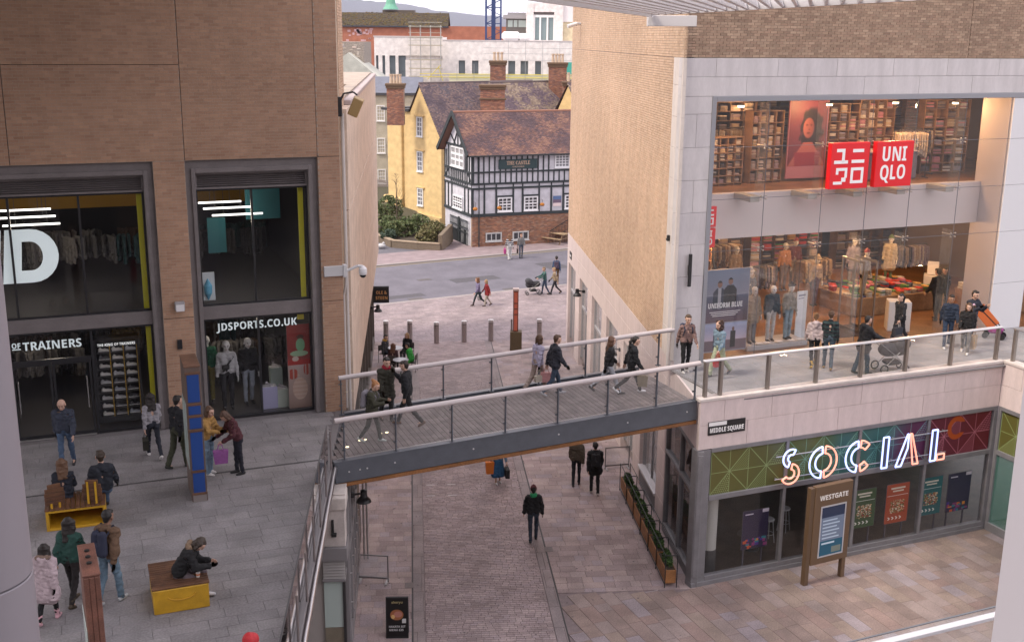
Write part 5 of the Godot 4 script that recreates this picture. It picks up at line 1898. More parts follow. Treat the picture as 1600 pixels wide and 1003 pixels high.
func yellow_house() -> void:
	var ochre := mat(0.72, 0.52, 0.25, 0.9, "stain", 0.5)
	var white := mat(0.72, 0.72, 0.72, 0.6)
	var pane := mat(0.20, 0.20, 0.22, 0.1)
	var dark := [Color(0.085, 0.065, 0.08), Color(0.11, 0.08, 0.09), Color(0.14, 0.10, 0.10), Color(0.17, 0.12, 0.115), Color(0.10, 0.085, 0.10)]
	var s := thing("yellow_house", "yellow rendered gabled house with dark tiled roofs beside the pub", "house", Vector3(-5.82, 0, -90.6))
	var D := frame_of(Vector3.ZERO, -50.0)
	var g := mbf(D)
	g.prism(PackedVector2Array([Vector2(-5.4, -1.0), Vector2(0.0, -1.0), Vector2(0.0, 7.0), Vector2(-0.3, 7.38), Vector2(-2.8, 11.2), Vector2(-4.3, 8.95), Vector2(-5.4, 8.95)]), -14, 0)
	build(g, "wall", ochre, s)
	var bt := mbf(D)
	bt.span(-7.4, -5.3, 0.4, 8.2, -3, 0.25, 0.05)
	bt.span(-8.0, -5.3, -1, 1.7, -3, 0.4, 0.08)
	bt.prism(PackedVector2Array([Vector2(-5.0, 0.2), Vector2(0.0, 0.0), Vector2(0.0, 0.6), Vector2(-5.0, 0.8)]), 0.0, 0.22)
	build(bt, "buttress", ochre, s)
	for y in [[1.38, 2.66], [4.22, 5.7], [7.08, 8.5]]:
		sash(s, D, -3.25, -2.62, y[0], y[1], 2, 4, white, pane, 0.02, 0.05)
		var lt := mbf(D)
		lt.span(-3.55, -2.3, y[1] + 0.12, y[1] + 0.2, 0, 0.14)
		build(lt, "drip_mould", ochre, s)
	var cp := mbf(D)
	cp.span(-8.2, -7.3, 8.9, 9.1, -3, 0.3)
	cp.span(-5.4, -4.3, 8.93, 9.15, -3, 0.2)
	build(cp, "gutter", mat(0.03, 0.03, 0.035, 0.6), s)
	for k in 3:
		var off: Vector3 = [Vector3.ZERO, Vector3(5.63, 0, -2.6), Vector3(12.2, 0, -2.85)][k]
		var G := Transform3D(D.basis, off)
		if k > 0:
			var gw := mbf(G)
			gw.prism(PackedVector2Array([Vector2(-5.6, 0.0), Vector2(0.0, 0.0), Vector2(0.0, 6.6), Vector2(-2.8, 11.2), Vector2(-5.6, 6.6)]), -9, 0)
			build(gw, "gable_wall", ochre, s)
		var n := Vector3(0.80, 0.60, 0)
		var hy := 4.75
		var sl := Vector3(-2.8, 11.3, 0) - Vector3(0.30, 6.9, 0)
		var nn := Vector3(-sl.y, sl.x, 0).normalized()
		if nn.y < 0:
			nn = -nn
		var f := G * Transform3D(Basis(Vector3.FORWARD, sl.normalized(), Vector3.FORWARD.cross(sl.normalized())), Vector3(0.30, 6.9, 0.12))
		var rb := MB.new()
		rb.xf = G
		rb.quad(Vector3(0.30, 6.88, 0.12), Vector3(0.30, 6.88, -12), Vector3(-2.8, 11.28, -12), Vector3(-2.8, 11.28, 0.12), nn)
		rb.quad(Vector3(-5.9, 6.88, 0.12), Vector3(-5.9, 6.88, -12), Vector3(-2.8, 11.28, -12), Vector3(-2.8, 11.28, 0.12), Vector3(-nn.x, nn.y, 0))
		if k == 0:
			rb = MB.new()
			rb.xf = G
			rb.quad(Vector3(0.30, 6.88, 0.12), Vector3(0.30, 6.88, -12), Vector3(-2.8, 11.28, -12), Vector3(-2.8, 11.28, 0.12), nn)
			rb.quad(Vector3(-4.4, 8.95, 0.12), Vector3(-4.4, 8.95, -12), Vector3(-2.8, 11.28, -12), Vector3(-2.8, 11.28, 0.12), Vector3(-nn.x, nn.y, 0))
		build(rb, "roof", mat(0.10, 0.075, 0.08, 0.9), s)
		roof_tiles(s, "roof_tiles", f, 12.0, sl.length(), dark if k == 0 else [Color(0.11, 0.08, 0.10), Color(0.15, 0.11, 0.12), Color(0.20, 0.15, 0.12), Color(0.27, 0.21, 0.16)], 0.17, 0.11)
		var rt := MB.new()
		rt.xf = G
		rt.tube(Vector3(-2.8, 11.3, 0.12), Vector3(-2.8, 11.3, -12), 0.09, 6)
		build(rt, "ridge_tiles", mat(0.13, 0.10, 0.10, 0.9), s)
		var eg := MB.new()
		eg.xf = G
		eg.bar(Vector3(0.30, 6.84, 0.12), Vector3(-2.8, 11.24, 0.12), 0.1, 0.06)
		build(eg, "verge", mat(0.05, 0.04, 0.045, 0.8), s)
	var reds := [Color(0.28, 0.12, 0.075), Color(0.23, 0.10, 0.07), Color(0.33, 0.16, 0.10), Color(0.19, 0.10, 0.08)]
	for e in [[-9.55, -91.9, 1.35, 1.0, 8.0, 11.3, 4], [-1.72, -91.6, 1.95, 1.2, 6.5, 11.3, 0], [-1.42, -99.5, 1.35, 1.1, 9.0, 13.0, 3], [3.75, -99.5, 1.55, 1.1, 8.5, 12.9, 4], [4.6, -97.0, 0.9, 0.9, 6.0, 11.4, 1]]:
		var ch := Node3D.new()
		ch.name = unique(s, "chimney")
		ch.position = Vector3(e[0] + 5.82, 0, e[1] + 90.6)
		s.add_child(ch, true)
		var m := MB.new()
		m.span(-e[2] * 0.5, e[2] * 0.5, e[4], e[5] - 0.4, -e[3] * 0.5, e[3] * 0.5)
		build(m, "mortar_core", mat(0.28, 0.19, 0.15, 0.95), ch)
		bricks(ch, "bricks", [[-e[2] * 0.5, e[4], e[2] * 0.5, e[5] - 0.4]], reds, e[3] * 0.5, 0.215, 0.065, 0.0, 0.2)
		var c := MB.new()
		c.span(-e[2] * 0.5 - 0.07, e[2] * 0.5 + 0.07, e[5] - 0.4, e[5] - 0.2, -e[3] * 0.5 - 0.07, e[3] * 0.5 + 0.07, 0.02)
		c.span(-e[2] * 0.5 - 0.12, e[2] * 0.5 + 0.12, e[5] - 0.2, e[5], -e[3] * 0.5 - 0.12, e[3] * 0.5 + 0.12, 0.03)
		if e[2] > 1.9:
			c.span(-e[2] * 0.5 - 0.1, e[2] * 0.5 + 0.1, e[5] - 1.2, e[5] - 1.05, -e[3] * 0.5 - 0.1, e[3] * 0.5 + 0.1, 0.03)
		build(c, "corbel_cap", mat(0.22, 0.14, 0.09, 0.95, "rough", 1.5), ch)
		for k in e[6]:
			var p := MB.new()
			p.lathe(Vector3(-e[2] * 0.36 + (k + 0.5) * e[2] * 0.72 / e[6], e[5], 0), [Vector2(0.13, 0), Vector2(0.10, 0.55), Vector2(0.13, 0.6), Vector2(0.13, 0.72), Vector2(0.09, 0.72)], 10)
			build(p, "chimney_pot", mat(0.50, 0.38, 0.28, 0.85), ch)
func leaf_bush(called: String, label: String, cat_: String, at: Vector3, r: Vector3, n: int, palette: Array, group := "", leaf := 0.11) -> Node3D:
	var b := thing(called, label, cat_, at, 0.0, group)
	var stem := MB.new()
	for k in 7:
		var a := rng.randf() * TAU
		stem.tube(Vector3.ZERO, Vector3(cos(a) * r.x * 0.6, r.y * rng.randf_range(0.8, 1.5), sin(a) * r.z * 0.6), 0.018, 5, 0.006)
	build(stem, "stems", mat(0.12, 0.08, 0.06, 0.9), b)
	var xfs := []
	var cols := []
	var nz := FastNoiseLite.new()
	nz.seed = rng.randi() % 1000
	nz.frequency = 1.1 / maxf(r.x, 0.2)
	while xfs.size() < n:
		var d := Vector3(rng.randf_range(-1, 1), rng.randf_range(-1, 1), rng.randf_range(-1, 1))
		if d.length() > 1.0:
			continue
		var p := Vector3(d.x * r.x, r.y + d.y * r.y, d.z * r.z)
		if nz.get_noise_3dv(p + at) < -0.02 + (1.0 - d.length()) * 0.4 and d.length() > 0.4:
			continue
		var bs := Basis.from_euler(Vector3(rng.randf() * TAU, rng.randf() * TAU, rng.randf() * TAU)).scaled(Vector3.ONE * rng.randf_range(0.6, 1.3))
		xfs.append(Transform3D(bs, p))
		var c: Color = pick(palette)
		var k := rng.randf_range(0.75, 1.25)
		cols.append(Color(c.r * k, c.g * k, c.b * k))
	var m := MB.new()
	var l := leaf
	m.tri(Vector3(-l, 0, 0), Vector3(0, 0.02, l * 0.45), Vector3(l, 0, 0), Vector3(0, 1, 0.1))
	m.tri(Vector3(-l, 0, 0), Vector3(l, 0, 0), Vector3(0, 0.02, -l * 0.45), Vector3(0, 1, -0.1))
	copies(b, "foliage", m.mesh(), vmat(0.7), xfs, cols)
	return b
func garden() -> void:
	var soil := MB.new()
	soil.plan(PackedVector2Array([Vector2(-14, -82.3), Vector2(-10.2, -83.0), Vector2(-8.77, -80.4), Vector2(-6.8, -79.6), Vector2(-5.2, -79.2), Vector2(-4.7, -81.4), Vector2(-6.4, -90), Vector2(-14, -104)]), -0.2, 0.42)
	structure(build(soil, "planting_bed", mat(0.10, 0.075, 0.055, 0.95, "rough", 0.6)))
	var lawn := MB.new()
	lawn.quad(Vector3(-14, 0.45, -84), Vector3(-6.6, 0.45, -90), Vector3(-10.5, 1.6, -104), Vector3(-18, 1.6, -104), Vector3.UP)
	structure(build(lawn, "bank", mat(0.11, 0.10, 0.06, 0.95, "rough", 0.5)))
	var rw := thing("retaining_wall", "low tan stone retaining wall round the planting bed", "wall", Vector3.ZERO)
	var pts := [Vector3(-14, 0, -82.6), Vector3(-10.2, 0, -83.0), Vector3(-8.77, 0, -80.4), Vector3(-6.8, 0, -79.6), Vector3(-5.2, 0, -79.2)]
	for k in pts.size() - 1:
		var a: Vector3 = pts[k]
		var b: Vector3 = pts[k + 1]
		var w := MB.new()
		w.bar(a + Vector3.UP * 0.26, b + Vector3.UP * 0.26, 0.26, 0.56)
		build(w, "wall_run", mat(0.26, 0.20, 0.145, 0.9, "rough", 0.8), rw)
		var c := MB.new()
		c.bar(a + Vector3.UP * 0.58, b + Vector3.UP * 0.58, 0.34, 0.08, Vector3.UP, 0.01)
		build(c, "coping", mat(0.36, 0.28, 0.20, 0.9, "stain", 0.8), rw)
	var e := MB.new()
	e.bar(Vector3(-5.2, 0.55, -79.2), Vector3(-4.6, 0.9, -82.0), 0.3, 1.3)
	build(e, "end_wall", mat(0.27, 0.21, 0.15, 0.9, "rough", 0.8), rw)
	var greens := [Color(0.10, 0.14, 0.05), Color(0.13, 0.165, 0.06), Color(0.065, 0.09, 0.036), Color(0.17, 0.18, 0.08)]
	var olive := [Color(0.16, 0.15, 0.06), Color(0.115, 0.12, 0.045), Color(0.20, 0.165, 0.08)]
	var labels := ["broad dark green shrub at the left end of the raised bed", "tall leafy shrub below the yellow house's lowest window", "spreading shrub in the middle of the raised bed", "olive green shrub against the bed's right end wall", "low blue green plant behind the low retaining wall", "yellowish shrub in front of the right end wall", "dark shrub at the foot of the yellow buttress"]
	var spots := [[Vector3(-9.7, 0.4, -84.6), Vector3(1.3, 0.65, 1.2), 0], [Vector3(-7.5, 0.4, -84.6), Vector3(1.3, 0.75, 1.2), 0], [Vector3(-8.5, 0.4, -83.0), Vector3(1.3, 0.6, 1.0), 0], [Vector3(-5.9, 0.4, -81.8), Vector3(1.0, 0.7, 0.9), 1], [Vector3(-9.2, 0.4, -81.9), Vector3(0.7, 0.35, 0.6), 2], [Vector3(-6.3, 0.4, -80.6), Vector3(0.8, 0.45, 0.6), 1], [Vector3(-9.9, 0.6, -89.5), Vector3(1.1, 1.0, 1.0), 0]]
	for k in spots.size():
		leaf_bush("garden_shrub", labels[k], "shrub", spots[k][0], spots[k][1], 1500, [greens, olive, [Color(0.05, 0.08, 0.05), Color(0.07, 0.10, 0.07)]][spots[k][2]], "shrubs in the raised bed", 0.12)
	var tr := thing("bare_sapling", "thin leafless sapling standing in front of the yellow wall", "tree", Vector3(-8.9, 0.4, -84.8))
	var tk := MB.new()
	tk.tube(Vector3.ZERO, Vector3(0.03, 2.6, 0), 0.045, 6, 0.035)
	tk.tube(Vector3(0.03, 2.6, 0), Vector3(0.0, 4.6, 0.05), 0.03, 6, 0.008)
	build(tk, "trunk", mat(0.10, 0.07, 0.055, 0.9), tr)
	var bm := MB.new()
	for k in 26:
		var h := rng.randf_range(1.2, 4.4)
		var a := rng.randf() * TAU
		var l := (4.8 - h) * 0.42
		var tip := Vector3(cos(a) * l * 0.7, h + l, sin(a) * l * 0.7)
		bm.tube(Vector3(0.02, h, 0), tip, 0.013, 4, 0.004)
		bm.tube(Vector3(0.02, h, 0).lerp(tip, 0.5), tip + Vector3(rng.randf_range(-0.3, 0.3), -0.1, rng.randf_range(-0.3, 0.3)), 0.008, 4, 0.003)
	build(bm, "branches", mat(0.10, 0.07, 0.055, 0.9), tr)
	var fc := thing("picket_fence", "weathered grey picket fence beside the cream house", "fence", Vector3(-13.4, 1.45, -102.8), 0.0)
	for k in 26:
		var m := MB.new()
		m.span(k * 0.1, k * 0.1 + 0.07, -0.03 * k * 0.1, 1.0 - 0.2 * k * 0.1, 0, 0.02)
		build(m, "picket", mat(0.30, 0.26, 0.25, 0.9), fc)
	var rl := MB.new()
	rl.bar(Vector3(0, 0.75, -0.02), Vector3(2.6, 0.3, -0.02), 0.03, 0.08)
	rl.bar(Vector3(0, 0.25, -0.02), Vector3(2.6, -0.1, -0.02), 0.03, 0.08)
	build(rl, "rail", mat(0.28, 0.24, 0.23, 0.9), fc)
func behind() -> void:
	var b := thing("opposite_building", "brick shopping centre range on the other side of the square", "building", Vector3(0, 0, 26), 0.0)
	var m := MB.new()
	m.span(-50, 50, 0, 30, 0, 4)
	build(m, "wall", mat(0.13, 0.095, 0.075, 0.9, "stain", 0.2), b)
	for k in 9:
		var p := MB.new()
		p.span(-46 + k * 10.4, -39 + k * 10.4, 6, 11.5, -0.06, -0.02)
		p.span(-46 + k * 10.4, -39 + k * 10.4, 0.3, 5, -0.06, -0.02)
		build(p, "shop_window", mat(0.03, 0.03, 0.035, 0.1), b)
func field(bones: Array, cell: float, k: float, folds := 0.0, fseed := 0, tint = null) -> ArrayMesh:
	var lo := Vector3.ONE * 1e6
	var hi := -lo
	for b in bones:
		var r := maxf(b[2], b[3]) + cell * 2.5
		lo = lo.min(b[0].min(b[1]) - Vector3.ONE * r)
		hi = hi.max(b[0].max(b[1]) + Vector3.ONE * r)
	var nx := int((hi.x - lo.x) / cell) + 2
	var ny := int((hi.y - lo.y) / cell) + 2
	var nz := int((hi.z - lo.z) / cell) + 2
	var d := PackedFloat32Array()
	d.resize(nx * ny * nz)
	d.fill(1.0)
	for b in bones:
		var a: Vector3 = b[0]
		var ab: Vector3 = b[1] - a
		var ra: float = b[2]
		var rb: float = b[3]
		var fz: float = b[4] if b.size() > 4 else 1.0
		var l2 := maxf(ab.length_squared(), 1e-9)
		var r := maxf(ra, rb) + cell * 2.0 + k * 0.5
		var p0: Vector3 = a.min(b[1]) - Vector3.ONE * r - lo
		var p1: Vector3 = a.max(b[1]) + Vector3.ONE * r - lo
		var i0 := maxi(0, int(p0.x / cell))
		var i1 := mini(nx - 1, int(p1.x / cell) + 1)
		var j0 := maxi(0, int(p0.y / cell))
		var j1 := mini(ny - 1, int(p1.y / cell) + 1)
		var k0 := maxi(0, int(p0.z / cell))
		var k1 := mini(nz - 1, int(p1.z / cell) + 1)
		for kk in range(k0, k1 + 1):
			for j in range(j0, j1 + 1):
				var at := (kk * ny + j) * nx
				var q := Vector3(lo.x + i0 * cell, lo.y + j * cell, lo.z + kk * cell) - a
				for i in range(i0, i1 + 1):
					var t := clampf(q.dot(ab) / l2, 0.0, 1.0)
					var w := q - ab * t
					w.z *= fz
					var e := w.length() - ra - (rb - ra) * t
					var o := d[at + i]
					var h := k - absf(o - e)
					if h > 0.0:
						d[at + i] = minf(o, e) - h * h / (4.0 * k)
					elif e < o:
						d[at + i] = e
					q.x += cell
	if folds > 0.0:
		var nzz := FastNoiseLite.new()
		nzz.seed = fseed
		nzz.frequency = 7.0
		nzz.fractal_octaves = 2
		for kk in nz:
			for j in ny:
				var at := (kk * ny + j) * nx
				for i in nx:
					if absf(d[at + i]) < 0.05:
						d[at + i] += nzz.get_noise_3d(lo.x + i * cell, (lo.y + j * cell) * 1.7, lo.z + kk * cell) * folds
	var verts := PackedVector3Array()
	var norms := PackedVector3Array()
	var cols := PackedColorArray()
	var idx := PackedInt32Array()
	var ids := PackedInt32Array()
	ids.resize(nx * ny * nz)
	ids.fill(-1)
	var sy := nx
	var sz := nx * ny
	var lim := cell * 1.9
	for kk in nz - 1:
		for j in ny - 1:
			var at := (kk * ny + j) * nx
			for i in nx - 1:
				var n := at + i
				var c0 := d[n]
				if absf(c0) > lim:
					continue
				var c := [c0, d[n + 1], d[n + sy], d[n + sy + 1], d[n + sz], d[n + sz + 1], d[n + sz + sy], d[n + sz + sy + 1]]
				var neg := 0
				for v in c:
					if v < 0.0:
						neg += 1
				if neg == 0 or neg == 8:
					continue
				var sum := Vector3.ZERO
				var cnt := 0
				for m in 8:
					for ax in 3:
						var o: int = m | (1 << ax)
						if o != m and (c[m] < 0.0) != (c[o] < 0.0):
							var t: float = c[m] / (c[m] - c[o])
							var p := Vector3(m & 1, (m >> 1) & 1, m >> 2)
							p[ax] += t
							sum += p
							cnt += 1
				ids[n] = verts.size()
				var pos := lo + (Vector3(i, j, kk) + sum / cnt) * cell
				verts.append(pos)
				norms.append(Vector3(c[1] + c[3] + c[5] + c[7] - c[0] - c[2] - c[4] - c[6], c[2] + c[3] + c[6] + c[7] - c[0] - c[1] - c[4] - c[5], c[4] + c[5] + c[6] + c[7] - c[0] - c[1] - c[2] - c[3]).normalized())
				cols.append(tint.call(pos) if tint != null else Color.WHITE)
	var off := [[sy, sz], [sz, 1], [1, sy]]
	var stp := [1, sy, sz]
	for kk in range(1, nz - 1):
		for j in range(1, ny - 1):
			var at := (kk * ny + j) * nx
			for i in range(1, nx - 1):
				var n := at + i
				if ids[n] < 0:
					continue
				for ax in 3:
					var s0 := d[n] < 0.0
					if s0 == (d[n + stp[ax]] < 0.0):
						continue
					var u: int = off[ax][0]
					var w: int = off[ax][1]
					var q := [ids[n], ids[n - u], ids[n - u - w], ids[n - w]]
					if q[1] < 0 or q[2] < 0 or q[3] < 0:
						continue
					if s0:
						idx.append_array(PackedInt32Array([q[0], q[2], q[1], q[0], q[3], q[2]]))
					else:
						idx.append_array(PackedInt32Array([q[0], q[1], q[2], q[0], q[2], q[3]]))
	var arr := []
	arr.resize(Mesh.ARRAY_MAX)
	arr[Mesh.ARRAY_VERTEX] = verts
	arr[Mesh.ARRAY_NORMAL] = norms
	arr[Mesh.ARRAY_COLOR] = cols
	arr[Mesh.ARRAY_INDEX] = idx
	var am := ArrayMesh.new()
	if idx.size() > 0:
		am.add_surface_from_arrays(Mesh.PRIMITIVE_TRIANGLES, arr)
	return am
var parts_made := {}
func head_mesh() -> ArrayMesh:
	if not parts_made.has("head"):
		var b := [[Vector3(0, 0.035, -0.018), Vector3(0, 0.03, 0.012), 0.088, 0.082], [Vector3(0, -0.05, 0.025), Vector3(0, -0.085, 0.048), 0.058, 0.036], [Vector3(-0.035, -0.03, 0.045), Vector3(0.035, -0.03, 0.045), 0.036, 0.036],
			[Vector3(0, 0.012, 0.088), Vector3(0, -0.028, 0.108), 0.009, 0.014], [Vector3(-0.03, 0.028, 0.078), Vector3(0.03, 0.028, 0.078), 0.016, 0.016], [Vector3(-0.018, -0.066, 0.083), Vector3(0.018, -0.066, 0.083), 0.010, 0.010],
			[Vector3(-0.086, 0.012, -0.01), Vector3(-0.088, -0.03, -0.004), 0.016, 0.011], [Vector3(0.086, 0.012, -0.01), Vector3(0.088, -0.03, -0.004), 0.016, 0.011], [Vector3(0, -0.06, -0.02), Vector3(0, -0.19, -0.035), 0.054, 0.058]]
		parts_made["head"] = field(b, 0.009, 0.02, 0.0, 0, func(p: Vector3) -> Color:
			for s in [-1.0, 1.0]:
				if Vector2(p.x - s * 0.033, (p.y - 0.008) * 1.6).length() < 0.015 and p.z > 0.06:
					return Color(0.10, 0.08, 0.07)
				if absf(p.x - s * 0.034) < 0.02 and absf(p.y - 0.034) < 0.006 and p.z > 0.06:
					return Color(0.35, 0.28, 0.25)
			if absf(p.x) < 0.026 and absf(p.y + 0.066) < 0.009 and p.z > 0.07:
				return Color(0.85, 0.52, 0.48)
			return Color.WHITE)
	return parts_made["head"]
func hand_mesh() -> ArrayMesh:
	if not parts_made.has("hand"):
		var b := [[Vector3(0, 0.02, 0), Vector3(0, -0.03, 0), 0.024, 0.02]]
		var z := [-0.028, -0.010, 0.010, 0.028]
		var ln := [0.055, 0.075, 0.08, 0.07]
		for k in 4:
			b.append([Vector3(0, -0.02, z[k] * 0.5), Vector3(-0.002, -0.085, z[k]), 0.016, 0.012])
			var m := Vector3(-0.010, -0.085 - ln[k] * 0.55, z[k] * 1.05)
			b.append([Vector3(-0.002, -0.085, z[k]), m, 0.010, 0.009])
			b.append([m, m + Vector3(-0.022, -ln[k] * 0.40, 0), 0.009, 0.0075])
		b.append([Vector3(-0.004, -0.03, 0.018), Vector3(-0.016, -0.065, 0.048), 0.014, 0.011])
		b.append([Vector3(-0.016, -0.065, 0.048), Vector3(-0.026, -0.10, 0.050), 0.0105, 0.008])
		parts_made["hand"] = field(b, 0.0075, 0.006)
	return parts_made["hand"]
func hair_mesh(style: String) -> ArrayMesh:
	if not parts_made.has(style):
		var cap := [[Vector3(0, 0.055, -0.03), Vector3(0, 0.06, 0.0), 0.092, 0.078], [Vector3(0, 0.0, -0.055), Vector3(0, -0.05, -0.055), 0.07, 0.05]]
		match style:
			"short":
				cap.append([Vector3(-0.04, 0.105, 0.05), Vector3(0.04, 0.11, 0.04), 0.03, 0.03])
			"curly":
				cap = []
				for k in 26:
					var a := k * 2.4
					var y := 0.13 - k * 0.011
					var q := Vector3(cos(a) * 0.08, y, sin(a) * 0.08 - 0.045)
					if q.z > 0.03 and y < 0.08:
						q.z = -0.06
					cap.append([q, q + Vector3(0, -0.02, 0), 0.042, 0.04])
			"long":
				for x in [-0.075, -0.03, 0.03, 0.075]:
					cap.append([Vector3(x, 0.03, -0.045), Vector3(x * 1.15, -0.30, -0.095), 0.05, 0.034])
				cap.append([Vector3(-0.08, 0.06, 0.02), Vector3(-0.095, -0.12, 0.0), 0.025, 0.03])
				cap.append([Vector3(0.08, 0.06, 0.02), Vector3(0.095, -0.12, 0.0), 0.025, 0.03])
			"bob":
				for x in [-0.085, 0.085]:
					cap.append([Vector3(x, 0.06, -0.01), Vector3(x * 1.05, -0.10, -0.01), 0.03, 0.034])
				cap.append([Vector3(-0.05, 0, -0.07), Vector3(-0.05, -0.12, -0.07), 0.05, 0.04])
				cap.append([Vector3(0.05, 0, -0.07), Vector3(0.05, -0.12, -0.07), 0.05, 0.04])
			"bun":
				cap.append([Vector3(0, 0.10, -0.12), Vector3(0, 0.11, -0.13), 0.05, 0.05])
			"pony":
				cap.append([Vector3(0, 0.06, -0.11), Vector3(0, -0.05, -0.17), 0.035, 0.04])
				cap.append([Vector3(0, -0.05, -0.17), Vector3(0, -0.22, -0.15), 0.04, 0.02])
			"thin":
				cap = [[Vector3(0, 0.01, -0.05), Vector3(0, -0.04, -0.05), 0.072, 0.052], [Vector3(-0.07, 0.02, -0.02), Vector3(-0.07, -0.02, -0.01), 0.028, 0.02], [Vector3(0.07, 0.02, -0.02), Vector3(0.07, -0.02, -0.01), 0.028, 0.02]]
			"beanie":
				cap = [[Vector3(0, 0.06, -0.02), Vector3(0, 0.075, 0.0), 0.1, 0.088], [Vector3(0, 0.13, -0.03), Vector3(0, 0.16, -0.04), 0.06, 0.03]]
			"bucket":
				cap = [[Vector3(0, 0.07, -0.01), Vector3(0, 0.11, -0.01), 0.095, 0.08]]
				for k in 12:
					var a := TAU * k / 12
					cap.append([Vector3(cos(a) * 0.11, 0.055, sin(a) * 0.11), Vector3(cos(a + 0.5) * 0.11, 0.055, sin(a + 0.5) * 0.11), 0.018, 0.018])
			"hood":
				cap = [[Vector3(0, 0.045, -0.035), Vector3(0, 0.05, 0.0), 0.112, 0.1], [Vector3(0, -0.06, -0.05), Vector3(0, -0.14, -0.05), 0.1, 0.09]]
		parts_made[style] = field(cap, 0.012, 0.03, 0.013 if style in ["long", "bob", "curly", "short", "pony", "bun"] else 0.005, 4)
	return parts_made[style]
func figure(called: String, label: String, cat_: String, p: Dictionary, group := "") -> Node3D:
	var n := thing(called, label, cat_, p.at, p.get("yaw", 0.0), group)
	var sc: float = p.get("h", 1.74) / 1.75
	var cell: float = p.get("cell", 0.021)
	var lean: float = deg_to_rad(p.get("lean", 3.0))
	var sit: bool = p.get("sit", false)
	var walk: float = p.get("walk", 0.0)
	var wide: float = p.get("wide", 1.0)
	var bulk: float = p.get("bulk", 1.0)
	var hips := [3.0, -2.0]
	var knees := [3.0, 4.0]
	if walk != 0.0:
		hips = [26.0 * absf(walk), -20.0 * absf(walk)]
		knees = [6.0, 34.0 * absf(walk)]
		if walk < 0.0:
			hips.reverse()
			knees.reverse()
	if sit:
		hips = p.get("hips", [84.0, 80.0])
		knees = p.get("knees", [84.0, 78.0])
	var L := 0.43
	var leg := []
	var low := 9.0
	for s in 2:
		var x := -0.092 if s == 0 else 0.092
		var a := deg_to_rad(hips[s])
		var b := deg_to_rad(hips[s] - knees[s])
		var hp := Vector3(x, 0.92, 0)
		var kn := hp + Vector3(x * 0.1, -cos(a), sin(a)) * L
		var an := kn + Vector3(0, -cos(b), sin(b)) * 0.42
		leg.append([hp, kn, an, b])
		low = minf(low, an.y)
	var drop := Vector3(0, 0.075 - low, 0)
	if sit:
		drop = Vector3(0, p.get("seat", 0.46) + 0.09 - 0.92, 0)
	for s in 2:
		for k in 3:
			leg[s][k] += drop
	var pel := Vector3(0, 0.95, 0) + drop
	var R := Basis(Vector3.RIGHT, lean)
	var up := func(v: Vector3) -> Vector3: return pel + R * (v - Vector3(0, 0.95, 0))
	var neck: Vector3 = up.call(Vector3(0, 1.46, -0.01))
	var HB := Basis(Vector3.UP, deg_to_rad(p.get("look", 0.0))) * Basis(Vector3.RIGHT, lean * 0.5 + deg_to_rad(p.get("nod", 6.0)))
	var head: Vector3 = neck + HB * Vector3(0, 0.165, 0.035)
	var arms: Array = p.get("arms", [[4, 8, 14], [4, 8, 14]])
	if walk != 0.0 and not p.has("arms"):
		arms = [[-20, 7, 12], [20, 7, 22]] if walk > 0 else [[20, 7, 22], [-20, 7, 12]]
	var arm := []
	for s in 2:
		var sx := -1.0 if s == 0 else 1.0
		var f := deg_to_rad(arms[s][0])
		var ab := deg_to_rad(arms[s][1])
		var el := deg_to_rad(arms[s][0] + arms[s][2])
		var inw: float = arms[s][3] if arms[s].size() > 3 else 0.0
		var shd: Vector3 = up.call(Vector3(sx * 0.172 * bulk, 1.385, -0.005))
		var elb := shd + R * Vector3(sx * sin(ab), -cos(f) * cos(ab), sin(f) * cos(ab)).normalized() * 0.285
		var fd := (R * Vector3(sx * (sin(ab) * 0.6 - inw), -cos(el), sin(el))).normalized()
		arm.append([shd, elb, elb + fd * 0.255, fd])
	var b := [[pel + Vector3(0, 0.0, 0), up.call(Vector3(0, 1.25, 0)), 0.09, 0.09, 1.2], [up.call(Vector3(0, 1.25, 0)), up.call(Vector3(0, 1.38, 0)), 0.10, 0.06, 1.2], [up.call(Vector3(0, 1.36, -0.01)), neck + HB * Vector3(0, 0.06, 0), 0.052, 0.05]]
	for s in 2:
		b.append([leg[s][0], leg[s][1], 0.066, 0.045])
		b.append([leg[s][1], leg[s][2], 0.045, 0.034])
		b.append([leg[s][2] + Vector3(0, -0.03, -0.02), leg[s][2] + Vector3(0, -0.045, 0.12), 0.024, 0.02])
		b.append([up.call(Vector3(0, 1.36, 0)), arm[s][0], 0.05, 0.04])
		b.append([arm[s][0], arm[s][1], 0.04, 0.033])
		b.append([arm[s][1], arm[s][2], 0.033, 0.024])
	var st := SurfaceTool.new()
	st.begin(Mesh.PRIMITIVE_TRIANGLES)
	st.append_from(field(b, 0.03, 0.05), 0, Transform3D.IDENTITY)
	st.append_from(head_mesh(), 0, Transform3D(HB, head))
	if not p.get("handless", false):
		for s in 2:
			var y: Vector3 = -arm[s][3]
			var z := Vector3(0, 0, 1) if absf(y.z) < 0.8 else Vector3(0, 1, 0)
			var x := y.cross(z).normalized()
			z = x.cross(y)
			var hb := Basis(x, y, z)
			if s == 0:
				hb = hb * Basis.from_scale(Vector3(-1, 1, 1))
			st.append_from(hand_mesh(), 0, Transform3D(hb, arm[s][2]))
	var sk: Array = p.get("skin", [0.52, 0.33, 0.25])
	var sm: StandardMaterial3D = vmat(0.55, "", 1.0, "skin%s" % [sk])
	sm.albedo_color = lin(sk[0], sk[1], sk[2])
	var S := Transform3D(Basis.from_scale(Vector3.ONE * sc), Vector3.ZERO)
	put(n, "body", st.commit(), sm, S)
	var lg := []
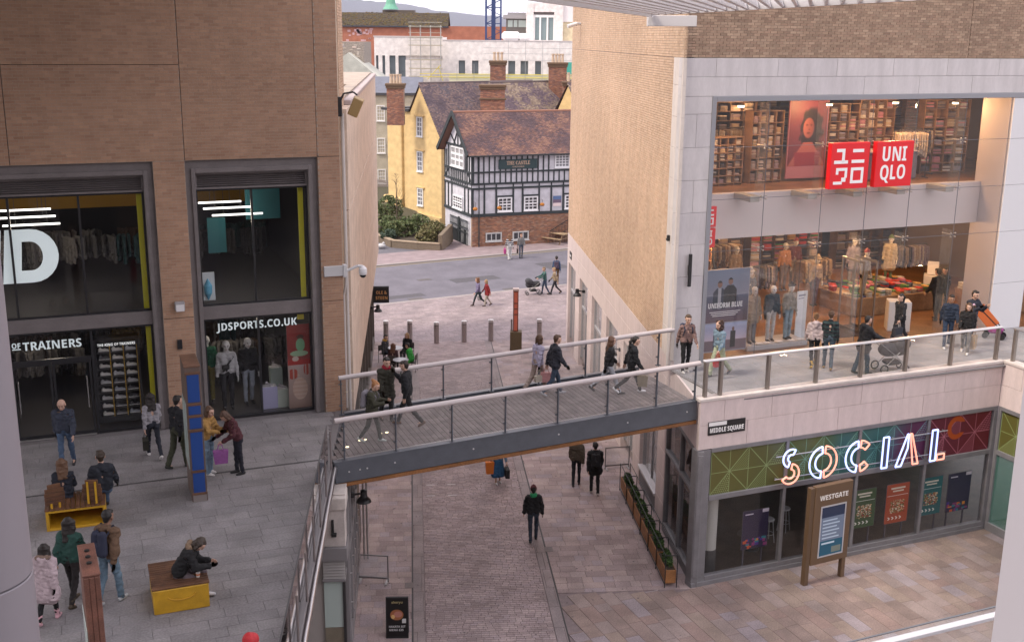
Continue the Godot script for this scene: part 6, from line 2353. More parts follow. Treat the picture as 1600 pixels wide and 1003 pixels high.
	if p.has("skirt"):
		var hem: float = p.skirt
		for x in [-0.07, 0.0, 0.07]:
			lg.append([pel + Vector3(x * 0.8, 0.08, 0), pel + Vector3(x * 1.9, hem - 0.95, 0), 0.10, 0.13])
	else:
		lg.append([pel + Vector3(-0.055, 0.03, 0), pel + Vector3(0.055, 0.03, 0), 0.115, 0.115, 1.1])
		lg.append([pel + Vector3(-0.05, 0.0, -0.02), pel + Vector3(-0.09, -0.06, -0.02), 0.10, 0.09])
		lg.append([pel + Vector3(0.05, 0.0, -0.02), pel + Vector3(0.09, -0.06, -0.02), 0.10, 0.09])
		for s in 2:
			lg.append([leg[s][0], leg[s][1], 0.084, 0.060 * lerpf(1.0, wide, 0.6)])
			lg.append([leg[s][1], leg[s][2] + Vector3(0, 0.01, 0), 0.060 * lerpf(1.0, wide, 0.6), 0.050 * wide])
	var lc: Array = p.legs
	put(n, "skirt" if p.has("skirt") else "trousers", field(lg, cell, 0.03, 0.017, rng.randi() % 999), mat(lc[0], lc[1], lc[2], 0.9, "cloth", 1.6), S)
	var sh := []
	for s in 2:
		var an: Vector3 = leg[s][2]
		var tilt := clampf(-leg[s][3] * 0.8, 0.0, 0.9)
		if sit:
			tilt = 0.0
		var fb := Basis(Vector3.RIGHT, tilt)
		sh.append([an + fb * Vector3(0, -0.035, -0.035), an + fb * Vector3(0, -0.04, 0.06), 0.042, 0.040])
		sh.append([an + fb * Vector3(0, -0.04, 0.06), an + fb * Vector3(0, -0.045, 0.145), 0.040, 0.032])
		if p.get("boots", false):
			sh.append([an + fb * Vector3(0, -0.02, 0), an + (leg[s][1] - an).normalized() * 0.14, 0.046, 0.056])
	var oc: Array = p.get("shoes", [0.03, 0.03, 0.03])
	put(n, "shoes", field(sh, minf(cell, 0.018), 0.015), mat(oc[0], oc[1], oc[2], 0.6), S)
	var tp := []
	var hem2: float = p.get("hem", 0.90)
	var th: float = p.get("thick", 0.0)
	for x in [-0.075 * bulk, 0.075 * bulk]:
		tp.append([up.call(Vector3(x * 1.15, 1.315, 0.005)), up.call(Vector3(x * 0.95, 1.08, 0.0)), 0.112 + th, 0.104 + th, 1.06])
		if not sit:
			tp.append([up.call(Vector3(x * 0.95, 1.08, 0.0)), up.call(Vector3(x * 1.1, hem2 + 0.09, 0.0)), 0.104 + th, 0.112 + th + maxf(0.0, 0.9 - hem2) * 0.16])
		else:
			tp.append([up.call(Vector3(x * 0.95, 1.08, 0.0)), up.call(Vector3(x * 1.1, 0.98, 0.0)), 0.108 + th, 0.12 + th])
	tp.append([up.call(Vector3(-0.13 * bulk, 1.385, -0.005)), up.call(Vector3(0.13 * bulk, 1.385, -0.005)), 0.072 + th, 0.072 + th])
	tp.append([up.call(Vector3(0, 1.40, -0.015)), up.call(Vector3(0, 1.475, -0.012)), 0.075, 0.066])
	for s in 2:
		tp.append([arm[s][0], arm[s][1], 0.066 + th * 0.8, 0.054 + th * 0.8])
		tp.append([arm[s][1], arm[s][2] + arm[s][3] * -0.015, 0.054 + th * 0.8, 0.043 + th * 0.5])
	if p.get("hoodback", false):
		tp.append([up.call(Vector3(-0.06, 1.47, -0.09)), up.call(Vector3(0.06, 1.47, -0.09)), 0.06, 0.06])
		tp.append([up.call(Vector3(0, 1.45, -0.10)), up.call(Vector3(0, 1.36, -0.13)), 0.06, 0.04])
	var tc: Array = p.top
	var tint = p.get("tint", null)
	var tm: Material = mat(tc[0], tc[1], tc[2], 0.88, "cloth", 1.6)
	if tint != null:
		tm = vmat(0.88, "cloth", 1.6)
	put(n, p.get("topname", "jacket"), field(tp, cell, 0.035, 0.024, rng.randi() % 999, tint), tm, S)
	for h in [p.get("hair", ["short", [0.03, 0.02, 0.015]])] + ([p.hat] if p.has("hat") else []):
		if h[0] == "none":
			continue
		put(n, "hat" if h[0] in ["beanie", "bucket"] else ("hood" if h[0] == "hood" else "hair"), hair_mesh(h[0]), mat(h[1][0] * 1.25, h[1][1] * 1.25, h[1][2] * 1.25, 0.6, "rough", 6.0), Transform3D(S.basis * HB, sc * head))
	if p.has("scarf"):
		var sf := [[neck + Vector3(-0.05, 0.02, 0.03), neck + Vector3(0.05, 0.02, 0.03), 0.062, 0.062], [neck + Vector3(-0.04, 0.02, -0.05), neck + Vector3(0.04, 0.02, -0.05), 0.06, 0.06]]
		put(n, "scarf", field(sf, 0.016, 0.03, 0.014, 3), mat(p.scarf[0], p.scarf[1], p.scarf[2], 0.95), S)
	if p.has("furtrim"):
		var ft := [[up.call(Vector3(-0.10, 1.49, -0.08)), up.call(Vector3(0.10, 1.49, -0.08)), 0.055, 0.055], [up.call(Vector3(-0.11, 1.48, -0.05)), up.call(Vector3(-0.09, 1.43, 0.04)), 0.045, 0.03], [up.call(Vector3(0.11, 1.48, -0.05)), up.call(Vector3(0.09, 1.43, 0.04)), 0.045, 0.03]]
		put(n, "fur_trim", field(ft, 0.016, 0.03, 0.03, 8), mat(p.furtrim[0], p.furtrim[1], p.furtrim[2], 0.95), S)
	if p.has("pack"):
		var pk: Node3D = thing("backpack", p.packlabel, "backpack", n.position, p.get("yaw", 0.0))
		var pc: Array = p.pack
		var mb := [[up.call(Vector3(-0.07, 1.38, -0.19 - th)), up.call(Vector3(-0.08, 1.06, -0.20 - th)), 0.075, 0.085], [up.call(Vector3(0.07, 1.38, -0.19 - th)), up.call(Vector3(0.08, 1.06, -0.20 - th)), 0.075, 0.085], [up.call(Vector3(0, 1.18, -0.27)), up.call(Vector3(0, 1.08, -0.27)), 0.06, 0.06]]
		put(pk, "pack_body", field(mb, 0.02, 0.03, 0.006, 2), mat(pc[0], pc[1], pc[2], 0.85), S)
		var sp := MB.new()
		for x in [-0.12, 0.12]:
			sp.path([S * up.call(Vector3(x, 1.36, -0.15 - th)), S * up.call(Vector3(x * 1.05, 1.475 + th, 0.0)), S * up.call(Vector3(x, 1.33, 0.125 + th)), S * up.call(Vector3(x * 1.2, 1.12, 0.05 + th))], 0.02, 5)
		build(sp, "strap", mat(pc[0] * 0.7, pc[1] * 0.7, pc[2] * 0.7, 0.85), pk)
	n.set_meta("label", label)
	if p.has("bag"):
		var bg: Array = p.bag
		var hand: Vector3 = S * (arm[bg[0]][2] + arm[bg[0]][3] * 0.09)
		var bn := thing("shopping_bag" if bg.size() < 7 else bg[6], bg[5], "bag", n.position + n.basis * hand, p.get("yaw", 0.0) + 80.0)
		var bm := MB.new()
		bm.prism(PackedVector2Array([Vector2(-bg[1] * 0.42, -0.16 - bg[2]), Vector2(bg[1] * 0.42, -0.16 - bg[2]), Vector2(bg[1] * 0.5, -0.16), Vector2(-bg[1] * 0.5, -0.16)]), -bg[3] * 0.5, bg[3] * 0.5)
		build(bm, "bag_body", mat(bg[4][0], bg[4][1], bg[4][2], 0.7, "grain", 2.0), bn)
		var hm := MB.new()
		for z in [-bg[3] * 0.3, bg[3] * 0.3]:
			hm.path([Vector3(-bg[1] * 0.25, -0.17, z), Vector3(-0.02, 0.0, z * 0.2), Vector3(0.02, 0.0, z * 0.2), Vector3(bg[1] * 0.25, -0.17, z)], 0.008, 5)
		build(hm, "handle", mat(bg[4][0] * 0.8, bg[4][1] * 0.8, bg[4][2] * 0.8, 0.7), bn)
	return n
func person(label: String, p: Dictionary) -> Node3D:
	return figure("person", label, "person", p)
func street_at(x: float, z: float) -> Vector3: return Vector3(x, 0, z)
func people() -> void:
	var T := TERRACE
	var black := [0.02, 0.02, 0.022]
	var dkhair := [0.018, 0.013, 0.011]
	var brhair := [0.09, 0.045, 0.022]
	var blond := [0.35, 0.22, 0.10]
	var denim := [0.08, 0.13, 0.22]
	var ltdenim := [0.22, 0.32, 0.42]
	var white := [0.68, 0.66, 0.65]
	person("balding man in dark blue puffer jacket and jeans leaving the trainers shop", {at = Vector3(-10.48, T, -24.8), yaw = 12.0, h = 1.78, walk = 0.55, top = [0.045, 0.055, 0.085], legs = denim, shoes = black, hair = ["thin", dkhair], thick = 0.02, nod = 16.0, hem = 0.93})
	person("dark haired woman in pale grey patterned jacket walking left of the man in black", {at = Vector3(-8.68, T, -25.6), yaw = 210.0, h = 1.64, walk = -0.7, top = [0.36, 0.35, 0.38], legs = [0.03, 0.035, 0.05], shoes = white, hair = ["long", dkhair], bag = [1, 0.32, 0.25, 0.14, [0.03, 0.028, 0.02], "black handbag hanging beside the woman in pale grey", "handbag"]})
	person("man in black jacket and olive trousers facing the blue totem", {at = Vector3(-7.88, T, -24.95), yaw = 150.0, h = 1.78, walk = 0.5, top = [0.014, 0.015, 0.02], legs = [0.055, 0.06, 0.035], shoes = [0.03, 0.035, 0.03], hair = ["short", dkhair], thick = 0.01, wide = 1.25})
	person("woman in mustard jumper and light jeans standing right of the blue totem", {at = Vector3(-7.05, T, -24.55), yaw = 70.0, h = 1.68, top = [0.50, 0.29, 0.09], topname = "jumper", legs = ltdenim, shoes = white, hair = ["bob", brhair], wide = 1.2, arms = [[45, 5, 55, 0.2], [30, 8, 50]], nod = 14.0})
	person("woman in maroon jacket looking down into a purple bag", {at = Vector3(-6.38, T, -24.6), yaw = -60.0, h = 1.66, top = [0.085, 0.02, 0.028], legs = [0.02, 0.022, 0.035], shoes = black, hair = ["bob", [0.10, 0.05, 0.03]], lean = 18.0, nod = 34.0, thick = 0.02, arms = [[40, 8, 40, 0.2], [30, 10, 45, 0.3]], bag = [1, 0.34, 0.30, 0.16, [0.34, 0.11, 0.36], "large purple shopping bag held by the woman in maroon"]})
	person("brown haired woman in navy coat seated at the left of the yellow bench", {at = Vector3(-9.45, T, -22.05), yaw = 196.0, h = 1.66, sit = true, top = [0.018, 0.022, 0.035], legs = [0.04, 0.05, 0.08], shoes = black, hair = ["long", [0.14, 0.07, 0.035]], look = 14.0, arms = [[25, 8, 50, 0.3], [20, 8, 55, 0.3]]})
	person("man in navy coat seated at the right of the yellow bench", {at = Vector3(-8.72, T, -22.3), yaw = 206.0, h = 1.8, sit = true, top = [0.02, 0.024, 0.035], legs = denim, shoes = black, hair = ["short", [0.05, 0.032, 0.02]], lean = -4.0, thick = 0.015, arms = [[10, 18, 30], [20, 12, 50, 0.3]]})
	person("girl in long pale pink coat and pink boots walking beside the green jacket", {at = Vector3(-8.05, T, -17.7), yaw = 178.0, h = 1.46, walk = 0.55, top = [0.56, 0.45, 0.48], legs = [0.012, 0.012, 0.014], shoes = [0.55, 0.32, 0.36], boots = true, hair = ["long", dkhair], hem = 0.55, thick = 0.035, furtrim = [0.19, 0.13, 0.10], hoodback = true})
	person("woman in dark green jacket with long black hair behind the red totem", {at = Vector3(-7.86, T, -18.35), yaw = 170.0, h = 1.66, walk = -0.5, top = [0.02, 0.075, 0.06], legs = [0.025, 0.02, 0.02], shoes = [0.05, 0.035, 0.02], boots = true, hair = ["long", dkhair], thick = 0.02, look = 25.0, hem = 0.88})
	person("man in brown hooded jacket and jeans carrying a navy backpack", {at = Vector3(-7.2, T, -18.4), yaw = 160.0, h = 1.78, walk = 0.45, top = [0.145, 0.085, 0.05], legs = [0.16, 0.25, 0.33], shoes = [0.4, 0.42, 0.43], hair = ["short", [0.012, 0.01, 0.01]], thick = 0.025, hoodback = true, wide = 1.15, pack = [0.018, 0.022, 0.045], packlabel = "navy backpack on the man in the brown jacket", skin = [0.22, 0.12, 0.08]})
	person("person in black coat bent over a phone on the slatted yellow seat", {at = Vector3(-5.98, T, -18.52), yaw = 96.0, h = 1.68, sit = true, seat = 0.50, top = [0.012, 0.012, 0.014], legs = [0.17, 0.135, 0.15], shoes = [0.55, 0.55, 0.57], hair = ["bob", [0.05, 0.035, 0.025]], lean = 30.0, nod = 42.0, thick = 0.03, arms = [[55, 4, 65, 0.35], [50, 4, 70, 0.35]], furtrim = [0.19, 0.13, 0.085], hips = [66.0, 80.0], knees = [60.0, 76.0]})
	person("person in a bright red hood standing at the lower edge of the terrace", {at = Vector3(-3.74, T, -14.35), yaw = 120.0, h = 1.70, top = [0.55, 0.02, 0.03], legs = denim, hair = ["hood", [0.55, 0.02, 0.03]]})
	var bx := Basis(Vector3.UP, deg_to_rad(21.6))
	var bp := func(x: float, z: float) -> Vector3: return Vector3(-4.25, 5.004 + x * 0.0448, -25.25) + bx * Vector3(x, 0, z)
	person("ginger haired woman in olive coat reading her phone on the bridge", {at = bp.call(1.22, -1.02), yaw = 78.0, h = 1.64, walk = -0.6, top = [0.05, 0.05, 0.03], legs = [0.03, 0.035, 0.028], shoes = [0.42, 0.46, 0.44], hair = ["bun", [0.42, 0.19, 0.07]], arms = [[30, 5, 75, 0.3], [28, 5, 78, 0.3]], nod = 24.0, hem = 0.78, thick = 0.02, pack = [0.22, 0.21, 0.24], packlabel = "grey backpack on the ginger haired woman on the bridge"})
	person("man in black jacket walking left over the bridge past the red scarf", {at = bp.call(2.35, -1.75), yaw = -98.0, h = 1.80, walk = 0.8, top = [0.013, 0.014, 0.018], legs = [0.018, 0.018, 0.02], shoes = [0.10, 0.05, 0.028], hair = ["short", [0.03, 0.02, 0.015]], arms = [[40, 6, 105, 0.2], [-8, 10, 20]], thick = 0.015})
	person("person in long olive coat with a dark red scarf on the bridge", {at = bp.call(1.95, -2.35), yaw = 30.0, h = 1.76, walk = -0.35, top = [0.038, 0.036, 0.024], legs = [0.02, 0.02, 0.022], hair = ["short", dkhair], scarf = [0.28, 0.015, 0.03], hem = 0.62, thick = 0.02})
	person("long haired person in lilac shirt and beige trousers at the far rail", {at = bp.call(6.45, -2.75), yaw = 130.0, h = 1.68, walk = 0.8, top = [0.50, 0.47, 0.62], topname = "shirt", legs = [0.38, 0.30, 0.26], shoes = black, hair = ["bob", brhair], wide = 1.3, hem = 0.84, bag = [0, 0.28, 0.18, 0.1, [0.52, 0.46, 0.38], "cream shoulder bag beside the lilac shirt", "shoulder_bag"]})
	person("man in navy jacket and jeans with a white and red carrier bag", {at = bp.call(6.75, -2.25), yaw = 108.0, h = 1.76, walk = -0.7, top = [0.028, 0.03, 0.042], legs = [0.045, 0.07, 0.11], shoes = [0.3, 0.3, 0.32], hair = ["short", brhair], hem = 0.84, thick = 0.02, bag = [1, 0.34, 0.26, 0.14, [0.60, 0.30, 0.30], "white and red carrier bag held by the man in navy"]})
	person("long haired woman in black jacket, pale jeans and black boots", {at = bp.call(8.15, -1.70), yaw = 96.0, h = 1.70, walk = 0.95, top = [0.013, 0.013, 0.015], legs = [0.48, 0.50, 0.55], shoes = [0.025, 0.022, 0.022], boots = true, hair = ["long", [0.12, 0.055, 0.03]], thick = 0.015, hem = 0.9})
	person("dark haired person in black jacket and white trainers at the bridge's right end", {at = bp.call(8.72, -1.45), yaw = 92.0, h = 1.68, walk = -0.9, top = [0.013, 0.014, 0.018], legs = [0.016, 0.016, 0.018], shoes = [0.7, 0.7, 0.72], hair = ["pony", dkhair], thick = 0.025, hoodback = true, lean = 8.0, bag = [0, 0.3, 0.32, 0.1, [0.20, 0.165, 0.11], "tan tote bag between the two women in black", "tote_bag"]})
	var W := WALK + 0.002
	person("man in dusty pink jacket and black trousers at the bridge head", {at = Vector3(5.12, W, -31.65), yaw = 14.0, h = 1.76, walk = 0.2, top = [0.25, 0.155, 0.14], legs = [0.012, 0.012, 0.013], shoes = [0.5, 0.48, 0.46], hair = ["short", [0.09, 0.055, 0.03]], pack = [0.025, 0.035, 0.07], packlabel = "navy backpack on the man in dusty pink"})
	person("curly haired woman in denim jacket and pale green trousers with a red bag", {at = Vector3(6.04, W, -31.35), yaw = -52.0, h = 1.70, walk = 0.8, top = [0.20, 0.29, 0.37], legs = [0.42, 0.47, 0.33], shoes = [0.05, 0.05, 0.06], hair = ["curly", [0.055, 0.025, 0.018]], wide = 1.35, bag = [1, 0.28, 0.24, 0.12, [0.42, 0.025, 0.03], "red handbag held by the curly haired woman", "handbag"]})
	person("woman in pale pink jacket and yellow boots walking beside the checked shirt", {at = Vector3(9.07, W, -32.35), yaw = 176.0, h = 1.66, walk = 0.5, top = [0.58, 0.47, 0.46], legs = [0.014, 0.013, 0.014], shoes = [0.34, 0.21, 0.03], boots = true, hair = ["bun", [0.25, 0.14, 0.07]], thick = 0.02, hoodback = true})
	person("man in dark green checked shirt and jeans with a coat over his arm", {at = Vector3(9.45, W, -32.15), yaw = 165.0, h = 1.78, walk = -0.4, top = [0.03, 0.05, 0.05], topname = "shirt", legs = [0.06, 0.09, 0.12], shoes = [0.22, 0.13, 0.04], hair = ["short", brhair], hem = 0.86, arms = [[0, 8, 14], [20, 8, 80, 0.2]], tint = func(q: Vector3) -> Color: return Color(0.03, 0.06, 0.06).lerp(Color(0.012, 0.014, 0.018), 0.5 + 0.5 * signf(sin(q.y * 52.0))).lerp(Color(0.09, 0.10, 0.10), 0.22 if sin(q.x * 52.0) > 0.55 else 0.0)})
	person("man in long black coat pushing the black pram", {at = Vector3(10.35, W, -31.7), yaw = 108.0, h = 1.76, walk = 0.4, top = [0.014, 0.014, 0.017], legs = [0.045, 0.065, 0.10], shoes = black, hair = ["short", dkhair], hem = 0.72, thick = 0.03, arms = [[45, 5, 30], [45, 5, 30]], wide = 1.3, hoodback = true})
	person("person in black leaving through the shop doorway past the white box", {at = Vector3(12.55, W, -35.1), yaw = -60.0, h = 1.70, walk = 0.7, top = [0.014, 0.015, 0.02], legs = [0.02, 0.022, 0.03], shoes = black, hair = ["pony", dkhair], hem = 0.84, bag = [1, 0.3, 0.3, 0.12, [0.03, 0.035, 0.05], "dark tote bag held in the shop doorway", "tote_bag"]})
	person("man in navy jacket with badge and blue jeans before the pale jamb", {at = Vector3(13.95, W, -34.65), yaw = -10.0, h = 1.76, walk = 0.4, top = [0.022, 0.035, 0.065], legs = [0.03, 0.055, 0.11], shoes = [0.55, 0.55, 0.56], hair = ["short", dkhair], skin = [0.30, 0.17, 0.11], thick = 0.015})
	person("woman in black jacket and grey trousers carrying a brown paper bag", {at = Vector3(14.3, W, -34.05), yaw = -25.0, h = 1.64, walk = -0.5, top = [0.015, 0.014, 0.016], legs = [0.17, 0.155, 0.15], shoes = white, hair = ["long", brhair], thick = 0.02, bag = [1, 0.32, 0.42, 0.18, [0.36, 0.25, 0.15], "brown paper carrier bag beside the grey trousers"]})
	person("man in dark coat carrying a small child beside the white column", {at = Vector3(14.75, W, -34.9), yaw = 30.0, h = 1.84, top = [0.025, 0.028, 0.045], legs = [0.05, 0.08, 0.13], shoes = black, hair = ["short", dkhair], thick = 0.02, arms = [[40, 12, 90, 0.4], [40, 12, 90, 0.4]]})
	var kid := person("small child in pink hat and dark coat held on the man's shoulder", {at = Vector3(14.72, W + 0.82, -34.66), yaw = 200.0, h = 1.05, sit = true, seat = 0.1, top = [0.06, 0.06, 0.09], legs = [0.07, 0.06, 0.09], shoes = [0.3, 0.1, 0.12], hair = ["long", brhair], hat = ["beanie", [0.60, 0.38, 0.50]], thick = 0.02})
	kid.set_meta("group", "family at the shop front")
	person("shop assistant in black leaning at the counter inside the clothes shop", {at = Vector3(15.6, 5.445, -39.5), yaw = -40.0, h = 1.68, top = [0.018, 0.017, 0.018], legs = [0.10, 0.095, 0.085], hair = ["pony", dkhair], arms = [[35, 8, 40], [30, 8, 45]], wide = 1.3, cell = 0.026})
	person("tall customer in black standing just inside the shop glass", {at = Vector3(14.95, 5.445, -38.4), yaw = 200.0, h = 1.84, walk = 0.3, top = [0.014, 0.014, 0.016], legs = [0.014, 0.014, 0.015], hair = ["short", dkhair], thick = 0.02, cell = 0.026})
	person("man in maroon beanie, black jacket and jeans walking away up the street", {at = street_at(0.71, -31.7), yaw = 184.0, h = 1.78, walk = 0.4, top = [0.012, 0.012, 0.014], legs = [0.03, 0.042, 0.065], shoes = black, hair = ["short", dkhair], hat = ["beanie", [0.13, 0.02, 0.03]], scarf = [0.03, 0.30, 0.12], thick = 0.03, arms = [[2, 14, 14], [4, 14, 18]]})
	person("person in long blue dress and denim jacket half hidden under the bridge", {at = street_at(-0.43, -36.2), yaw = 20.0, h = 1.66, walk = 0.2, top = [0.14, 0.22, 0.32], legs = [0.04, 0.14, 0.30], skirt = 0.36, shoes = [0.55, 0.55, 0.55], hair = ["long", brhair], bag = [1, 0.34, 0.32, 0.14, [0.02, 0.02, 0.022], "black handbag beside the long blue dress", "handbag"]})
	var ob := thing("orange_bag", "orange shopping bag beside the long blue dress", "bag", Vector3(-0.72, 0.42, -36.1), 10.0)
	var om := MB.new()
	om.prism(PackedVector2Array([Vector2(-0.12, 0), Vector2(0.12, 0), Vector2(0.15, 0.42), Vector2(-0.15, 0.42)]), -0.08, 0.08)
	build(om, "bag_body", mat(0.62, 0.17, 0.02, 0.7), ob)
	var oh := MB.new()
	oh.path([Vector3(-0.07, 0.42, 0), Vector3(-0.02, 0.52, 0), Vector3(0.02, 0.52, 0), Vector3(0.07, 0.42, 0)], 0.01, 5)
	build(oh, "handle", mat(0.5, 0.14, 0.02, 0.7), ob)
	person("person in olive jacket and dark trousers walking away under the bridge", {at = street_at(2.27, -36.15), yaw = 175.0, h = 1.76, walk = 0.3, top = [0.105, 0.082, 0.055], legs = [0.02, 0.022, 0.03], shoes = black, hair = ["short", brhair], thick = 0.03})
	person("person all in black with a black backpack under the bridge", {at = street_at(2.85, -35.4), yaw = 182.0, h = 1.82, walk = -0.35, top = [0.012, 0.012, 0.014], legs = [0.013, 0.013, 0.015], shoes = [0.4, 0.36, 0.33], hair = ["short", dkhair], thick = 0.035, hem = 0.72, pack = [0.012, 0.012, 0.014], packlabel = "black backpack on the person all in black"})
	person("woman in patterned purple top beside the red coat in the far square", {at = street_at(-1.95, -62.6), yaw = -70.0, h = 1.68, walk = 0.9, top = [0.22, 0.19, 0.32], legs = [0.03, 0.045, 0.055], shoes = [0.05, 0.025, 0.02], boots = true, hair = ["curly", [0.22, 0.10, 0.05]], cell = 0.03, bag = [0, 0.3, 0.3, 0.1, [0.6, 0.58, 0.6], "pale shoulder bag of the woman in purple", "shoulder_bag"]})
	person("fair haired woman in dark red coat and cream trousers in the far square", {at = street_at(-1.45, -62.6), yaw = -70.0, h = 1.56, walk = -0.6, top = [0.30, 0.025, 0.03], legs = [0.5, 0.44, 0.38], shoes = [0.05, 0.03, 0.03], hair = ["bob", blond], hem = 0.72, cell = 0.03})
	person("woman in black and white striped jumper and white trousers at the far kerb", {at = street_at(-0.22, -76.6) + Vector3(0, 0.0, 0), yaw = 200.0, h = 1.74, walk = 0.2, top = [0.5, 0.5, 0.5], topname = "jumper", legs = [0.66, 0.65, 0.64], shoes = white, hair = ["long", [0.2, 0.1, 0.05]], cell = 0.026, wide = 1.25, tint = func(q: Vector3) -> Color: return Color(0.62, 0.61, 0.62) if sin(q.y * 42.0) > 0.0 else Color(0.03, 0.03, 0.05), bag = [1, 0.36, 0.34, 0.12, [0.50, 0.05, 0.25], "bright pink bag beside the striped jumper"]})
	person("person in grey jacket and jeans with a dark bag at the far kerb", {at = street_at(0.59, -77.1), yaw = 10.0, h = 1.72, walk = 0.3, top = [0.17, 0.165, 0.17], legs = [0.09, 0.11, 0.15], shoes = black, hair = ["short", [0.18, 0.08, 0.04]], cell = 0.03, bag = [0, 0.3, 0.3, 0.12, [0.05, 0.03, 0.025], "dark brown bag beside the grey jacket", "handbag"]})
	person("man in blue jacket and tan trousers with an orange trimmed backpack on the road edge", {at = street_at(2.75, -68.6), yaw = 178.0, h = 1.78, walk = 0.3, top = [0.045, 0.085, 0.17], legs = [0.20, 0.12, 0.06], shoes = [0.1, 0.07, 0.05], hair = ["short", dkhair], cell = 0.03, pack = [0.05, 0.035, 0.06], packlabel = "dark backpack on the man in the blue jacket"})
	person("woman in teal coat pushing a pushchair across the far square", {at = street_at(1.95, -65.8), yaw = -80.0, h = 1.66, walk = 0.5, top = [0.05, 0.13, 0.12], legs = [0.05, 0.08, 0.14], shoes = black, hair = ["short", [0.20, 0.13, 0.07]], cell = 0.03, arms = [[45, 5, 25], [45, 5, 25]]})
	person("woman in beige jacket walking behind the pushchair", {at = street_at(2.55, -65.75), yaw = -82.0, h = 1.68, walk = -0.8, top = [0.36, 0.27, 0.18], legs = [0.02, 0.022, 0.03], shoes = black, hair = ["short", blond], cell = 0.03})
	person("person in dark jacket and yellow top at the cafe table by the wall", {at = street_at(-6.0, -50.9), yaw = 60.0, h = 1.74, sit = true, top = [0.05, 0.055, 0.065], legs = [0.03, 0.035, 0.05], hair = ["short", dkhair], cell = 0.03, scarf = [0.45, 0.27, 0.05]})
	person("blond person in black coat at the cafe table", {at = street_at(-4.95, -51.3), yaw = -30.0, h = 1.72, sit = true, top = [0.012, 0.012, 0.014], legs = black, hair = ["bob", blond], cell = 0.03, thick = 0.02})
	person("person in bright green jacket at the cafe table", {at = street_at(-4.62, -49.5), yaw = -100.0, h = 1.72, sit = true, top = [0.03, 0.36, 0.05], legs = black, hair = ["short", dkhair], cell = 0.03, thick = 0.03, lean = 14.0})
	person("brown haired person in maroon coat at the cafe table", {at = street_at(-5.45, -49.4), yaw = 170.0, h = 1.70, sit = true, top = [0.07, 0.03, 0.035], legs = black, hair = ["long", [0.16, 0.07, 0.04]], cell = 0.03})
func terrace_objects() -> void:
	var T := TERRACE
	var yel := mat(0.60, 0.34, 0.02, 0.5, "stain", 1.2)
	var wood := [mat(0.17, 0.075, 0.035, 0.55, "wood", 1.2), mat(0.20, 0.09, 0.042, 0.55, "wood", 1.2), mat(0.145, 0.062, 0.03, 0.55, "wood", 1.2)]
	var b := thing("yellow_bench", "yellow box bench with slatted wood top and two rounded backrests", "bench", Vector3(-9.57, T, -21.32), 20.0)
	var f := MB.new()
	var w := 1.17
	var d := 0.86
	f.span(0, w, 0.0, 0.05, -d, 0, 0.008)
	f.span(0, w, 0.39, 0.44, -d, 0, 0.008)
	f.span(0, 0.06, 0.05, 0.39, -d, 0, 0.008)
	f.span(w - 0.06, w, 0.05, 0.39, -d, 0, 0.008)
	f.span(0.06, w - 0.06, 0.05, 0.39, -d, -d + 0.03)
	build(f, "box_frame", yel, b)
	for k in 12:
		var s := MB.new()
		s.span(-0.01 + k * 0.0995, 0.078 + k * 0.0995, 0.442, 0.475, -d - 0.01, 0.01, 0.006)
		build(s, "slat", pick(wood), b)
	for e in [[0.20, 12.0, true], [0.93, -14.0, false]]:
		var bk := Node3D.new()
		bk.name = unique(b, "backrest")
		bk.transform = frame_of(Vector3(e[0], 0.475, -0.12), e[1])
		b.add_child(bk, true)
		var y := 0.06
		while y < 0.50:
			var hw: float = 0.20 if y < 0.30 else [0.185, 0.13][mini(1, int((y - 0.30) / 0.09))]
			var s := MB.new()
			s.span(-hw, hw, y, y + 0.085, -0.015, 0.02, 0.006)
			build(s, "backrest_slat", pick(wood), bk)
			y += 0.092
		for x in [-0.08, 0.08]:
			var st := MB.new()
			if not e[2]:
				st.span(x - 0.022, x + 0.022, -0.02, 0.48, 0.021, 0.04, 0.006)
			st.tube(Vector3(x, -0.02, 0.03), Vector3(x, 0.10, 0.03), 0.024, 8)
			build(st, "strap", yel, bk)
	var s2 := thing("slatted_bench", "square yellow seat with slatted wood top and curved emboss on its front", "bench", Vector3(-6.29, T, -17.93), 21.4)
	var g := MB.new()
	g.span(0.0, 0.96, 0.0, 0.46, -1.08, 0, 0.015)
	build(g, "box_base", yel, s2)
	var sm := MB.new()
	var last := Vector3(0.2, 0.33, 0.004)
	for k in range(1, 13):
		var t := PI + PI * k / 12.0
		var q := Vector3(0.48 + cos(t) * 0.24, 0.33 + sin(t) * 0.10, 0.004)
		if k > 1:
			sm.tube(last, q, 0.012, 6)
		last = q
	build(sm, "embossed_arc", mat(0.5, 0.27, 0.015, 0.5), s2)
	for k in 13:
		var s := MB.new()
		s.span(-0.015, 0.975, 0.463, 0.50, -1.09 + k * 0.0845, -1.09 + k * 0.0845 + 0.072, 0.006)
		build(s, "slat", pick(wood), s2)
	var cp := thing("paper_cup", "white and orange paper cup on the slatted yellow seat", "cup", Vector3(-5.63, T + 0.5, -18.45))
	var c1 := MB.new()
	c1.lathe(Vector3.ZERO, [Vector2(0.0, 0.0), Vector2(0.03, 0.0), Vector2(0.042, 0.10), Vector2(0.0, 0.10)], 14)
	build(c1, "cup_body", mat(0.7, 0.66, 0.62, 0.6), cp)
	var c2 := MB.new()
	c2.lathe(Vector3(0, 0.035, 0), [Vector2(0.0355, 0), Vector2(0.040, 0.035)], 14)
	build(c2, "sleeve", mat(0.6, 0.2, 0.08, 0.7), cp)
	var c3 := MB.new()
	c3.lathe(Vector3(0, 0.10, 0), [Vector2(0.045, 0), Vector2(0.045, 0.012), Vector2(0.0, 0.016)], 14)
	build(c3, "lid", mat(0.72, 0.72, 0.72, 0.4), cp)
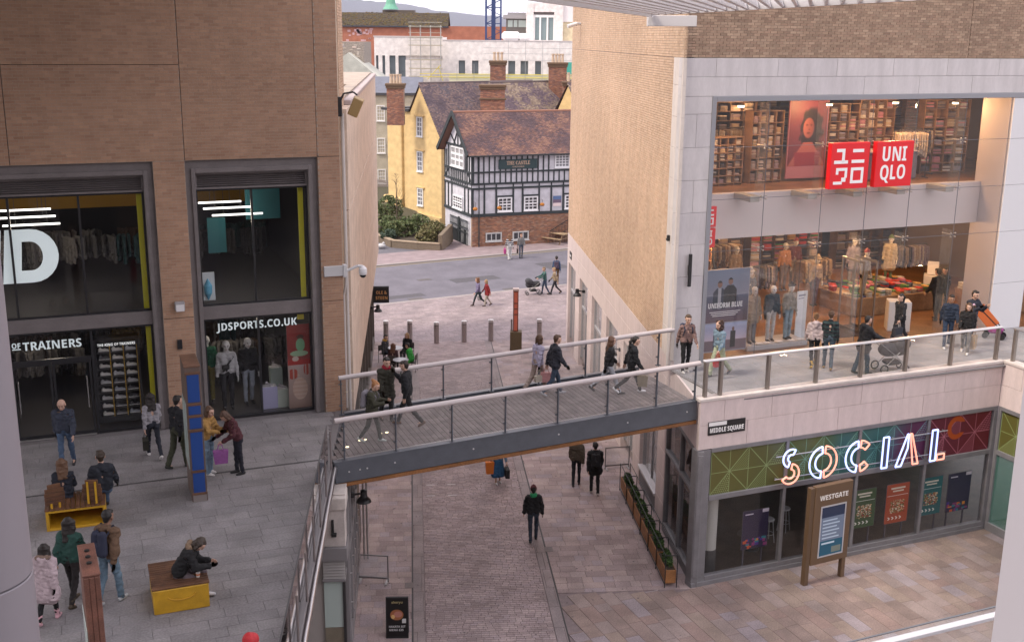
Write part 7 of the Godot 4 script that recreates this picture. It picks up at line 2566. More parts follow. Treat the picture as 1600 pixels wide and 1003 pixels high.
	for k in 2:
		var t := thing("wayfinding_totem", ["tall wayfinding totem with blue panels in a brown frame near the shop doors", "red brown slatted wayfinding totem rising at the picture's lower left"][k], "sign totem", [Vector3(-7.0, T, -22.9), Vector3(-5.592, T, -13.37)][k], [21.4, 24.5][k], "wayfinding totems")
		var br := mat(0.20, 0.10, 0.06, 0.6, "wood", 1.0) if k == 0 else mat(0.235, 0.10, 0.07, 0.6, "wood", 1.0)
		var wd: float = [0.33, 0.21][k]
		var H := 3.08
		var m := MB.new()
		m.span(0, wd, 0.0, H, -1.0, 0, 0.012)
		build(m, "frame", mat(0.12, 0.085, 0.07, 0.6) if k == 0 else br, t)
		var tp := MB.new()
		tp.span(-0.008, wd + 0.008, H, H + 0.03, -1.008, 0.008, 0.006)
		build(tp, "top_cap", br, t)
		if k == 0:
			var pl := MB.new()
			pl.span(0.02, wd - 0.02, 0.0, 0.16, 0.001, 0.012, 0.004)
			build(pl, "plinth", mat(0.23, 0.2, 0.19, 0.5), t)
			for e in [[0.20, 0.68], [0.74, 1.62], [1.70, 1.95], [2.02, 2.22], [2.30, 2.92]]:
				var p := MB.new()
				p.span(0.04, wd - 0.04, e[0], e[1], 0.001, 0.016, 0.005)
				build(p, "blue_panel", mat(0.012, 0.055, 0.24, 0.45), t)
			for e in [0.16, 0.68, 1.62, 1.95, 2.22, 2.92]:
				var p := MB.new()
				p.span(0.0, wd, e, e + 0.06, 0.001, 0.022, 0.005)
				build(p, "cross_rail", br, t)
		else:
			for x in [0.004, 0.073, 0.142]:
				var p := MB.new()
				p.span(x, x + 0.064, 0.05, H - 0.01, 0.001, 0.02, 0.005)
				build(p, "slat", br, t)
			for z in [-0.35, -0.55, -0.75]:
				var p := MB.new()
				p.lathe(Vector3(wd * 0.5, H + 0.03, z), [Vector2(0.035, 0), Vector2(0.035, 0.02), Vector2(0, 0.022)], 10)
				build(p, "cap_vent", mat(0.015, 0.015, 0.015, 0.5), t)
		var mp := MB.new()
		mp.span(-0.014, -0.001, 0.75, 2.25, -0.92, -0.08, 0.004)
		build(mp, "map_panel", mat(0.42, 0.50, 0.48, 0.25), t)
	var jo := Vector3(-7.762, 0, -28.03)
	var l1 := thing("white_wall_light", "square white wall light on the brick pier between the bays", "wall lamp", jo, 21.4)
	var a := MB.new()
	a.span(-0.90, -0.66, 8.18, 8.40, 0.0, 0.16, 0.015)
	build(a, "housing", mat(0.32, 0.31, 0.32, 0.5), l1)
	var a2 := MB.new()
	a2.span(-0.88, -0.68, 8.165, 8.34, 0.161, 0.168)
	build(a2, "diffuser", mat(0.70, 0.69, 0.70, 0.4), l1)
	var l2 := thing("small_black_wall_light", "small black wall light below the white one on the brick pier", "wall lamp", jo, 21.4)
	var a3 := MB.new()
	a3.span(-0.90, -0.78, 7.16, 7.40, 0.0, 0.11, 0.015)
	build(a3, "housing", mat(0.015, 0.015, 0.017, 0.4), l2)
	var a4 := MB.new()
	a4.span(-0.88, -0.80, 7.15, 7.158, 0.02, 0.09)
	build(a4, "lens", mat(0.3, 0.3, 0.28, 0.2), l2)
	var cc := thing("dome_camera", "white dome security camera on a bracket at the brick corner", "security camera", jo, 21.4)
	var c := MB.new()
	c.span(2.95, 3.48, 8.78, 9.06, 0.0, 0.07, 0.01)
	build(c, "junction_box", mat(0.50, 0.50, 0.51, 0.5), cc)
	var ca := MB.new()
	ca.span(3.46, 3.56, 8.74, 9.08, -0.06, 0.10, 0.01)
	ca.path([Vector3(3.56, 8.90, 0.03), Vector3(3.85, 9.02, 0.05), Vector3(4.0, 9.0, 0.05)], 0.04, 8)
	build(ca, "arm", mat(0.55, 0.55, 0.56, 0.4), cc)
	var cd := MB.new()
	cd.lathe(Vector3(4.0, 8.78, 0.05), [Vector2(0.10, 0.0), Vector2(0.115, 0.06), Vector2(0.11, 0.16), Vector2(0.05, 0.23), Vector2(0, 0.24)], 16)
	build(cd, "dome_housing", mat(0.68, 0.68, 0.70, 0.4), cc)
	var ce := MB.new()
	ce.ball(Vector3(4.0, 8.78, 0.05), 0.095, 12)
	build(ce, "smoked_dome", mat(0.03, 0.03, 0.035, 0.1), cc)
	var pp := MB.new()
	pp.path([Vector3(3.56, 8.74, -0.1), Vector3(3.56, 8.5, -0.12), Vector3(3.52, 8.2, -0.2), Vector3(3.52, 5.0, -0.2)], 0.035, 8)
	build(pp, "cable_conduit", mat(0.5, 0.47, 0.46, 0.5), cc)
	var fl := thing("floodlight", "ochre box floodlight angled from the brick corner on a black bracket", "floodlight", Vector3(-4.12, 13.2, -29.6), 5.0)
	var fb := MB.new()
	fb.xf = Transform3D(Basis(Vector3.BACK, -0.42) * Basis(Vector3.RIGHT, 0.15), Vector3.ZERO)
	fb.box(Vector3(0, 0, 0), Vector3(0.27, 0.48, 0.28), 0.02)
	build(fb, "housing", mat(0.36, 0.24, 0.10, 0.55), fl)
	var fe := MB.new()
	fe.path([Vector3(-0.42, 0.1, 0.05), Vector3(-0.3, 0.34, 0.1), Vector3(-0.05, 0.38, 0.1), Vector3(0.05, 0.30, 0.1)], 0.025, 6)
	fe.span(-0.52, -0.36, -0.25, 0.25, -0.12, 0.12, 0.01)
	build(fe, "bracket", mat(0.02, 0.02, 0.022, 0.5), fl)
	brick_shop_goods()
func mannequin(label: String, at: Vector3, yaw: float, top: Array, legs: Array, opt := {}) -> Node3D:
	var p := {at = at, yaw = yaw, h = 1.84, skin = [0.62, 0.61, 0.60], hair = ["none", []], top = top, legs = legs, shoes = opt.get("shoes", [0.03, 0.03, 0.03]), cell = 0.028, arms = [[3, 10, 12], [3, 10, 12]]}
	p.merge(opt, true)
	return figure("mannequin", label, "mannequin", p, "mannequins in the shop windows")
func brick_shop_goods() -> void:
	var jo := Vector3(-7.762, 0, -28.03)
	var J := frame_of(jo, 21.4)
	var led := glow(1.0, 0.97, 0.92, 1.5)
	var rows := [[-6.2, -3.64, 10.68, -1.5], [-6.1, -3.54, 10.495, -1.5], [-4.79, -3.45, 10.30, -1.5], [-0.02, 1.09, 10.67, -1.5], [0.10, 1.37, 10.51, -1.5], [0.32, 1.65, 10.32, -1.5]]
	for k in rows.size():
		var e: Array = rows[k]
		var t := thing("linear_lamp", ["upper", "middle", "lower"][k % 3] + " linear ceiling lamp behind the " + ("logo glass of the left bay" if k < 3 else "upper glass of the right bay"), "ceiling lamp", jo, 21.4, "linear ceiling lamps")
		var m := MB.new()
		m.span(e[0], e[1], e[2] - 0.02, e[2] + 0.02, e[3] - 0.03, e[3] + 0.03)
		build(m, "lamp_tube", led, t)
		var h := MB.new()
		for x in [e[0] + 0.3, e[1] - 0.3]:
			h.tube(Vector3(x, e[2] + 0.02, e[3]), Vector3(x, 11.19, e[3]), 0.006, 5)
		build(h, "suspension_wire", mat(0.1, 0.1, 0.1, 0.5), t)
	for q in [[-4.2, 10.2, -2.4, 2.2], [0.8, 10.3, -2.0, 1.5], [-3.9, 7.4, -2.4, 1.1], [1.0, 7.4, -2.0, 1.3]]:
		var l := OmniLight3D.new()
		l.name = "shop_light"
		l.position = J * Vector3(q[0], q[1], q[2])
		l.light_energy = q[3] * (0.25 if q[1] > 8 else 0.28)
		l.light_color = Color(1.0, 0.93, 0.84)
		l.light_size = 0.3
		l.omni_range = 14.0
		l.omni_attenuation = 2.0
		l.shadow_enabled = true
		add_child(l)
		if q[1] < 8:
			var t := thing("ceiling_spot", "glowing ceiling spot inside the brick shop's " + ("doorway" if q[0] < 0 else "lower display window"), "ceiling lamp", J * Vector3(q[0], q[1] + 0.14, q[2]))
			var m := MB.new()
			m.lathe(Vector3(0, 0, 0), [Vector2(0.0, 0.0), Vector2(0.07, 0.0), Vector2(0.08, 0.1), Vector2(0.0, 0.1)], 12)
			build(m, "lamp", glow(1.0, 0.93, 0.84, 3.0), t)
	mannequin("mannequin in white sweatshirt with dark sash in the trainers shop window", J * Vector3(0.42, 5.06, -1.0), 22.0, [0.58, 0.58, 0.60], [0.03, 0.03, 0.035], {h = 1.95})
	mannequin("mannequin in black jacket and pale jeans in the trainers shop window", J * Vector3(1.02, 5.06, -1.3), 35.0, [0.02, 0.02, 0.022], [0.32, 0.36, 0.42], {thick = 0.02, h = 1.9})
	mannequin("mannequin in green top behind the white sweatshirt in the shop window", J * Vector3(-0.02, 5.06, -1.7), 15.0, [0.02, 0.16, 0.08], [0.35, 0.30, 0.10], {h = 1.95})
	var sa := thing("body_bag", "black body bag across the white sweatshirt of the mannequin", "bag", J * Vector3(0.42, 6.25, -1.0), 22.0)
	var sm := MB.new()
	sm.bar(Vector3(0.17, 0.32, 0.12), Vector3(-0.12, -0.08, 0.17), 0.05, 0.012, Vector3.BACK)
	sm.box(Vector3(-0.05, 0.05, 0.19), Vector3(0.2, 0.13, 0.06), 0.02)
	build(sm, "strap_and_pouch", mat(0.012, 0.012, 0.013, 0.7), sa)
	var po := thing("window_poster", "tall red poster of a seated athlete and a trainer in the shop window", "poster", jo, 21.4)
	var pi := Image.create(60, 256, false, Image.FORMAT_RGB8)
	for y in 256:
		for x in 60:
			var c := Color(0.50, 0.16, 0.14)
			if y > 122:
				c = Color(0.66, 0.60, 0.58).lerp(Color(0.55, 0.46, 0.42), (y - 122) / 134.0)
			if y > 106 and y <= 122:
				c = Color(0.58, 0.10, 0.08)
			var fx := (x - 34) / 12.0
			if Vector2(fx, (y - 38) / 9.0).length() < 0.8: c = Color(0.30, 0.17, 0.13)
			if Vector2(fx, (y - 62) / 20.0).length() < 1.0: c = Color(0.42, 0.60, 0.46)
			if Vector2((x - 30) / 24.0, (y - 88) / 9.0).length() < 1.0: c = Color(0.52, 0.64, 0.52)
			if Vector2((x - 20) / 9.0, (y - 104) / 8.0).length() < 1.0: c = Color(0.72, 0.66, 0.62)
			if Vector2((x - 12) / 14.0, (y - 150) / 16.0).length() < 1.0 and int(x / 4) % 3 != 0: c = Color(0.62, 0.26, 0.20)
			if Vector2((x - 48) / 8.0, (y - 138) / 18.0).length() < 1.0 and int(x / 3) % 3 != 0: c = Color(0.62, 0.28, 0.22)
			if Vector2((x - 30) / 20.0, (y - 196) / 34.0).length() < 1.0: c = Color(0.74, 0.66, 0.60).lerp(Color(0.6, 0.46, 0.42), absf(sin(y * 0.25)) * 0.35)
			pi.set_pixel(x, y, c)
	var pm := MB.new()
	pm.uvquad(Vector3(1.98, 5.06, -0.45), Vector3(2.60, 5.06, -0.45), Vector3(2.60, 7.42, -0.45), Vector3(1.98, 7.42, -0.45), Vector3.BACK)
	build(pm, "print", printed(pi, 0.4), po)
	var pb := MB.new()
	pb.span(1.97, 2.61, 5.04, 7.44, -0.48, -0.452)
	build(pb, "panel", mat(0.05, 0.05, 0.05, 0.5), po)
	var ly := thing("yellow_tag_panel", "small yellow panel at the top right of the display window", "panel", jo, 21.4)
	var lm := MB.new()
	lm.span(2.28, 2.46, 7.56, 7.76, -0.44, -0.42, 0.003)
	build(lm, "plate", mat(0.50, 0.42, 0.02, 0.5), ly)
	for k in 3:
		var q: Array = [[1.30, 5.03, 0.42, 0.62, 0.5, 0.5, 0.66], [1.72, 5.03, 0.30, 0.52, 0.55, 0.62, 0.48], [1.62, 5.03, 0.34, 1.0, 0.42, 0.50, 0.40]][k]
		var z := -0.75 if k < 2 else -1.25
		var pl := thing("display_plinth", ["lilac display plinth at the foot of the shop window", "low pale green display plinth in the shop window", "taller green display plinth behind the lilac one"][k], "plinth", J * Vector3(q[0], 5.012, z), 21.4, "display plinths")
		var m := MB.new()
		m.span(0, q[2], 0, q[3], -0.3, 0, 0.008)
		build(m, "block", mat(q[4] * 0.8, q[5] * 0.8, q[6] * 0.9, 0.5), pl)
		var pt := MB.new()
		pt.span(0.02, q[2] - 0.02, q[3] + 0.001, q[3] + 0.008, -0.28, -0.02)
		build(pt, "top_plate", mat(0.5, 0.5, 0.52, 0.3), pl)
		trainer(J * Vector3(q[0] + q[2] * 0.5, 5.022 + q[3], z - 0.15), 60.0, [0.35, 0.34, 0.36], "grey trainer on the " + ["lilac", "low green", "tall green"][k] + " display plinth")
	var cab := thing("trainer_cabinet", "tall black cabinet of trainers beside the shop doors", "display cabinet", jo, 21.4)
	var cm := MB.new()
	cm.span(-2.92, -1.80, 5.15, 7.42, -1.0, -0.95)
	cm.span(-2.92, -2.86, 5.15, 7.42, -0.95, -0.62)
	cm.span(-1.86, -1.80, 5.15, 7.42, -0.95, -0.62)
	cm.span(-2.92, -1.80, 7.36, 7.42, -0.95, -0.62)
	cm.span(-2.92, -1.80, 5.15, 5.30, -0.95, -0.62)
	build(cm, "carcass", mat(0.025, 0.025, 0.027, 0.5), cab)
	text(cab, "lettering", "THE KING OF TRAINERS", 0.065, Vector3(-2.36, 7.25, -0.615), glow(0.8, 0.82, 0.82, 0.35), 0.92)
	for j in 9:
		var sh := MB.new()
		sh.span(-2.86, -1.86, 5.30 + j * 0.215, 5.312 + j * 0.215, -0.95, -0.64)
		build(sh, "shelf", mat(0.04, 0.04, 0.042, 0.5), cab)
	for x in [-2.53, -2.20, -1.87]:
		var dv := MB.new()
		dv.span(x - 0.01, x + 0.01, 5.3, 7.2, -0.66, -0.64)
		build(dv, "amber_strip", mat(0.40, 0.25, 0.03, 0.5), cab)
	var tones := [[[0.66, 0.65, 0.64], "white"], [[0.10, 0.10, 0.11], "charcoal"], [[0.42, 0.42, 0.44], "grey"], [[0.62, 0.60, 0.56], "cream"], [[0.30, 0.32, 0.36], "slate"], [[0.04, 0.04, 0.045], "black"]]
	for j in 9:
		for i in 3:
			var tn: Array = pick(tones)
			trainer(J * Vector3(-2.69 + i * 0.33, 5.314 + j * 0.215, -0.78), 111.0, tn[0], "%s trainer in the %s column, %s shelf from the top of the black cabinet" % [tn[1], ["left", "middle", "right"][i], ["bottom", "eighth", "seventh", "sixth", "fifth", "fourth", "third", "second", "first"][j]])
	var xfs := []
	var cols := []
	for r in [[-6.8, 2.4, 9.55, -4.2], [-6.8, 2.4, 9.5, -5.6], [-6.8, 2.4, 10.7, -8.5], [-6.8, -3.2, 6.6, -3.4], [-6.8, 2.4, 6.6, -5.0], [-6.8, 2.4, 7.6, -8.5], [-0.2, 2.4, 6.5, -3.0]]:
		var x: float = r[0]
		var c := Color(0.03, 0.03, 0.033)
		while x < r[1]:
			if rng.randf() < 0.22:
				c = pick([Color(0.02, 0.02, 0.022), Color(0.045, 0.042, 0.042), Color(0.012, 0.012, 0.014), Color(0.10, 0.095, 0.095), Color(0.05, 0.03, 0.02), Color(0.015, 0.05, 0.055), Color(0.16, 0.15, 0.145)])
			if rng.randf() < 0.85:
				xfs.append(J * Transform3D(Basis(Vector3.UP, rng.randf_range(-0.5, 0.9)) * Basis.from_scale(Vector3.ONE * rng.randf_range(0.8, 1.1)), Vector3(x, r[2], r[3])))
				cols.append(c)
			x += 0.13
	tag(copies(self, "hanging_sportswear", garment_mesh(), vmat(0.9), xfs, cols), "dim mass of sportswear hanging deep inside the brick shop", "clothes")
	var tp := thing("teal_banner", "teal hanging banner behind the right bay's upper glass", "banner", jo, 21.4)
	var tm := MB.new()
	tm.span(1.35, 2.3, 10.0, 11.0, -2.6, -2.55)
	tm.span(0.35, 0.85, 9.0, 10.0, -3.2, -3.15)
	build(tm, "cloth", mat(0.02, 0.13, 0.16, 0.8), tp)
	var lb := thing("lightbox_poster", "pale blue and white lightbox poster low in the upper right bay", "poster", jo, 21.4)
	var lm2 := MB.new()
	lm2.span(-0.18, 0.20, 8.2, 8.95, -0.75, -0.70)
	build(lm2, "panel", mat(0.62, 0.68, 0.70, 0.4), lb)
	var lm3 := MB.new()
	lm3.lathe(Vector3(0.02, 8.50, -0.69), [Vector2(0.0, -0.3), Vector2(0.10, -0.1), Vector2(0.11, 0.1), Vector2(0.0, 0.3)], 12)
	build(lm3, "blue_figure", mat(0.12, 0.42, 0.60, 0.5), lb)
func trainer(at: Vector3, yaw: float, c: Array, label: String) -> void:
	if not parts_made.has("trainer"):
		parts_made["trainer"] = field([[Vector3(0, 0.05, -0.09), Vector3(0, 0.045, 0.05), 0.04, 0.036], [Vector3(0, 0.045, 0.05), Vector3(0, 0.035, 0.13), 0.036, 0.028], [Vector3(0, 0.06, -0.09), Vector3(0, 0.10, -0.075), 0.038, 0.03]], 0.014, 0.03)
		var m := MB.new()
		m.span(-0.042, 0.042, 0.0, 0.022, -0.13, 0.16, 0.01)
		parts_made["sole"] = m.mesh()
	var t := thing("trainer", label if label != "" else "trainer on a shelf of the black display cabinet", "shoe", at, yaw, "trainers on display")
	put(t, "upper", parts_made["trainer"], mat(c[0], c[1], c[2], 0.6), Transform3D(Basis.from_scale(Vector3.ONE * 0.92), Vector3.ZERO))
	put(t, "sole", parts_made["sole"], mat(0.6, 0.6, 0.6, 0.6), Transform3D(Basis.from_scale(Vector3.ONE * 0.92), Vector3.ZERO))
func board_image(kind: int) -> Image:
	var img := Image.create(96, 160, false, Image.FORMAT_RGB8)
	var bg: Color = [Color(0.04, 0.04, 0.045), Color(0.17, 0.28, 0.14), Color(0.60, 0.24, 0.10), Color(0.05, 0.34, 0.36), Color(0.12, 0.06, 0.22), Color(0.12, 0.06, 0.22)][kind]
	var r := RandomNumberGenerator.new()
	r.seed = 50 + kind
	img.fill(bg)
	if kind == 0:
		for y in range(38, 104):
			for x in range(6, 90):
				var d := Vector2((x - 46) / 38.0, (y - 68) / 28.0).length()
				if d < 0.95:
					var c := Color(0.08, 0.07, 0.06) if d > 0.82 else Color(0.58, 0.36, 0.22)
					if Vector2((x - 52) / 20.0, (y - 66) / 13.0).length() < 1.0: c = Color(0.66, 0.45, 0.40)
					if Vector2(x - 28, y - 76).length() < 9.0: c = Color(0.80, 0.66, 0.42)
					img.set_pixel(x, y, c)
				elif x > 70 and y > 84:
					img.set_pixel(x, y, Color(0.75, 0.75, 0.75))
	elif kind < 4:
		for k in 260:
			var p := Vector2(48 + r.randf_range(-30, 30), 92 + r.randf_range(-26, 26))
			var c: Color = [Color(0.55, 0.35, 0.15), Color(0.72, 0.6, 0.45), Color(0.22, 0.36, 0.12), Color(0.5, 0.15, 0.08), Color(0.8, 0.76, 0.7)][r.randi() % 5]
			img.fill_rect(Rect2i(int(p.x), int(p.y), 3 + r.randi() % 5, 2 + r.randi() % 4), c)
		img.fill_rect(Rect2i(18, 14, 60, 7), Color(0.78, 0.76, 0.7))
		img.fill_rect(Rect2i(26, 26, 46, 6), Color(0.78, 0.76, 0.7))
		img.fill_rect(Rect2i(4, 46, 88, 2), Color(0.8, 0.8, 0.8))
		for k in 4:
			for j in 12:
				var x := 12 + k * 16 + (j if j < 6 else 12 - j)
				img.fill_rect(Rect2i(x, 134 + j, 6, 1), Color(0.85, 0.85, 0.82))
	else:
		for k in 22:
			img.fill_rect(Rect2i(r.randi() % 84, 112 + r.randi() % 40, 8 + r.randi() % 10, 6 + r.randi() % 8), [Color(0.75, 0.3, 0.08), Color(0.5, 0.12, 0.4), Color(0.1, 0.45, 0.5), Color(0.8, 0.5, 0.1), Color(0.25, 0.12, 0.5)][r.randi() % 5])
		img.fill_rect(Rect2i(72, 0, 24, 14), Color(0.75, 0.73, 0.78))
		img.fill_rect(Rect2i(8, 12, 30, 5), Color(0.78, 0.76, 0.8))
	return img
func street_objects() -> void:
	var white := mat(0.72, 0.71, 0.70, 0.6)
	var blk := mat(0.015, 0.015, 0.017, 0.45)
	var steel := mat(0.42, 0.38, 0.37, 0.32, "", 1.0, 0.9)
	var bs := [[-6.36, -54.6], [-5.16, -54.7], [-3.80, -54.45], [-2.42, -54.74], [-1.07, -55.04], [1.40, -55.25]]
	var names := ["bollard nearest the left wall", "second bollard from the left wall", "third bollard from the left wall", "fourth bollard from the left wall", "bollard just left of the coral post", "bollard alone at the right of the coral post"]
	var first: Node3D = null
	for k in bs.size():
		var at := Vector3(bs[k][0], 0, bs[k][1])
		var o: Node3D
		if first == null:
			o = thing("bollard", "", "bollard", at, 0.0, "steel bollards across the street end")
			var m := MB.new()
			m.lathe(Vector3.ZERO, [Vector2(0.135, 0.0), Vector2(0.135, 0.92)], 20)
			build(m, "tube", steel, o)
			var g := MB.new()
			g.lathe(Vector3(0, 0.92, 0), [Vector2(0.125, 0), Vector2(0.125, 0.03)], 20)
			build(g, "dark_band", blk, o)
			var c := MB.new()
			c.lathe(Vector3(0, 0.95, 0), [Vector2(0.138, 0), Vector2(0.138, 0.12), Vector2(0.125, 0.15), Vector2(0, 0.155)], 20)
			build(c, "cap", mat(0.62, 0.60, 0.60, 0.35, "", 1.0, 0.7), o)
			first = o
		else:
			o = first.duplicate()
			o.name = unique(self, "bollard")
			add_child(o, true)
			o.position = at
		o.set_meta("label", "stainless steel " + names[k])
	var pt := thing("coral_post", "coral red marker post standing in a brown planter base among the bollards", "marker post", Vector3(0.2, 0, -53.4))
	var p := MB.new()
	p.span(-0.29, 0.29, 0.0, 0.95, -0.29, 0.29, 0.02)
	build(p, "planter_base", mat(0.115, 0.085, 0.045, 0.7), pt)
	var p2 := MB.new()
	p2.span(-0.15, 0.11, 0.95, 3.0, -0.14, 0.14, 0.01)
	build(p2, "brown_frame", mat(0.20, 0.075, 0.05, 0.6), pt)
	for e in [[1.0, 1.78], [1.84, 2.06], [2.12, 2.34], [2.40, 2.92]]:
		var p3 := MB.new()
		p3.span(-0.10, 0.06, e[0], e[1], 0.141, 0.155, 0.004)
		build(p3, "coral_panel", mat(0.58, 0.15, 0.09, 0.5), pt)
	var p5 := MB.new()
	p5.span(-0.17, 0.13, 3.0, 3.1, -0.16, 0.16, 0.01)
	build(p5, "pale_cap", mat(0.55, 0.45, 0.43, 0.6), pt)
	var p6 := MB.new()
	p6.tube(Vector3(-0.22, 0.95, 0), Vector3(-0.22, 1.55, 0), 0.045, 10)
	build(p6, "stub_pipe", mat(0.35, 0.33, 0.32, 0.4, "", 1.0, 0.7), pt)
	var t := thing("information_totem", "brown two legged information totem lettered WESTGATE with a blue screen", "sign totem", Vector3(8.353, 0, -28.869), 26.4)
	var br := mat(0.125, 0.075, 0.04, 0.55)
	for x in [1.33]:
		var l := MB.new()
		l.span(x, x + 0.13, 0.0, 0.60, -0.15, -0.005, 0.008)
		build(l, "leg", br, t)
	var tb := MB.new()
	tb.span(0.15, 1.50, 0.60, 2.98, -0.16, 0.0, 0.012)
	build(tb, "body", br, t)
	var tf := MB.new()
	tf.span(0.0, 0.148, 0.0, 2.95, -0.19, -0.03, 0.008)
	build(tf, "leg_post", mat(0.11, 0.066, 0.035, 0.55), t)
	text(t, "lettering", "WESTGATE", 0.14, Vector3(0.82, 2.62, 0.004), mat(0.75, 0.73, 0.70, 0.5), 1.02)
	var si := Image.create(64, 112, false, Image.FORMAT_RGB8)
	si.fill(Color(0.34, 0.38, 0.45))
	si.fill_rect(Rect2i(0, 0, 64, 24), Color(0.12, 0.16, 0.24))
	for k in 6:
		si.fill_rect(Rect2i(5, 30 + k * 8, 40 + (k * 7) % 14, 3), Color(0.55, 0.6, 0.66))
	si.fill_rect(Rect2i(0, 78, 64, 34), Color(0.08, 0.26, 0.34))
	si.fill_rect(Rect2i(5, 82, 36, 4), Color(0.6, 0.65, 0.7))
	si.fill_rect(Rect2i(34, 94, 26, 14), Color(0.35, 0.38, 0.36))
	var sc := MB.new()
	sc.uvquad(Vector3(0.42, 0.84, 0.006), Vector3(1.26, 0.84, 0.006), Vector3(1.26, 2.32, 0.006), Vector3(0.42, 2.32, 0.006), Vector3.BACK)
	build(sc, "screen", printed(si, 0.15, 0.25), t)
	var sf := MB.new()
	for e in [[0.38, 1.30, 2.32, 2.36], [0.38, 1.30, 0.80, 0.84], [0.38, 0.42, 0.84, 2.32], [1.26, 1.30, 0.84, 2.32]]:
		sf.span(e[0], e[1], e[2], e[3], 0.0, 0.012)
	build(sf, "screen_bezel", mat(0.42, 0.42, 0.44, 0.4), t)
	var S0 := frame_of(A0, 22.6)
	var ps := [[1.68, 2.55, 0.80, 1.98, 4, "purple poster board alone at the left of the cafe window"], [5.55, 6.40, 0.80, 2.02, 1, "green food poster in the cafe window beside the totem"], [6.80, 7.66, 0.75, 2.02, 2, "orange burger poster in the middle of the cafe window"], [8.10, 8.95, 0.80, 2.03, 3, "teal food poster in the right cafe window"], [9.20, 10.10, 0.75, 2.02, 5, "purple poster board at the right end of the cafe window"]]
	for e in ps:
		var q := thing("cafe_poster", e[5], "poster", A0, 22.6, "posters in the cafe window")
		var m := MB.new()
		m.uvquad(Vector3(e[0], e[2], -0.10), Vector3(e[1], e[2], -0.10), Vector3(e[1], e[3], -0.10), Vector3(e[0], e[3], -0.10), Vector3.BACK)
		build(m, "print", printed(board_image(e[4]), 0.5), q)
		var k := MB.new()
		k.span(e[0] - 0.01, e[1] + 0.01, e[2] - 0.01, e[3] + 0.01, -0.125, -0.104)
		k.span(e[0] + 0.1, e[0] + 0.14, 0.012, e[2], -0.2, -0.16)
		k.span(e[1] - 0.14, e[1] - 0.1, 0.012, e[2], -0.2, -0.16)
		build(k, "board", mat(0.08, 0.07, 0.09, 0.6), q)
	for k in 3:
		var st := thing("bar_stool", ["grey bar stool behind the totem", "pale bar stool by the cafe's round column", "grey bar stool deep in the cafe"][k], "bar stool", S0 * [Vector3(3.75, 0.012, -1.7), Vector3(4.7, 0.012, -2.2), Vector3(7.5, 0.012, -3.4)][k], 30.0 * k, "bar stools in the cafe")
		var seat := MB.new()
		seat.lathe(Vector3(0, 0.72, 0), [Vector2(0.0, 0.0), Vector2(0.17, 0.0), Vector2(0.18, 0.03), Vector2(0.17, 0.05), Vector2(0.0, 0.05)], 16)
		build(seat, "seat", mat(0.42, 0.42, 0.44, 0.5), st)
		for j in 4:
			var a := TAU * j / 4 + 0.4
			var lg := MB.new()
			lg.tube(Vector3(cos(a) * 0.13, 0.72, sin(a) * 0.13), Vector3(cos(a) * 0.21, 0, sin(a) * 0.21), 0.014, 6)
			build(lg, "leg", mat(0.38, 0.38, 0.40, 0.4), st)
		var rg := MB.new()
		for j in 12:
			rg.tube(Vector3(cos(TAU * j / 12) * 0.175, 0.28, sin(TAU * j / 12) * 0.175), Vector3(cos(TAU * (j + 1) / 12) * 0.175, 0.28, sin(TAU * (j + 1) / 12) * 0.175), 0.01, 5)
		build(rg, "foot_ring", mat(0.38, 0.38, 0.40, 0.4), st)
	var tb2 := thing("round_cafe_table", "low round dark table inside the left cafe window", "table", S0 * Vector3(3.0, 0.012, -1.5))
	var tm := MB.new()
	tm.lathe(Vector3(0, 0.42, 0), [Vector2(0, 0), Vector2(0.42, 0), Vector2(0.42, 0.04), Vector2(0, 0.04)], 24)
	build(tm, "table_top", mat(0.10, 0.08, 0.07, 0.4), tb2)
	var tl := MB.new()
	tl.lathe(Vector3.ZERO, [Vector2(0.26, 0), Vector2(0.24, 0.03), Vector2(0.04, 0.05), Vector2(0.04, 0.42)], 16)
	build(tl, "pedestal", blk, tb2)
	var tf2 := frame_of(Vector3(0, 0, -30), 5.15)
	var ab := thing("menu_board", "black menu board with a noodle bowl picture standing in the street", "menu board", Vector3(-3.16, 0, -25.85), 3.0)
	var am := MB.new()
	am.xf = Transform3D(Basis(Vector3.RIGHT, -0.12), Vector3.ZERO)
	am.span(0, 0.58, 0.0, 1.10, -0.03, 0, 0.006)
	am.xf = Transform3D(Basis(Vector3.RIGHT, 0.12), Vector3(0, 0, -0.28))
	am.span(0, 0.58, 0.0, 1.10, -0.03, 0, 0.006)
	build(am, "frame", blk, ab)
	var ap := MB.new()
	ap.xf = Transform3D(Basis(Vector3.RIGHT, -0.12), Vector3.ZERO)
	ap.uvquad(Vector3(0.03, 0.06, 0.004), Vector3(0.55, 0.06, 0.004), Vector3(0.55, 1.06, 0.004), Vector3(0.03, 1.06, 0.004), Vector3.BACK)
	build(ap, "print", printed(board_image(0), 0.35), ab)
	var tb3 := Basis(Vector3.RIGHT, -0.12)
	text(ab, "lettering", "shoryu", 0.06, tb3 * Vector3(0.29, 0.96, 0.006), mat(0.35, 0.28, 0.14, 0.5), 0.28, tb3)
	text(ab, "lettering", "HAKATA SET", 0.052, tb3 * Vector3(0.29, 0.32, 0.006), mat(0.5, 0.5, 0.5, 0.5), 0.42, tb3)
	text(ab, "lettering", "MENU £25", 0.052, tb3 * Vector3(0.27, 0.23, 0.006), mat(0.5, 0.5, 0.5, 0.5), 0.36, tb3)
	var bars := [["low framed glass barrier beside the lower shop's brown pier", Vector3(-4.30, 0, -29.0), -6.0, 0.88], ["framed glass barrier across the street behind the planters", Vector3(3.38, 0, -37.64), 13.0, 0.92], ["second framed glass barrier farther under the bridge at right", Vector3(3.2, 0, -41.4), 13.0, 1.0]]
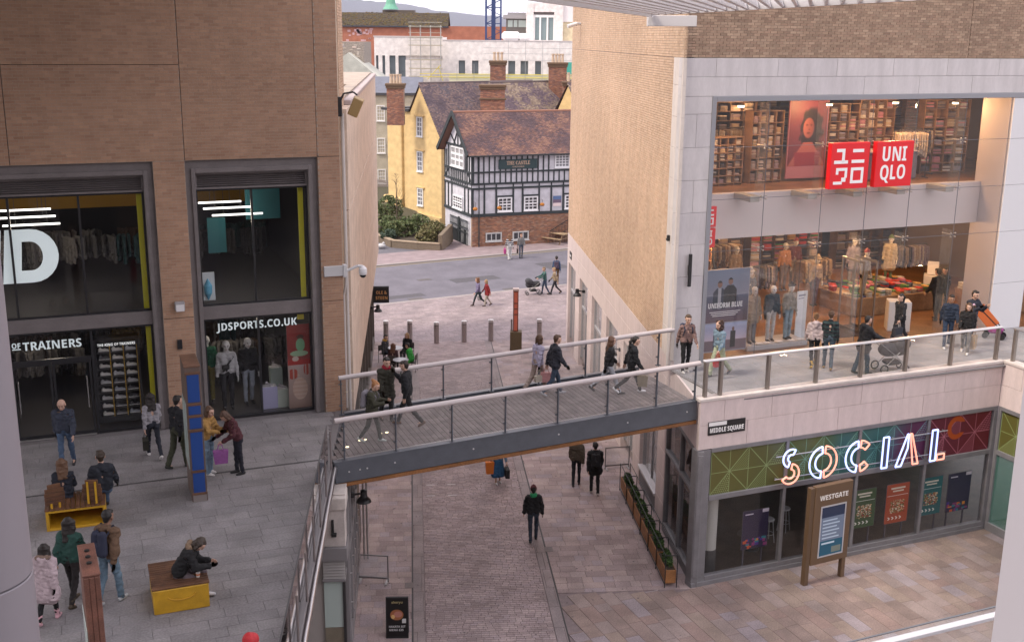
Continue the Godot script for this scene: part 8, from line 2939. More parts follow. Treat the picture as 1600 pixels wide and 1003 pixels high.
	for e in bars:
		var g := thing("glass_barrier", e[0], "barrier", e[1], e[2], "glass cafe barriers")
		var m := MB.new()
		m.span(0, 0.03, 0, 0.82, -0.015, 0.015)
		m.span(e[3] - 0.03, e[3], 0, 0.82, -0.015, 0.015)
		m.span(0.03, e[3] - 0.03, 0.79, 0.82, -0.015, 0.015)
		m.span(0.03, e[3] - 0.03, 0.10, 0.15, -0.02, 0.02)
		build(m, "frame", mat(0.20, 0.19, 0.19, 0.4, "", 1.0, 0.6), g)
		var q := MB.new()
		q.span(0.03, e[3] - 0.03, 0.15, 0.79, -0.005, 0.005)
		build(q, "glass", glass(0.6, 0.6, 0.62, 0.18), g)
		var ft := MB.new()
		for x in [0.05, e[3] - 0.05]:
			ft.span(x - 0.04, x + 0.04, 0.0, 0.02, -0.2, 0.2, 0.004)
		build(ft, "foot", mat(0.35, 0.34, 0.34, 0.4, "", 1.0, 0.6), g)
	var greens := [Color(0.045, 0.10, 0.02), Color(0.065, 0.135, 0.03), Color(0.03, 0.07, 0.018), Color(0.09, 0.15, 0.04)]
	for k in 6:
		var at := tf2 * Vector3(4.24, 0, 1.65 - k * 1.17)
		var q := thing("railed_planter", "timber trough planter with black rail, " + ["nearest the street corner", "second from the street corner", "third from the street corner", "fourth from the street corner", "fifth from the street corner", "farthest from the street corner"][k], "planter", at, 5.15, "railed planters along the glazing")
		var m := MB.new()
		m.span(0.02, 0.32, 0.12, 0.52, -1.13, -0.02, 0.006)
		build(m, "timber_box", mat(0.42, 0.185, 0.06, 0.6, "wood", 0.9), q)
		var sl := MB.new()
		sl.span(0.05, 0.29, 0.521, 0.53, -1.10, -0.05)
		build(sl, "soil", mat(0.05, 0.035, 0.025, 0.95), q)
		var r := MB.new()
		for x in [0.0, 0.34]:
			r.tube(Vector3(x, 0, 0), Vector3(x, 0.98, 0), 0.014, 6)
			r.tube(Vector3(x, 0.98, 0), Vector3(x, 0.98, -1.17), 0.014, 6)
			if k == 5:
				r.tube(Vector3(x, 0, -1.16), Vector3(x, 0.98, -1.16), 0.014, 6)
		r.tube(Vector3(0, 0.98, 0), Vector3(0.34, 0.98, 0), 0.014, 6)
		r.tube(Vector3(0, 0.10, 0), Vector3(0, 0.10, -1.17), 0.014, 6)
		build(r, "rail", blk, q)
		var lb := leaf_bush("planter_shrub", "leafy green shrub in the trough planter " + ["nearest the street corner", "second from the street corner", "third from the street corner", "fourth from the street corner", "fifth from the street corner", "farthest from the street corner"][k], "shrub", tf2 * Vector3(4.41, 0.5, 1.65 - k * 1.17 - 0.56), Vector3(0.12, 0.17, 0.50), 520, greens, "shrubs in the railed planters", 0.055)
		lb.rotation.y = deg_to_rad(5.15)
	var lamps := [["black dome wall lamp on the lower shop's brown pier", tf2 * Vector3(-4.37, 3.30, 2.62 - 0.2), 90.0], ["black dome wall lamp between two street windows", A0 + Basis(Vector3.UP, deg_to_rad(-84.85)) * Vector3(-20.9, 3.75, 0.0), -90.0], ["black dome wall lamp right above the bridge rail", A0 + Basis(Vector3.UP, deg_to_rad(-84.85)) * Vector3(-11.7, 3.6, 0.0), -90.0], ["black dome wall lamp under the projecting black sign", tf2 * Vector3(-4.70, 2.45, -22.0), 90.0]]
	for e in lamps:
		var l := thing("dome_wall_lamp", e[0], "wall lamp", e[1], e[2] + 5.15, "black dome wall lamps")
		var m := MB.new()
		m.tube(Vector3(0, 0.08, 0), Vector3(0, 0.12, 0.28), 0.03, 8)
		m.tube(Vector3(0, 0.02, 0.0), Vector3(0, 0.14, 0.0), 0.07, 10)
		build(m, "arm", blk, l)
		var d := MB.new()
		d.lathe(Vector3(0, -0.12, 0.30), [Vector2(0.20, 0.0), Vector2(0.17, 0.07), Vector2(0.10, 0.14), Vector2(0.085, 0.2), Vector2(0.085, 0.32), Vector2(0.0, 0.34)], 18)
		build(d, "shade", blk, l)
		var bu := MB.new()
		bu.ball(Vector3(0, -0.08, 0.30), 0.06, 10)
		build(bu, "bulb", mat(0.6, 0.58, 0.5, 0.3), l)
	var ps2 := thing("projecting_sign", "black projecting sign OLE & STEEN on the left street wall", "sign", tf2 * Vector3(-4.72, 2.75, -22.0), 5.15)
	var pm := MB.new()
	pm.span(0.1, 0.85, 0.0, 0.75, -0.05, 0.0, 0.01)
	build(pm, "board", mat(0.012, 0.012, 0.014, 0.5), ps2)
	text(ps2, "lettering", "OLE &", 0.15, Vector3(0.50, 0.50, 0.004), mat(0.62, 0.33, 0.12, 0.5), 0.5)
	text(ps2, "lettering", "STEEN", 0.15, Vector3(0.50, 0.24, 0.004), mat(0.62, 0.33, 0.12, 0.5), 0.55)
	var pa := MB.new()
	pa.tube(Vector3(0, 0.78, -0.02), Vector3(0.85, 0.78, -0.02), 0.025, 6)
	build(pa, "bracket", blk, ps2)
	var rs := thing("wall_plaque", "small black wall plaque at the far end of the stone band", "sign", A0, -84.85)
	var rm := MB.new()
	rm.span(-25.5, -24.9, 4.50, 4.85, 0.005, 0.03, 0.004)
	build(rm, "plate", blk, rs)
	var rw := MB.new()
	rw.span(-25.42, -24.98, 4.62, 4.70, 0.03, 0.034)
	build(rw, "letter_strip", white, rs)
	var bc := thing("bullet_camera", "white bullet camera high on the sunlit brick wall", "security camera", A0 + Basis(Vector3.UP, deg_to_rad(-84.85)) * Vector3(-23.7, 15.6, 0.0), -84.85)
	var bm := MB.new()
	bm.tube(Vector3(0, 0, 0), Vector3(0, 0.02, 0.18), 0.05, 8)
	build(bm, "bracket", mat(0.5, 0.5, 0.52, 0.4), bc)
	var bm2 := MB.new()
	bm2.tube(Vector3(0, 0, 0.2), Vector3(0.12, -0.12, 0.62), 0.085, 12)
	build(bm2, "camera_body", mat(0.72, 0.72, 0.74, 0.4), bc)
	var pc := thing("picnic_table", "wooden picnic table with attached benches outside the pub", "picnic table", Vector3(3.35, 0.1, -82.6), -38.0)
	var tm2 := mat(0.50, 0.36, 0.22, 0.8, "wood", 0.8)
	for k in 4:
		var m := MB.new()
		m.span(-0.85, 0.85, 0.72, 0.76, -0.36 + k * 0.185, -0.36 + k * 0.185 + 0.16, 0.005)
		build(m, "top_plank", tm2, pc)
	for z in [-0.78, 0.78]:
		var m := MB.new()
		m.span(-0.85, 0.85, 0.42, 0.46, z - 0.12, z + 0.12, 0.005)
		build(m, "bench_plank", tm2, pc)
	for x in [-0.6, 0.6]:
		var m := MB.new()
		m.bar(Vector3(x, 0.0, -0.62), Vector3(x, 0.72, -0.2), 0.05, 0.09)
		m.bar(Vector3(x, 0.0, 0.62), Vector3(x, 0.72, 0.2), 0.05, 0.09)
		m.bar(Vector3(x, 0.39, -0.85), Vector3(x, 0.39, 0.85), 0.05, 0.09)
		build(m, "trestle", mat(0.20, 0.13, 0.08, 0.8), pc)
	var sr := thing("stair_railing", "black iron stair railing rising beside the pub's brick base", "railing", Vector3(2.6, 0.1, -82.95), 20.0)
	var sm := MB.new()
	sm.tube(Vector3(0, 0.9, 0.5), Vector3(1.8, 1.9, 0.5), 0.03, 6)
	sm.tube(Vector3(0, 0.2, 0.5), Vector3(1.8, 1.2, 0.5), 0.02, 6)
	sm.tube(Vector3(1.8, 1.9, 0.5), Vector3(3.4, 1.9, 0.5), 0.03, 6)
	build(sm, "handrail", blk, sr)
	for k in 14:
		var m := MB.new()
		var x := k * 0.24
		m.tube(Vector3(x, 0.0, 0.5), Vector3(x, minf(0.9 + x * 0.555, 1.9), 0.5), 0.014, 5)
		build(m, "baluster", blk, sr)
	var stp := thing("brick_steps", "short flight of brick steps beside the pub", "steps", Vector3(2.6, 0.1, -82.95), 20.0)
	for k in 6:
		var m := MB.new()
		m.span(0.3 + k * 0.3, 3.5, k * 0.17, k * 0.17 + 0.165, -0.45, 0.45)
		build(m, "step", mat(0.24, 0.15, 0.11, 0.9, "stain", 0.8), stp)
	for k in 2:
		var ct := thing("cafe_table", ["round cafe table between the seated people by the wall", "second cafe table nearer the bridge by the wall"][k], "table", [Vector3(-5.5, 0, -50.9), Vector3(-5.05, 0, -48.9)][k])
		var m := MB.new()
		m.lathe(Vector3(0, 0.71, 0), [Vector2(0, 0), Vector2(0.36, 0), Vector2(0.36, 0.03), Vector2(0, 0.03)], 20)
		build(m, "table_top", mat(0.42, 0.44, 0.48, 0.4), ct)
		var l := MB.new()
		l.lathe(Vector3.ZERO, [Vector2(0.24, 0), Vector2(0.22, 0.02), Vector2(0.03, 0.04), Vector2(0.03, 0.71)], 12)
		build(l, "pedestal", blk, ct)
	var seats := [[-6.0, -50.9, 60.0, "behind the dark jacket and yellow top"], [-4.95, -51.3, -30.0, "behind the blond person's black coat"], [-4.62, -49.5, -100.0, "under the bright green jacket"], [-5.45, -49.4, 170.0, "behind the maroon coat"]]
	for e in seats:
		var c := thing("cafe_chair", "dark cafe chair " + e[3], "chair", Vector3(e[0], 0, e[1]), e[2], "cafe chairs by the left wall")
		var m := MB.new()
		m.span(-0.2, 0.2, 0.43, 0.455, -0.22, 0.2, 0.01)
		build(m, "seat", mat(0.06, 0.05, 0.045, 0.6), c)
		var bk := MB.new()
		bk.span(-0.2, 0.2, 0.56, 0.84, -0.25, -0.225, 0.01)
		build(bk, "backrest", mat(0.06, 0.05, 0.045, 0.6), c)
		for x in [-0.18, 0.18]:
			for z in [-0.235, 0.17]:
				var l := MB.new()
				l.tube(Vector3(x, 0, z), Vector3(x, 0.84 if z < 0 else 0.43, z), 0.014, 6)
				build(l, "leg", blk, c)
	pram(Vector3(11.32, WALK, -32.05), 108.0 - 4, "black carrycot pram pushed along the walkway", [0.022, 0.022, 0.027], 1.0)
	pram(Vector3(1.25, 0, -65.65), -80.0, "dark pushchair crossing the far square", [0.03, 0.03, 0.035], 0.95)
	var sr2 := thing("folded_pushchair", "orange and black pushchair standing beside the white column", "pushchair", Vector3(15.75, WALK, -36.0), -30.0)
	var o1 := MB.new()
	o1.bar(Vector3(-0.3, 1.0, 0), Vector3(0.25, 0.42, 0), 0.40, 0.05, Vector3.BACK, 0.01)
	build(o1, "orange_seat", mat(0.45, 0.11, 0.03, 0.7), sr2)
	var o2 := MB.new()
	o2.bar(Vector3(-0.36, 1.08, 0.02), Vector3(0.55, 0.25, 0.02), 0.03, 0.03)
	o2.bar(Vector3(-0.36, 1.08, -0.3), Vector3(0.55, 0.25, -0.3), 0.03, 0.03)
	build(o2, "frame", blk, sr2)
	var o3 := MB.new()
	o3.box(Vector3(0.3, 0.28, -0.1), Vector3(0.45, 0.2, 0.36), 0.06)
	build(o3, "magenta_basket", mat(0.22, 0.02, 0.16, 0.7), sr2)
	for x in [0.0, 0.52]:
		for z in [-0.28, 0.08]:
			var wl := MB.new()
			wl.tube(Vector3(x, 0.1, z - 0.02), Vector3(x, 0.1, z + 0.02), 0.1, 14)
			build(wl, "wheel", blk, sr2)
	var wb := thing("white_bag", "white bundled bag lying at the edge of the side lane", "bag", Vector3(-9.5, 0.05, -79.9))
	var wm := MB.new()
	wm.ball(Vector3(0, 0.2, 0), 0.24, 12, Vector3(1.3, 0.8, 1))
	wm.ball(Vector3(0.14, 0.40, 0.02), 0.1, 8)
	build(wm, "sack", mat(0.68, 0.67, 0.68, 0.5, "rough", 2.5), wb)
func pram(at: Vector3, yaw: float, label: String, c: Array, sc: float) -> void:
	var p := thing("pram", label, "pram", at, yaw)
	var S := Transform3D(Basis.from_scale(Vector3.ONE * sc), Vector3.ZERO)
	put(p, "carrycot", field([[Vector3(0, 0.68, -0.25), Vector3(0, 0.66, 0.30), 0.19, 0.18, 0.9], [Vector3(-0.06, 0.62, -0.2), Vector3(0.06, 0.60, 0.3), 0.15, 0.15]], 0.025, 0.05, 0.006, 2), mat(c[0], c[1], c[2], 0.85), S)
	put(p, "hood", field([[Vector3(-0.1, 0.86, 0.30), Vector3(0.1, 0.86, 0.30), 0.20, 0.20], [Vector3(-0.1, 0.80, 0.18), Vector3(0.1, 0.80, 0.18), 0.18, 0.18]], 0.025, 0.05, 0.006, 3), mat(c[0] * 1.3, c[1] * 1.3, c[2] * 1.3, 0.85), S)
	var m := MB.new()
	m.xf = S
	for x in [-0.22, 0.22]:
		m.path([Vector3(x, 0.98, -0.62), Vector3(x, 0.55, -0.05), Vector3(x, 0.18, 0.38)], 0.014, 6)
		m.path([Vector3(x, 0.62, 0.12), Vector3(x, 0.16, -0.36)], 0.014, 6)
	m.tube(Vector3(-0.22, 0.98, -0.62), Vector3(0.22, 0.98, -0.62), 0.018, 8)
	build(m, "chassis", mat(0.22, 0.22, 0.23, 0.35, "", 1.0, 0.8), p)
	var b := MB.new()
	b.xf = S
	b.box(Vector3(0, 0.28, 0), Vector3(0.36, 0.14, 0.46), 0.05)
	build(b, "basket", mat(0.03, 0.03, 0.032, 0.9), p)
	for e in [[-0.26, 0.14, -0.38, 0.14], [0.26, 0.14, -0.38, 0.14], [-0.2, 0.1, 0.40, 0.1], [0.2, 0.1, 0.40, 0.1]]:
		var w := Node3D.new()
		w.name = unique(p, "wheel")
		w.transform = S
		p.add_child(w, true)
		var t := MB.new()
		for k in 18:
			var a0 := TAU * k / 18
			var a1 := TAU * (k + 1) / 18
			t.tube(Vector3(e[0], e[1] + cos(a0) * (e[3] - 0.02), e[2] + sin(a0) * (e[3] - 0.02)), Vector3(e[0], e[1] + cos(a1) * (e[3] - 0.02), e[2] + sin(a1) * (e[3] - 0.02)), 0.02, 6)
		build(t, "tyre", mat(0.02, 0.02, 0.02, 0.8), w)
		var r := MB.new()
		for k in 5:
			var a := TAU * k / 5
			r.tube(Vector3(e[0], e[1], e[2]), Vector3(e[0], e[1] + cos(a) * (e[3] - 0.03), e[2] + sin(a) * (e[3] - 0.03)), 0.008, 5)
		build(r, "rim", mat(0.4, 0.4, 0.42, 0.4, "", 1.0, 0.7), w)
func cloth_stack(xfs: Array, cols: Array, f: Transform3D, at: Vector3, w: float, h: float, d: float, pal: Array) -> void:
	var n := maxi(1, int(h / 0.045))
	for k in n:
		xfs.append(f * Transform3D(Basis.from_scale(Vector3(w * rng.randf_range(0.9, 1.0), h / n * 0.92, d)), at + Vector3(rng.randf_range(-0.01, 0.01), (k + 0.5) * h / n, 0)))
		var c: Color = pick(pal)
		var t := rng.randf_range(0.85, 1.15)
		cols.append(Color(c.r * t, c.g * t, c.b * t))
func shelf_unit(label: String, f: Transform3D, w: float, h: float, cols_n: int, rows: int, d: float, pal: Array, woodm: Material, fill := 0.9) -> void:
	var t := thing("shelf_unit", label, "shelving", f.origin, rad_to_deg(f.basis.get_euler().y), "shelving in the clothes shop")
	var m := MB.new()
	m.span(0, w, 0, h, -d - 0.02, -d)
	build(m, "back_panel", woodm, t)
	for k in cols_n + 1:
		var x := w * k / cols_n
		var p := MB.new()
		p.span(x - 0.012, x + 0.012, 0, h, -d, 0)
		build(p, "upright", woodm, t)
	var xfs := []
	var cols := []
	for j in rows + 1:
		var y := 0.06 + (h - 0.08) * j / rows
		var p := MB.new()
		p.span(0.012, w - 0.012, y - 0.012, y + 0.012, -d, 0.005)
		build(p, "shelf", woodm, t)
		if j < rows:
			for k in cols_n:
				if rng.randf() < fill:
					var cw := w / cols_n
					var sub: Array = [pick(pal), pick(pal)]
					cloth_stack(xfs, cols, f, Vector3(cw * (k + 0.5), y + 0.014, -d * 0.5), cw * 0.78, (h / rows) * rng.randf_range(0.5, 0.82), d * 0.8, sub)
	var unit := MB.new()
	unit.box(Vector3.ZERO, Vector3.ONE, 0.18)
	if not parts_made.has("fold"):
		parts_made["fold"] = unit.mesh()
	var g := copies(self, "folded_clothes", parts_made["fold"], vmat(0.9), xfs, cols)
	tag(g, "folded clothes filling the " + label, "clothes", "folded clothes in the clothes shop")
func clothes_rail(label: String, f: Transform3D, w: float, pal: Array, h := 1.5) -> void:
	var t := thing("clothes_rail", label, "clothes rail", f.origin, rad_to_deg(f.basis.get_euler().y), "clothes rails in the clothes shop")
	var m := MB.new()
	m.tube(Vector3(0, 0, 0), Vector3(0, h, 0), 0.018, 6)
	m.tube(Vector3(w, 0, 0), Vector3(w, h, 0), 0.018, 6)
	m.tube(Vector3(0, h, 0), Vector3(w, h, 0), 0.018, 6)
	m.span(-0.02, 0.02, 0, 0.03, -0.25, 0.25)
	m.span(w - 0.02, w + 0.02, 0, 0.03, -0.25, 0.25)
	build(m, "rail_frame", mat(0.10, 0.09, 0.085, 0.4, "", 1.0, 0.6), t)
	var xfs := []
	var cols := []
	var x := 0.06
	while x < w - 0.05:
		xfs.append(f * Transform3D(Basis.from_scale(Vector3(1, rng.randf_range(0.85, 1.15), 1)), Vector3(x, h, 0)))
		cols.append(pick(pal))
		x += 0.085
	var g := copies(self, "hanging_clothes", garment_mesh(), vmat(0.9), xfs, cols)
	tag(g, "row of clothes hanging from the " + label, "clothes", "hanging clothes in the clothes shop")
func garment_mesh() -> ArrayMesh:
	if not parts_made.has("garment"):
		parts_made["garment"] = field([[Vector3(0, -0.10, -0.16), Vector3(0, -0.10, 0.16), 0.035, 0.035], [Vector3(0, -0.12, -0.12), Vector3(0, -0.78, -0.14), 0.045, 0.05], [Vector3(0, -0.12, 0.12), Vector3(0, -0.78, 0.14), 0.045, 0.05], [Vector3(0, -0.12, 0), Vector3(0, -0.80, 0), 0.05, 0.055], [Vector3(0, -0.12, -0.2), Vector3(0, -0.62, -0.25), 0.035, 0.03], [Vector3(0, -0.12, 0.2), Vector3(0, -0.62, 0.25), 0.035, 0.03]], 0.03, 0.06, 0.02, 6)
	return parts_made["garment"]
func store_goods() -> void:
	var ub := A0 + UO
	var U := frame_of(ub, 22.0)
	var at := func(x: float, y: float, z: float, yaw := 0.0) -> Transform3D: return U * frame_of(Vector3(x, y, z), yaw)
	var F1 := 5.442
	var F2 := 10.407
	var oak := mat(0.36, 0.20, 0.10, 0.6, "wood", 0.6)
	var darkw := mat(0.15, 0.085, 0.05, 0.6, "wood", 0.6)
	var pale := [Color(0.50, 0.42, 0.36), Color(0.42, 0.35, 0.33), Color(0.55, 0.50, 0.46), Color(0.40, 0.28, 0.30), Color(0.30, 0.22, 0.2), Color(0.5, 0.36, 0.2), Color(0.08, 0.07, 0.08)]
	var dark := [Color(0.04, 0.035, 0.04), Color(0.09, 0.08, 0.08), Color(0.16, 0.13, 0.12), Color(0.30, 0.24, 0.2), Color(0.05, 0.05, 0.08), Color(0.38, 0.33, 0.30), Color(0.20, 0.16, 0.2)]
	var bright := [Color(0.42, 0.05, 0.05), Color(0.10, 0.22, 0.10), Color(0.42, 0.16, 0.24), Color(0.45, 0.38, 0.30), Color(0.36, 0.22, 0.08), Color(0.08, 0.09, 0.16), Color(0.5, 0.48, 0.46)]
	var warm := [Color(0.34, 0.24, 0.15), Color(0.42, 0.33, 0.24), Color(0.24, 0.16, 0.11), Color(0.50, 0.43, 0.36), Color(0.12, 0.09, 0.08)]
	var lamp := MB.new()
	lamp.lathe(Vector3.ZERO, [Vector2(0.0, 0.0), Vector2(0.10, 0.0), Vector2(0.10, 0.05), Vector2(0, 0.05)], 12)
	var lm := lamp.mesh()
	var k := 0
	for q in [[3.2, 12.95, -1.9, 4.0], [6.6, 12.95, -2.0, 4.0], [9.6, 12.95, -2.4, 4.0], [8.0, 12.95, -9.0, 4.5], [12.5, 12.95, -8.0, 4.0], [3.2, 8.75, -2.6, 4.0], [6.4, 8.75, -3.2, 4.0], [9.4, 8.75, -4.2, 4.5], [12.2, 8.75, -3.4, 4.0], [8.5, 8.75, -9.5, 4.5], [13.5, 8.75, -9.0, 4.5], [15.8, 8.75, -3.0, 3.5], [11.6, 12.95, -1.8, 3.0]]:
		var p: Vector3 = U * Vector3(q[0], q[1], q[2])
		var t := thing("ceiling_spot", "warm glowing ceiling lamp on the clothes shop's " + ("upper" if q[1] > 10 else "lower") + " floor, " + ["over the left cubbies", "over the pink poster", "over the right tables", "deep in the middle", "deep at the right", "over the left window display", "over the entrance", "over the wooden table", "by the right jamb", "deep behind the table", "deep at the far right", "beyond the white column", "nearest the upper right jamb"][k], "ceiling lamp", p)
		put(t, "lamp", lm, glow(1.0, 0.78, 0.50, 5.0))
		var rim := MB.new()
		rim.lathe(Vector3(0, 0.051, 0), [Vector2(0.12, 0.0), Vector2(0.12, 0.03), Vector2(0, 0.03)], 12)
		build(rim, "housing", mat(0.05, 0.05, 0.05, 0.5), t)
		var l := OmniLight3D.new()
		l.name = unique(self, "shop_lamp_light")
		l.position = p - Vector3(0, 0.05, 0)
		l.light_energy = q[3] * (0.55 if q[1] > 10 else 0.7)
		l.light_color = Color(1.0, 0.76, 0.52)
		l.light_size = 0.12
		l.omni_range = 16.0
		l.omni_attenuation = 2.0
		l.shadow_enabled = true
		add_child(l)
		k += 1
	shelf_unit("low cubby unit of pale underwear upstairs at the left of the glass", at.call(2.75, F2, -2.7, 6.0), 1.25, 1.55, 4, 6, 0.4, pale, oak)
	shelf_unit("tall cubby unit of cushions and towels upstairs left of the pink poster", at.call(4.35, F2, -2.9, 6.0), 1.3, 2.35, 4, 6, 0.4, pale, oak)
	shelf_unit("dark wall shelving upstairs between pink poster and beige coats", at.call(8.0, F2, -5.6), 2.6, 2.6, 4, 7, 0.5, dark, oak)
	shelf_unit("wall shelving upstairs behind the right red sign", at.call(10.9, F2, -5.2), 2.4, 2.6, 3, 7, 0.5, dark, oak)
	shelf_unit("long back shelving upstairs at the left", at.call(5.4, F2, -9.6), 3.6, 2.6, 6, 7, 0.5, dark, darkw)
	shelf_unit("long back shelving upstairs in the middle", at.call(9.4, F2, -11.5), 4.0, 2.6, 6, 7, 0.5, dark, darkw)
	shelf_unit("long back shelving upstairs at the right", at.call(13.6, F2, -9.5), 4.0, 2.6, 6, 7, 0.5, dark, darkw)
	var mix := [Color(0.6, 0.57, 0.55), Color(0.45, 0.2, 0.26), Color(0.10, 0.09, 0.12), Color(0.30, 0.27, 0.34), Color(0.5, 0.4, 0.3), Color(0.2, 0.16, 0.15)]
	shelf_unit("shelving of pink and white knitwear upstairs right of the pink poster", at.call(7.6, F2, -3.7), 1.6, 2.5, 4, 8, 0.4, mix, oak)
	shelf_unit("shelving of mixed knitwear upstairs above the right red sign", at.call(9.4, F2, -3.9), 1.5, 2.6, 4, 8, 0.4, mix, oak)
	shelf_unit("shelving of pale tops upstairs nearest the right jamb", at.call(11.8, F2, -3.4, -8.0), 1.8, 2.6, 4, 8, 0.4, mix, oak)
	clothes_rail("rail of mixed coats upstairs at the far left", at.call(1.55, F2, -2.9, 20.0), 1.1, warm, 1.75)
	clothes_rail("rail of beige coats upstairs beside the tall cubbies", at.call(3.9, F2, -4.2, 10.0), 1.5, warm, 1.7)
	clothes_rail("rail of cream garments upstairs near the right jamb", at.call(10.1, F2, -2.9, -20.0), 1.2, [Color(0.5, 0.43, 0.36), Color(0.42, 0.33, 0.25), Color(0.56, 0.5, 0.45)], 1.6)
	clothes_rail("rail of dark garments upstairs behind the draped table", at.call(9.0, F2, -4.4), 1.6, dark, 1.5)
	clothes_rail("second rail of dark garments upstairs by the right jamb", at.call(11.0, F2, -3.6, -10.0), 1.2, dark, 1.6)
	var pp := thing("portrait_poster", "large pink portrait poster of a dark haired woman upstairs", "poster", ub, 22.0)
	var im := Image.create(64, 96, false, Image.FORMAT_RGB8)
	for y in 96:
		for x in 64:
			var c := Color(0.44, 0.21, 0.26).lerp(Color(0.38, 0.14, 0.20), y / 96.0)
			var wv := sin(y * 0.35) * 2.0 + sin(x * 0.9 + y * 0.2) * 1.5
			c = c.lerp(Color(0.10, 0.05, 0.06), smoothstep(1.1, 0.85, Vector2((x - 37 + wv) / 19.0, (y - 46) / 31.0).length()))
			c = c.lerp(Color(0.62, 0.36, 0.31).lerp(Color(0.36, 0.18, 0.17), (x - 24) / 20.0), smoothstep(1.1, 0.9, Vector2((x - 32) / 9.5, (y - 43) / 14.0).length()))
			for e in [[29, 39, 2.4, 1.2], [36, 39, 2.4, 1.2], [32, 50, 3.6, 1.3], [33, 45, 1.5, 1.0]]:
				c = c.lerp(Color(0.24, 0.09, 0.10), 0.7 * smoothstep(1.2, 0.6, Vector2((x - e[0]) / e[2], (y - e[1]) / e[3]).length()))
			if y > 62: c = c.lerp(Color(0.60, 0.33, 0.31), smoothstep(3.0, 0.0, absf(x - 32) - 6 - (y - 62) * 0.75))
			if y > 76: c = c.lerp(Color(0.50, 0.15, 0.22), smoothstep(4.0, 0.0, absf(x - 32) - 20 + (y - 76) * 0.1))
			im.set_pixel(x, y, c)
	var pm := MB.new()
	pm.uvquad(Vector3(5.85, 10.9, -3.0), Vector3(7.35, 10.9, -3.0), Vector3(7.35, 13.2, -3.0), Vector3(5.85, 13.2, -3.0), Vector3.BACK)
	build(pm, "print", printed(im, 0.5), pp)
	var pb := MB.new()
	pb.span(5.82, 7.38, 10.5, 13.24, -3.06, -3.005)
	build(pb, "panel", mat(0.40, 0.16, 0.2, 0.6), pp)
	var dt := thing("draped_table", "long table under a grey lilac cloth upstairs behind the red signs", "table", ub, 22.0)
	var d1 := MB.new()
	d1.span(7.6, 10.6, F2 + 0.02, F2 + 0.92, -3.3, -2.2, 0.04)
	build(d1, "cloth", mat(0.22, 0.20, 0.24, 0.9, "grain", 1.0), dt)
	var d2 := MB.new()
	d2.span(7.58, 10.62, F2 + 0.93, F2 + 0.97, -3.32, -2.18, 0.01)
	build(d2, "table_top", mat(0.32, 0.29, 0.34, 0.8), dt)
	var up := thing("window_poster", "large grey blue poster UNIFORM BLUE with two men in the shop window", "poster", ub, 22.0)
	var ui := Image.create(128, 128, false, Image.FORMAT_RGB8)
	for y in 128:
		for x in 128:
			var c := Color(0.42, 0.47, 0.56).lerp(Color(0.50, 0.50, 0.56), y / 70.0) if y < 62 else Color(0.30, 0.33, 0.42).lerp(Color(0.36, 0.28, 0.32), (y - 62) / 66.0)
			for e in [[44, 34, 0], [74, 28, 1]]:
				if Vector2((x - e[0]) / 7.0, (y - e[1]) / 8.5).length() < 1.0: c = Color(0.50, 0.36, 0.30) if y > e[1] - 4 else Color(0.09, 0.06, 0.05)
				if y > e[1] + 9 and y < e[1] + 62 and absf(x - e[0]) < minf(19.0, 8.0 + (y - e[1] - 9) * 0.9): c = [Color(0.16, 0.19, 0.26), Color(0.12, 0.12, 0.15)][e[2]]
				if y > e[1] + 9 and y < e[1] + 60 and absf(x - e[0]) < 5: c = [Color(0.60, 0.60, 0.63), Color(0.09, 0.09, 0.12)][e[2]]
			ui.set_pixel(x, y, c)
	var u1 := MB.new()
	u1.uvquad(Vector3(1.22, 6.56, -0.30), Vector3(2.82, 6.56, -0.30), Vector3(2.82, 8.20, -0.30), Vector3(1.22, 8.20, -0.30), Vector3.BACK)
	build(u1, "print", printed(ui, 0.4), up)
	var ubk := MB.new()
	ubk.span(1.20, 2.84, 5.62, 8.22, -0.36, -0.305)
	build(ubk, "board", mat(0.30, 0.30, 0.34, 0.6), up)
	var wt := mat(0.72, 0.72, 0.73, 0.5)
	text(up, "lettering", "UNIFORM BLUE", 0.155, Vector3(2.0, 7.10, -0.296), wt, 1.22)
	for j in 3:
		var ln := MB.new()
		ln.span(1.45 + 0.05 * j, 2.55 - 0.08 * j, 6.88 - j * 0.06, 6.90 - j * 0.06, -0.299, -0.296)
		build(ln, "small_print", wt, up)
	for j in 2:
		var li := Image.create(48, 48, false, Image.FORMAT_RGB8)
		for y in 48:
			for x in 48:
				var c := Color(0.58, 0.63, 0.76).lerp(Color(0.74, 0.68, 0.74), y / 30.0) if y < 30 else Color(0.44, 0.37, 0.40)
				var cx := 30 if j == 0 else 18
				if absf(x - cx) < 6 and y > 14 and y < 44: c = Color(0.07, 0.07, 0.09) if j == 1 else Color(0.20, 0.22, 0.30)
				if Vector2((x - cx) / 3.0, (y - 11) / 4.0).length() < 1.0: c = Color(0.42, 0.30, 0.26)
				li.set_pixel(x, y, c)
		var q := MB.new()
		var x0 := 1.22 if j == 0 else 2.03
		q.uvquad(Vector3(x0, 5.66, -0.30), Vector3(x0 + 0.79, 5.66, -0.30), Vector3(x0 + 0.79, 6.53, -0.30), Vector3(x0, 6.53, -0.30), Vector3.BACK)
		build(q, "lower_print", printed(li, 0.4), up)
	var pl := thing("display_plinth", "low white plinth under the three window mannequins", "plinth", ub, 22.0, "display plinths")
	var m1 := MB.new()
	m1.span(3.05, 5.35, F1, F1 + 0.16, -1.5, -0.55, 0.01)
	build(m1, "platform", mat(0.42, 0.41, 0.42, 0.6), pl)
	var m2 := MB.new()
	for e in [[3.55, -0.62], [3.85, -0.62], [4.3, -0.62], [4.75, -0.62], [5.1, -0.62]]:
		m2.box(Vector3(e[0], F1 + 0.21, e[1]), Vector3(0.22, 0.012, 0.14))
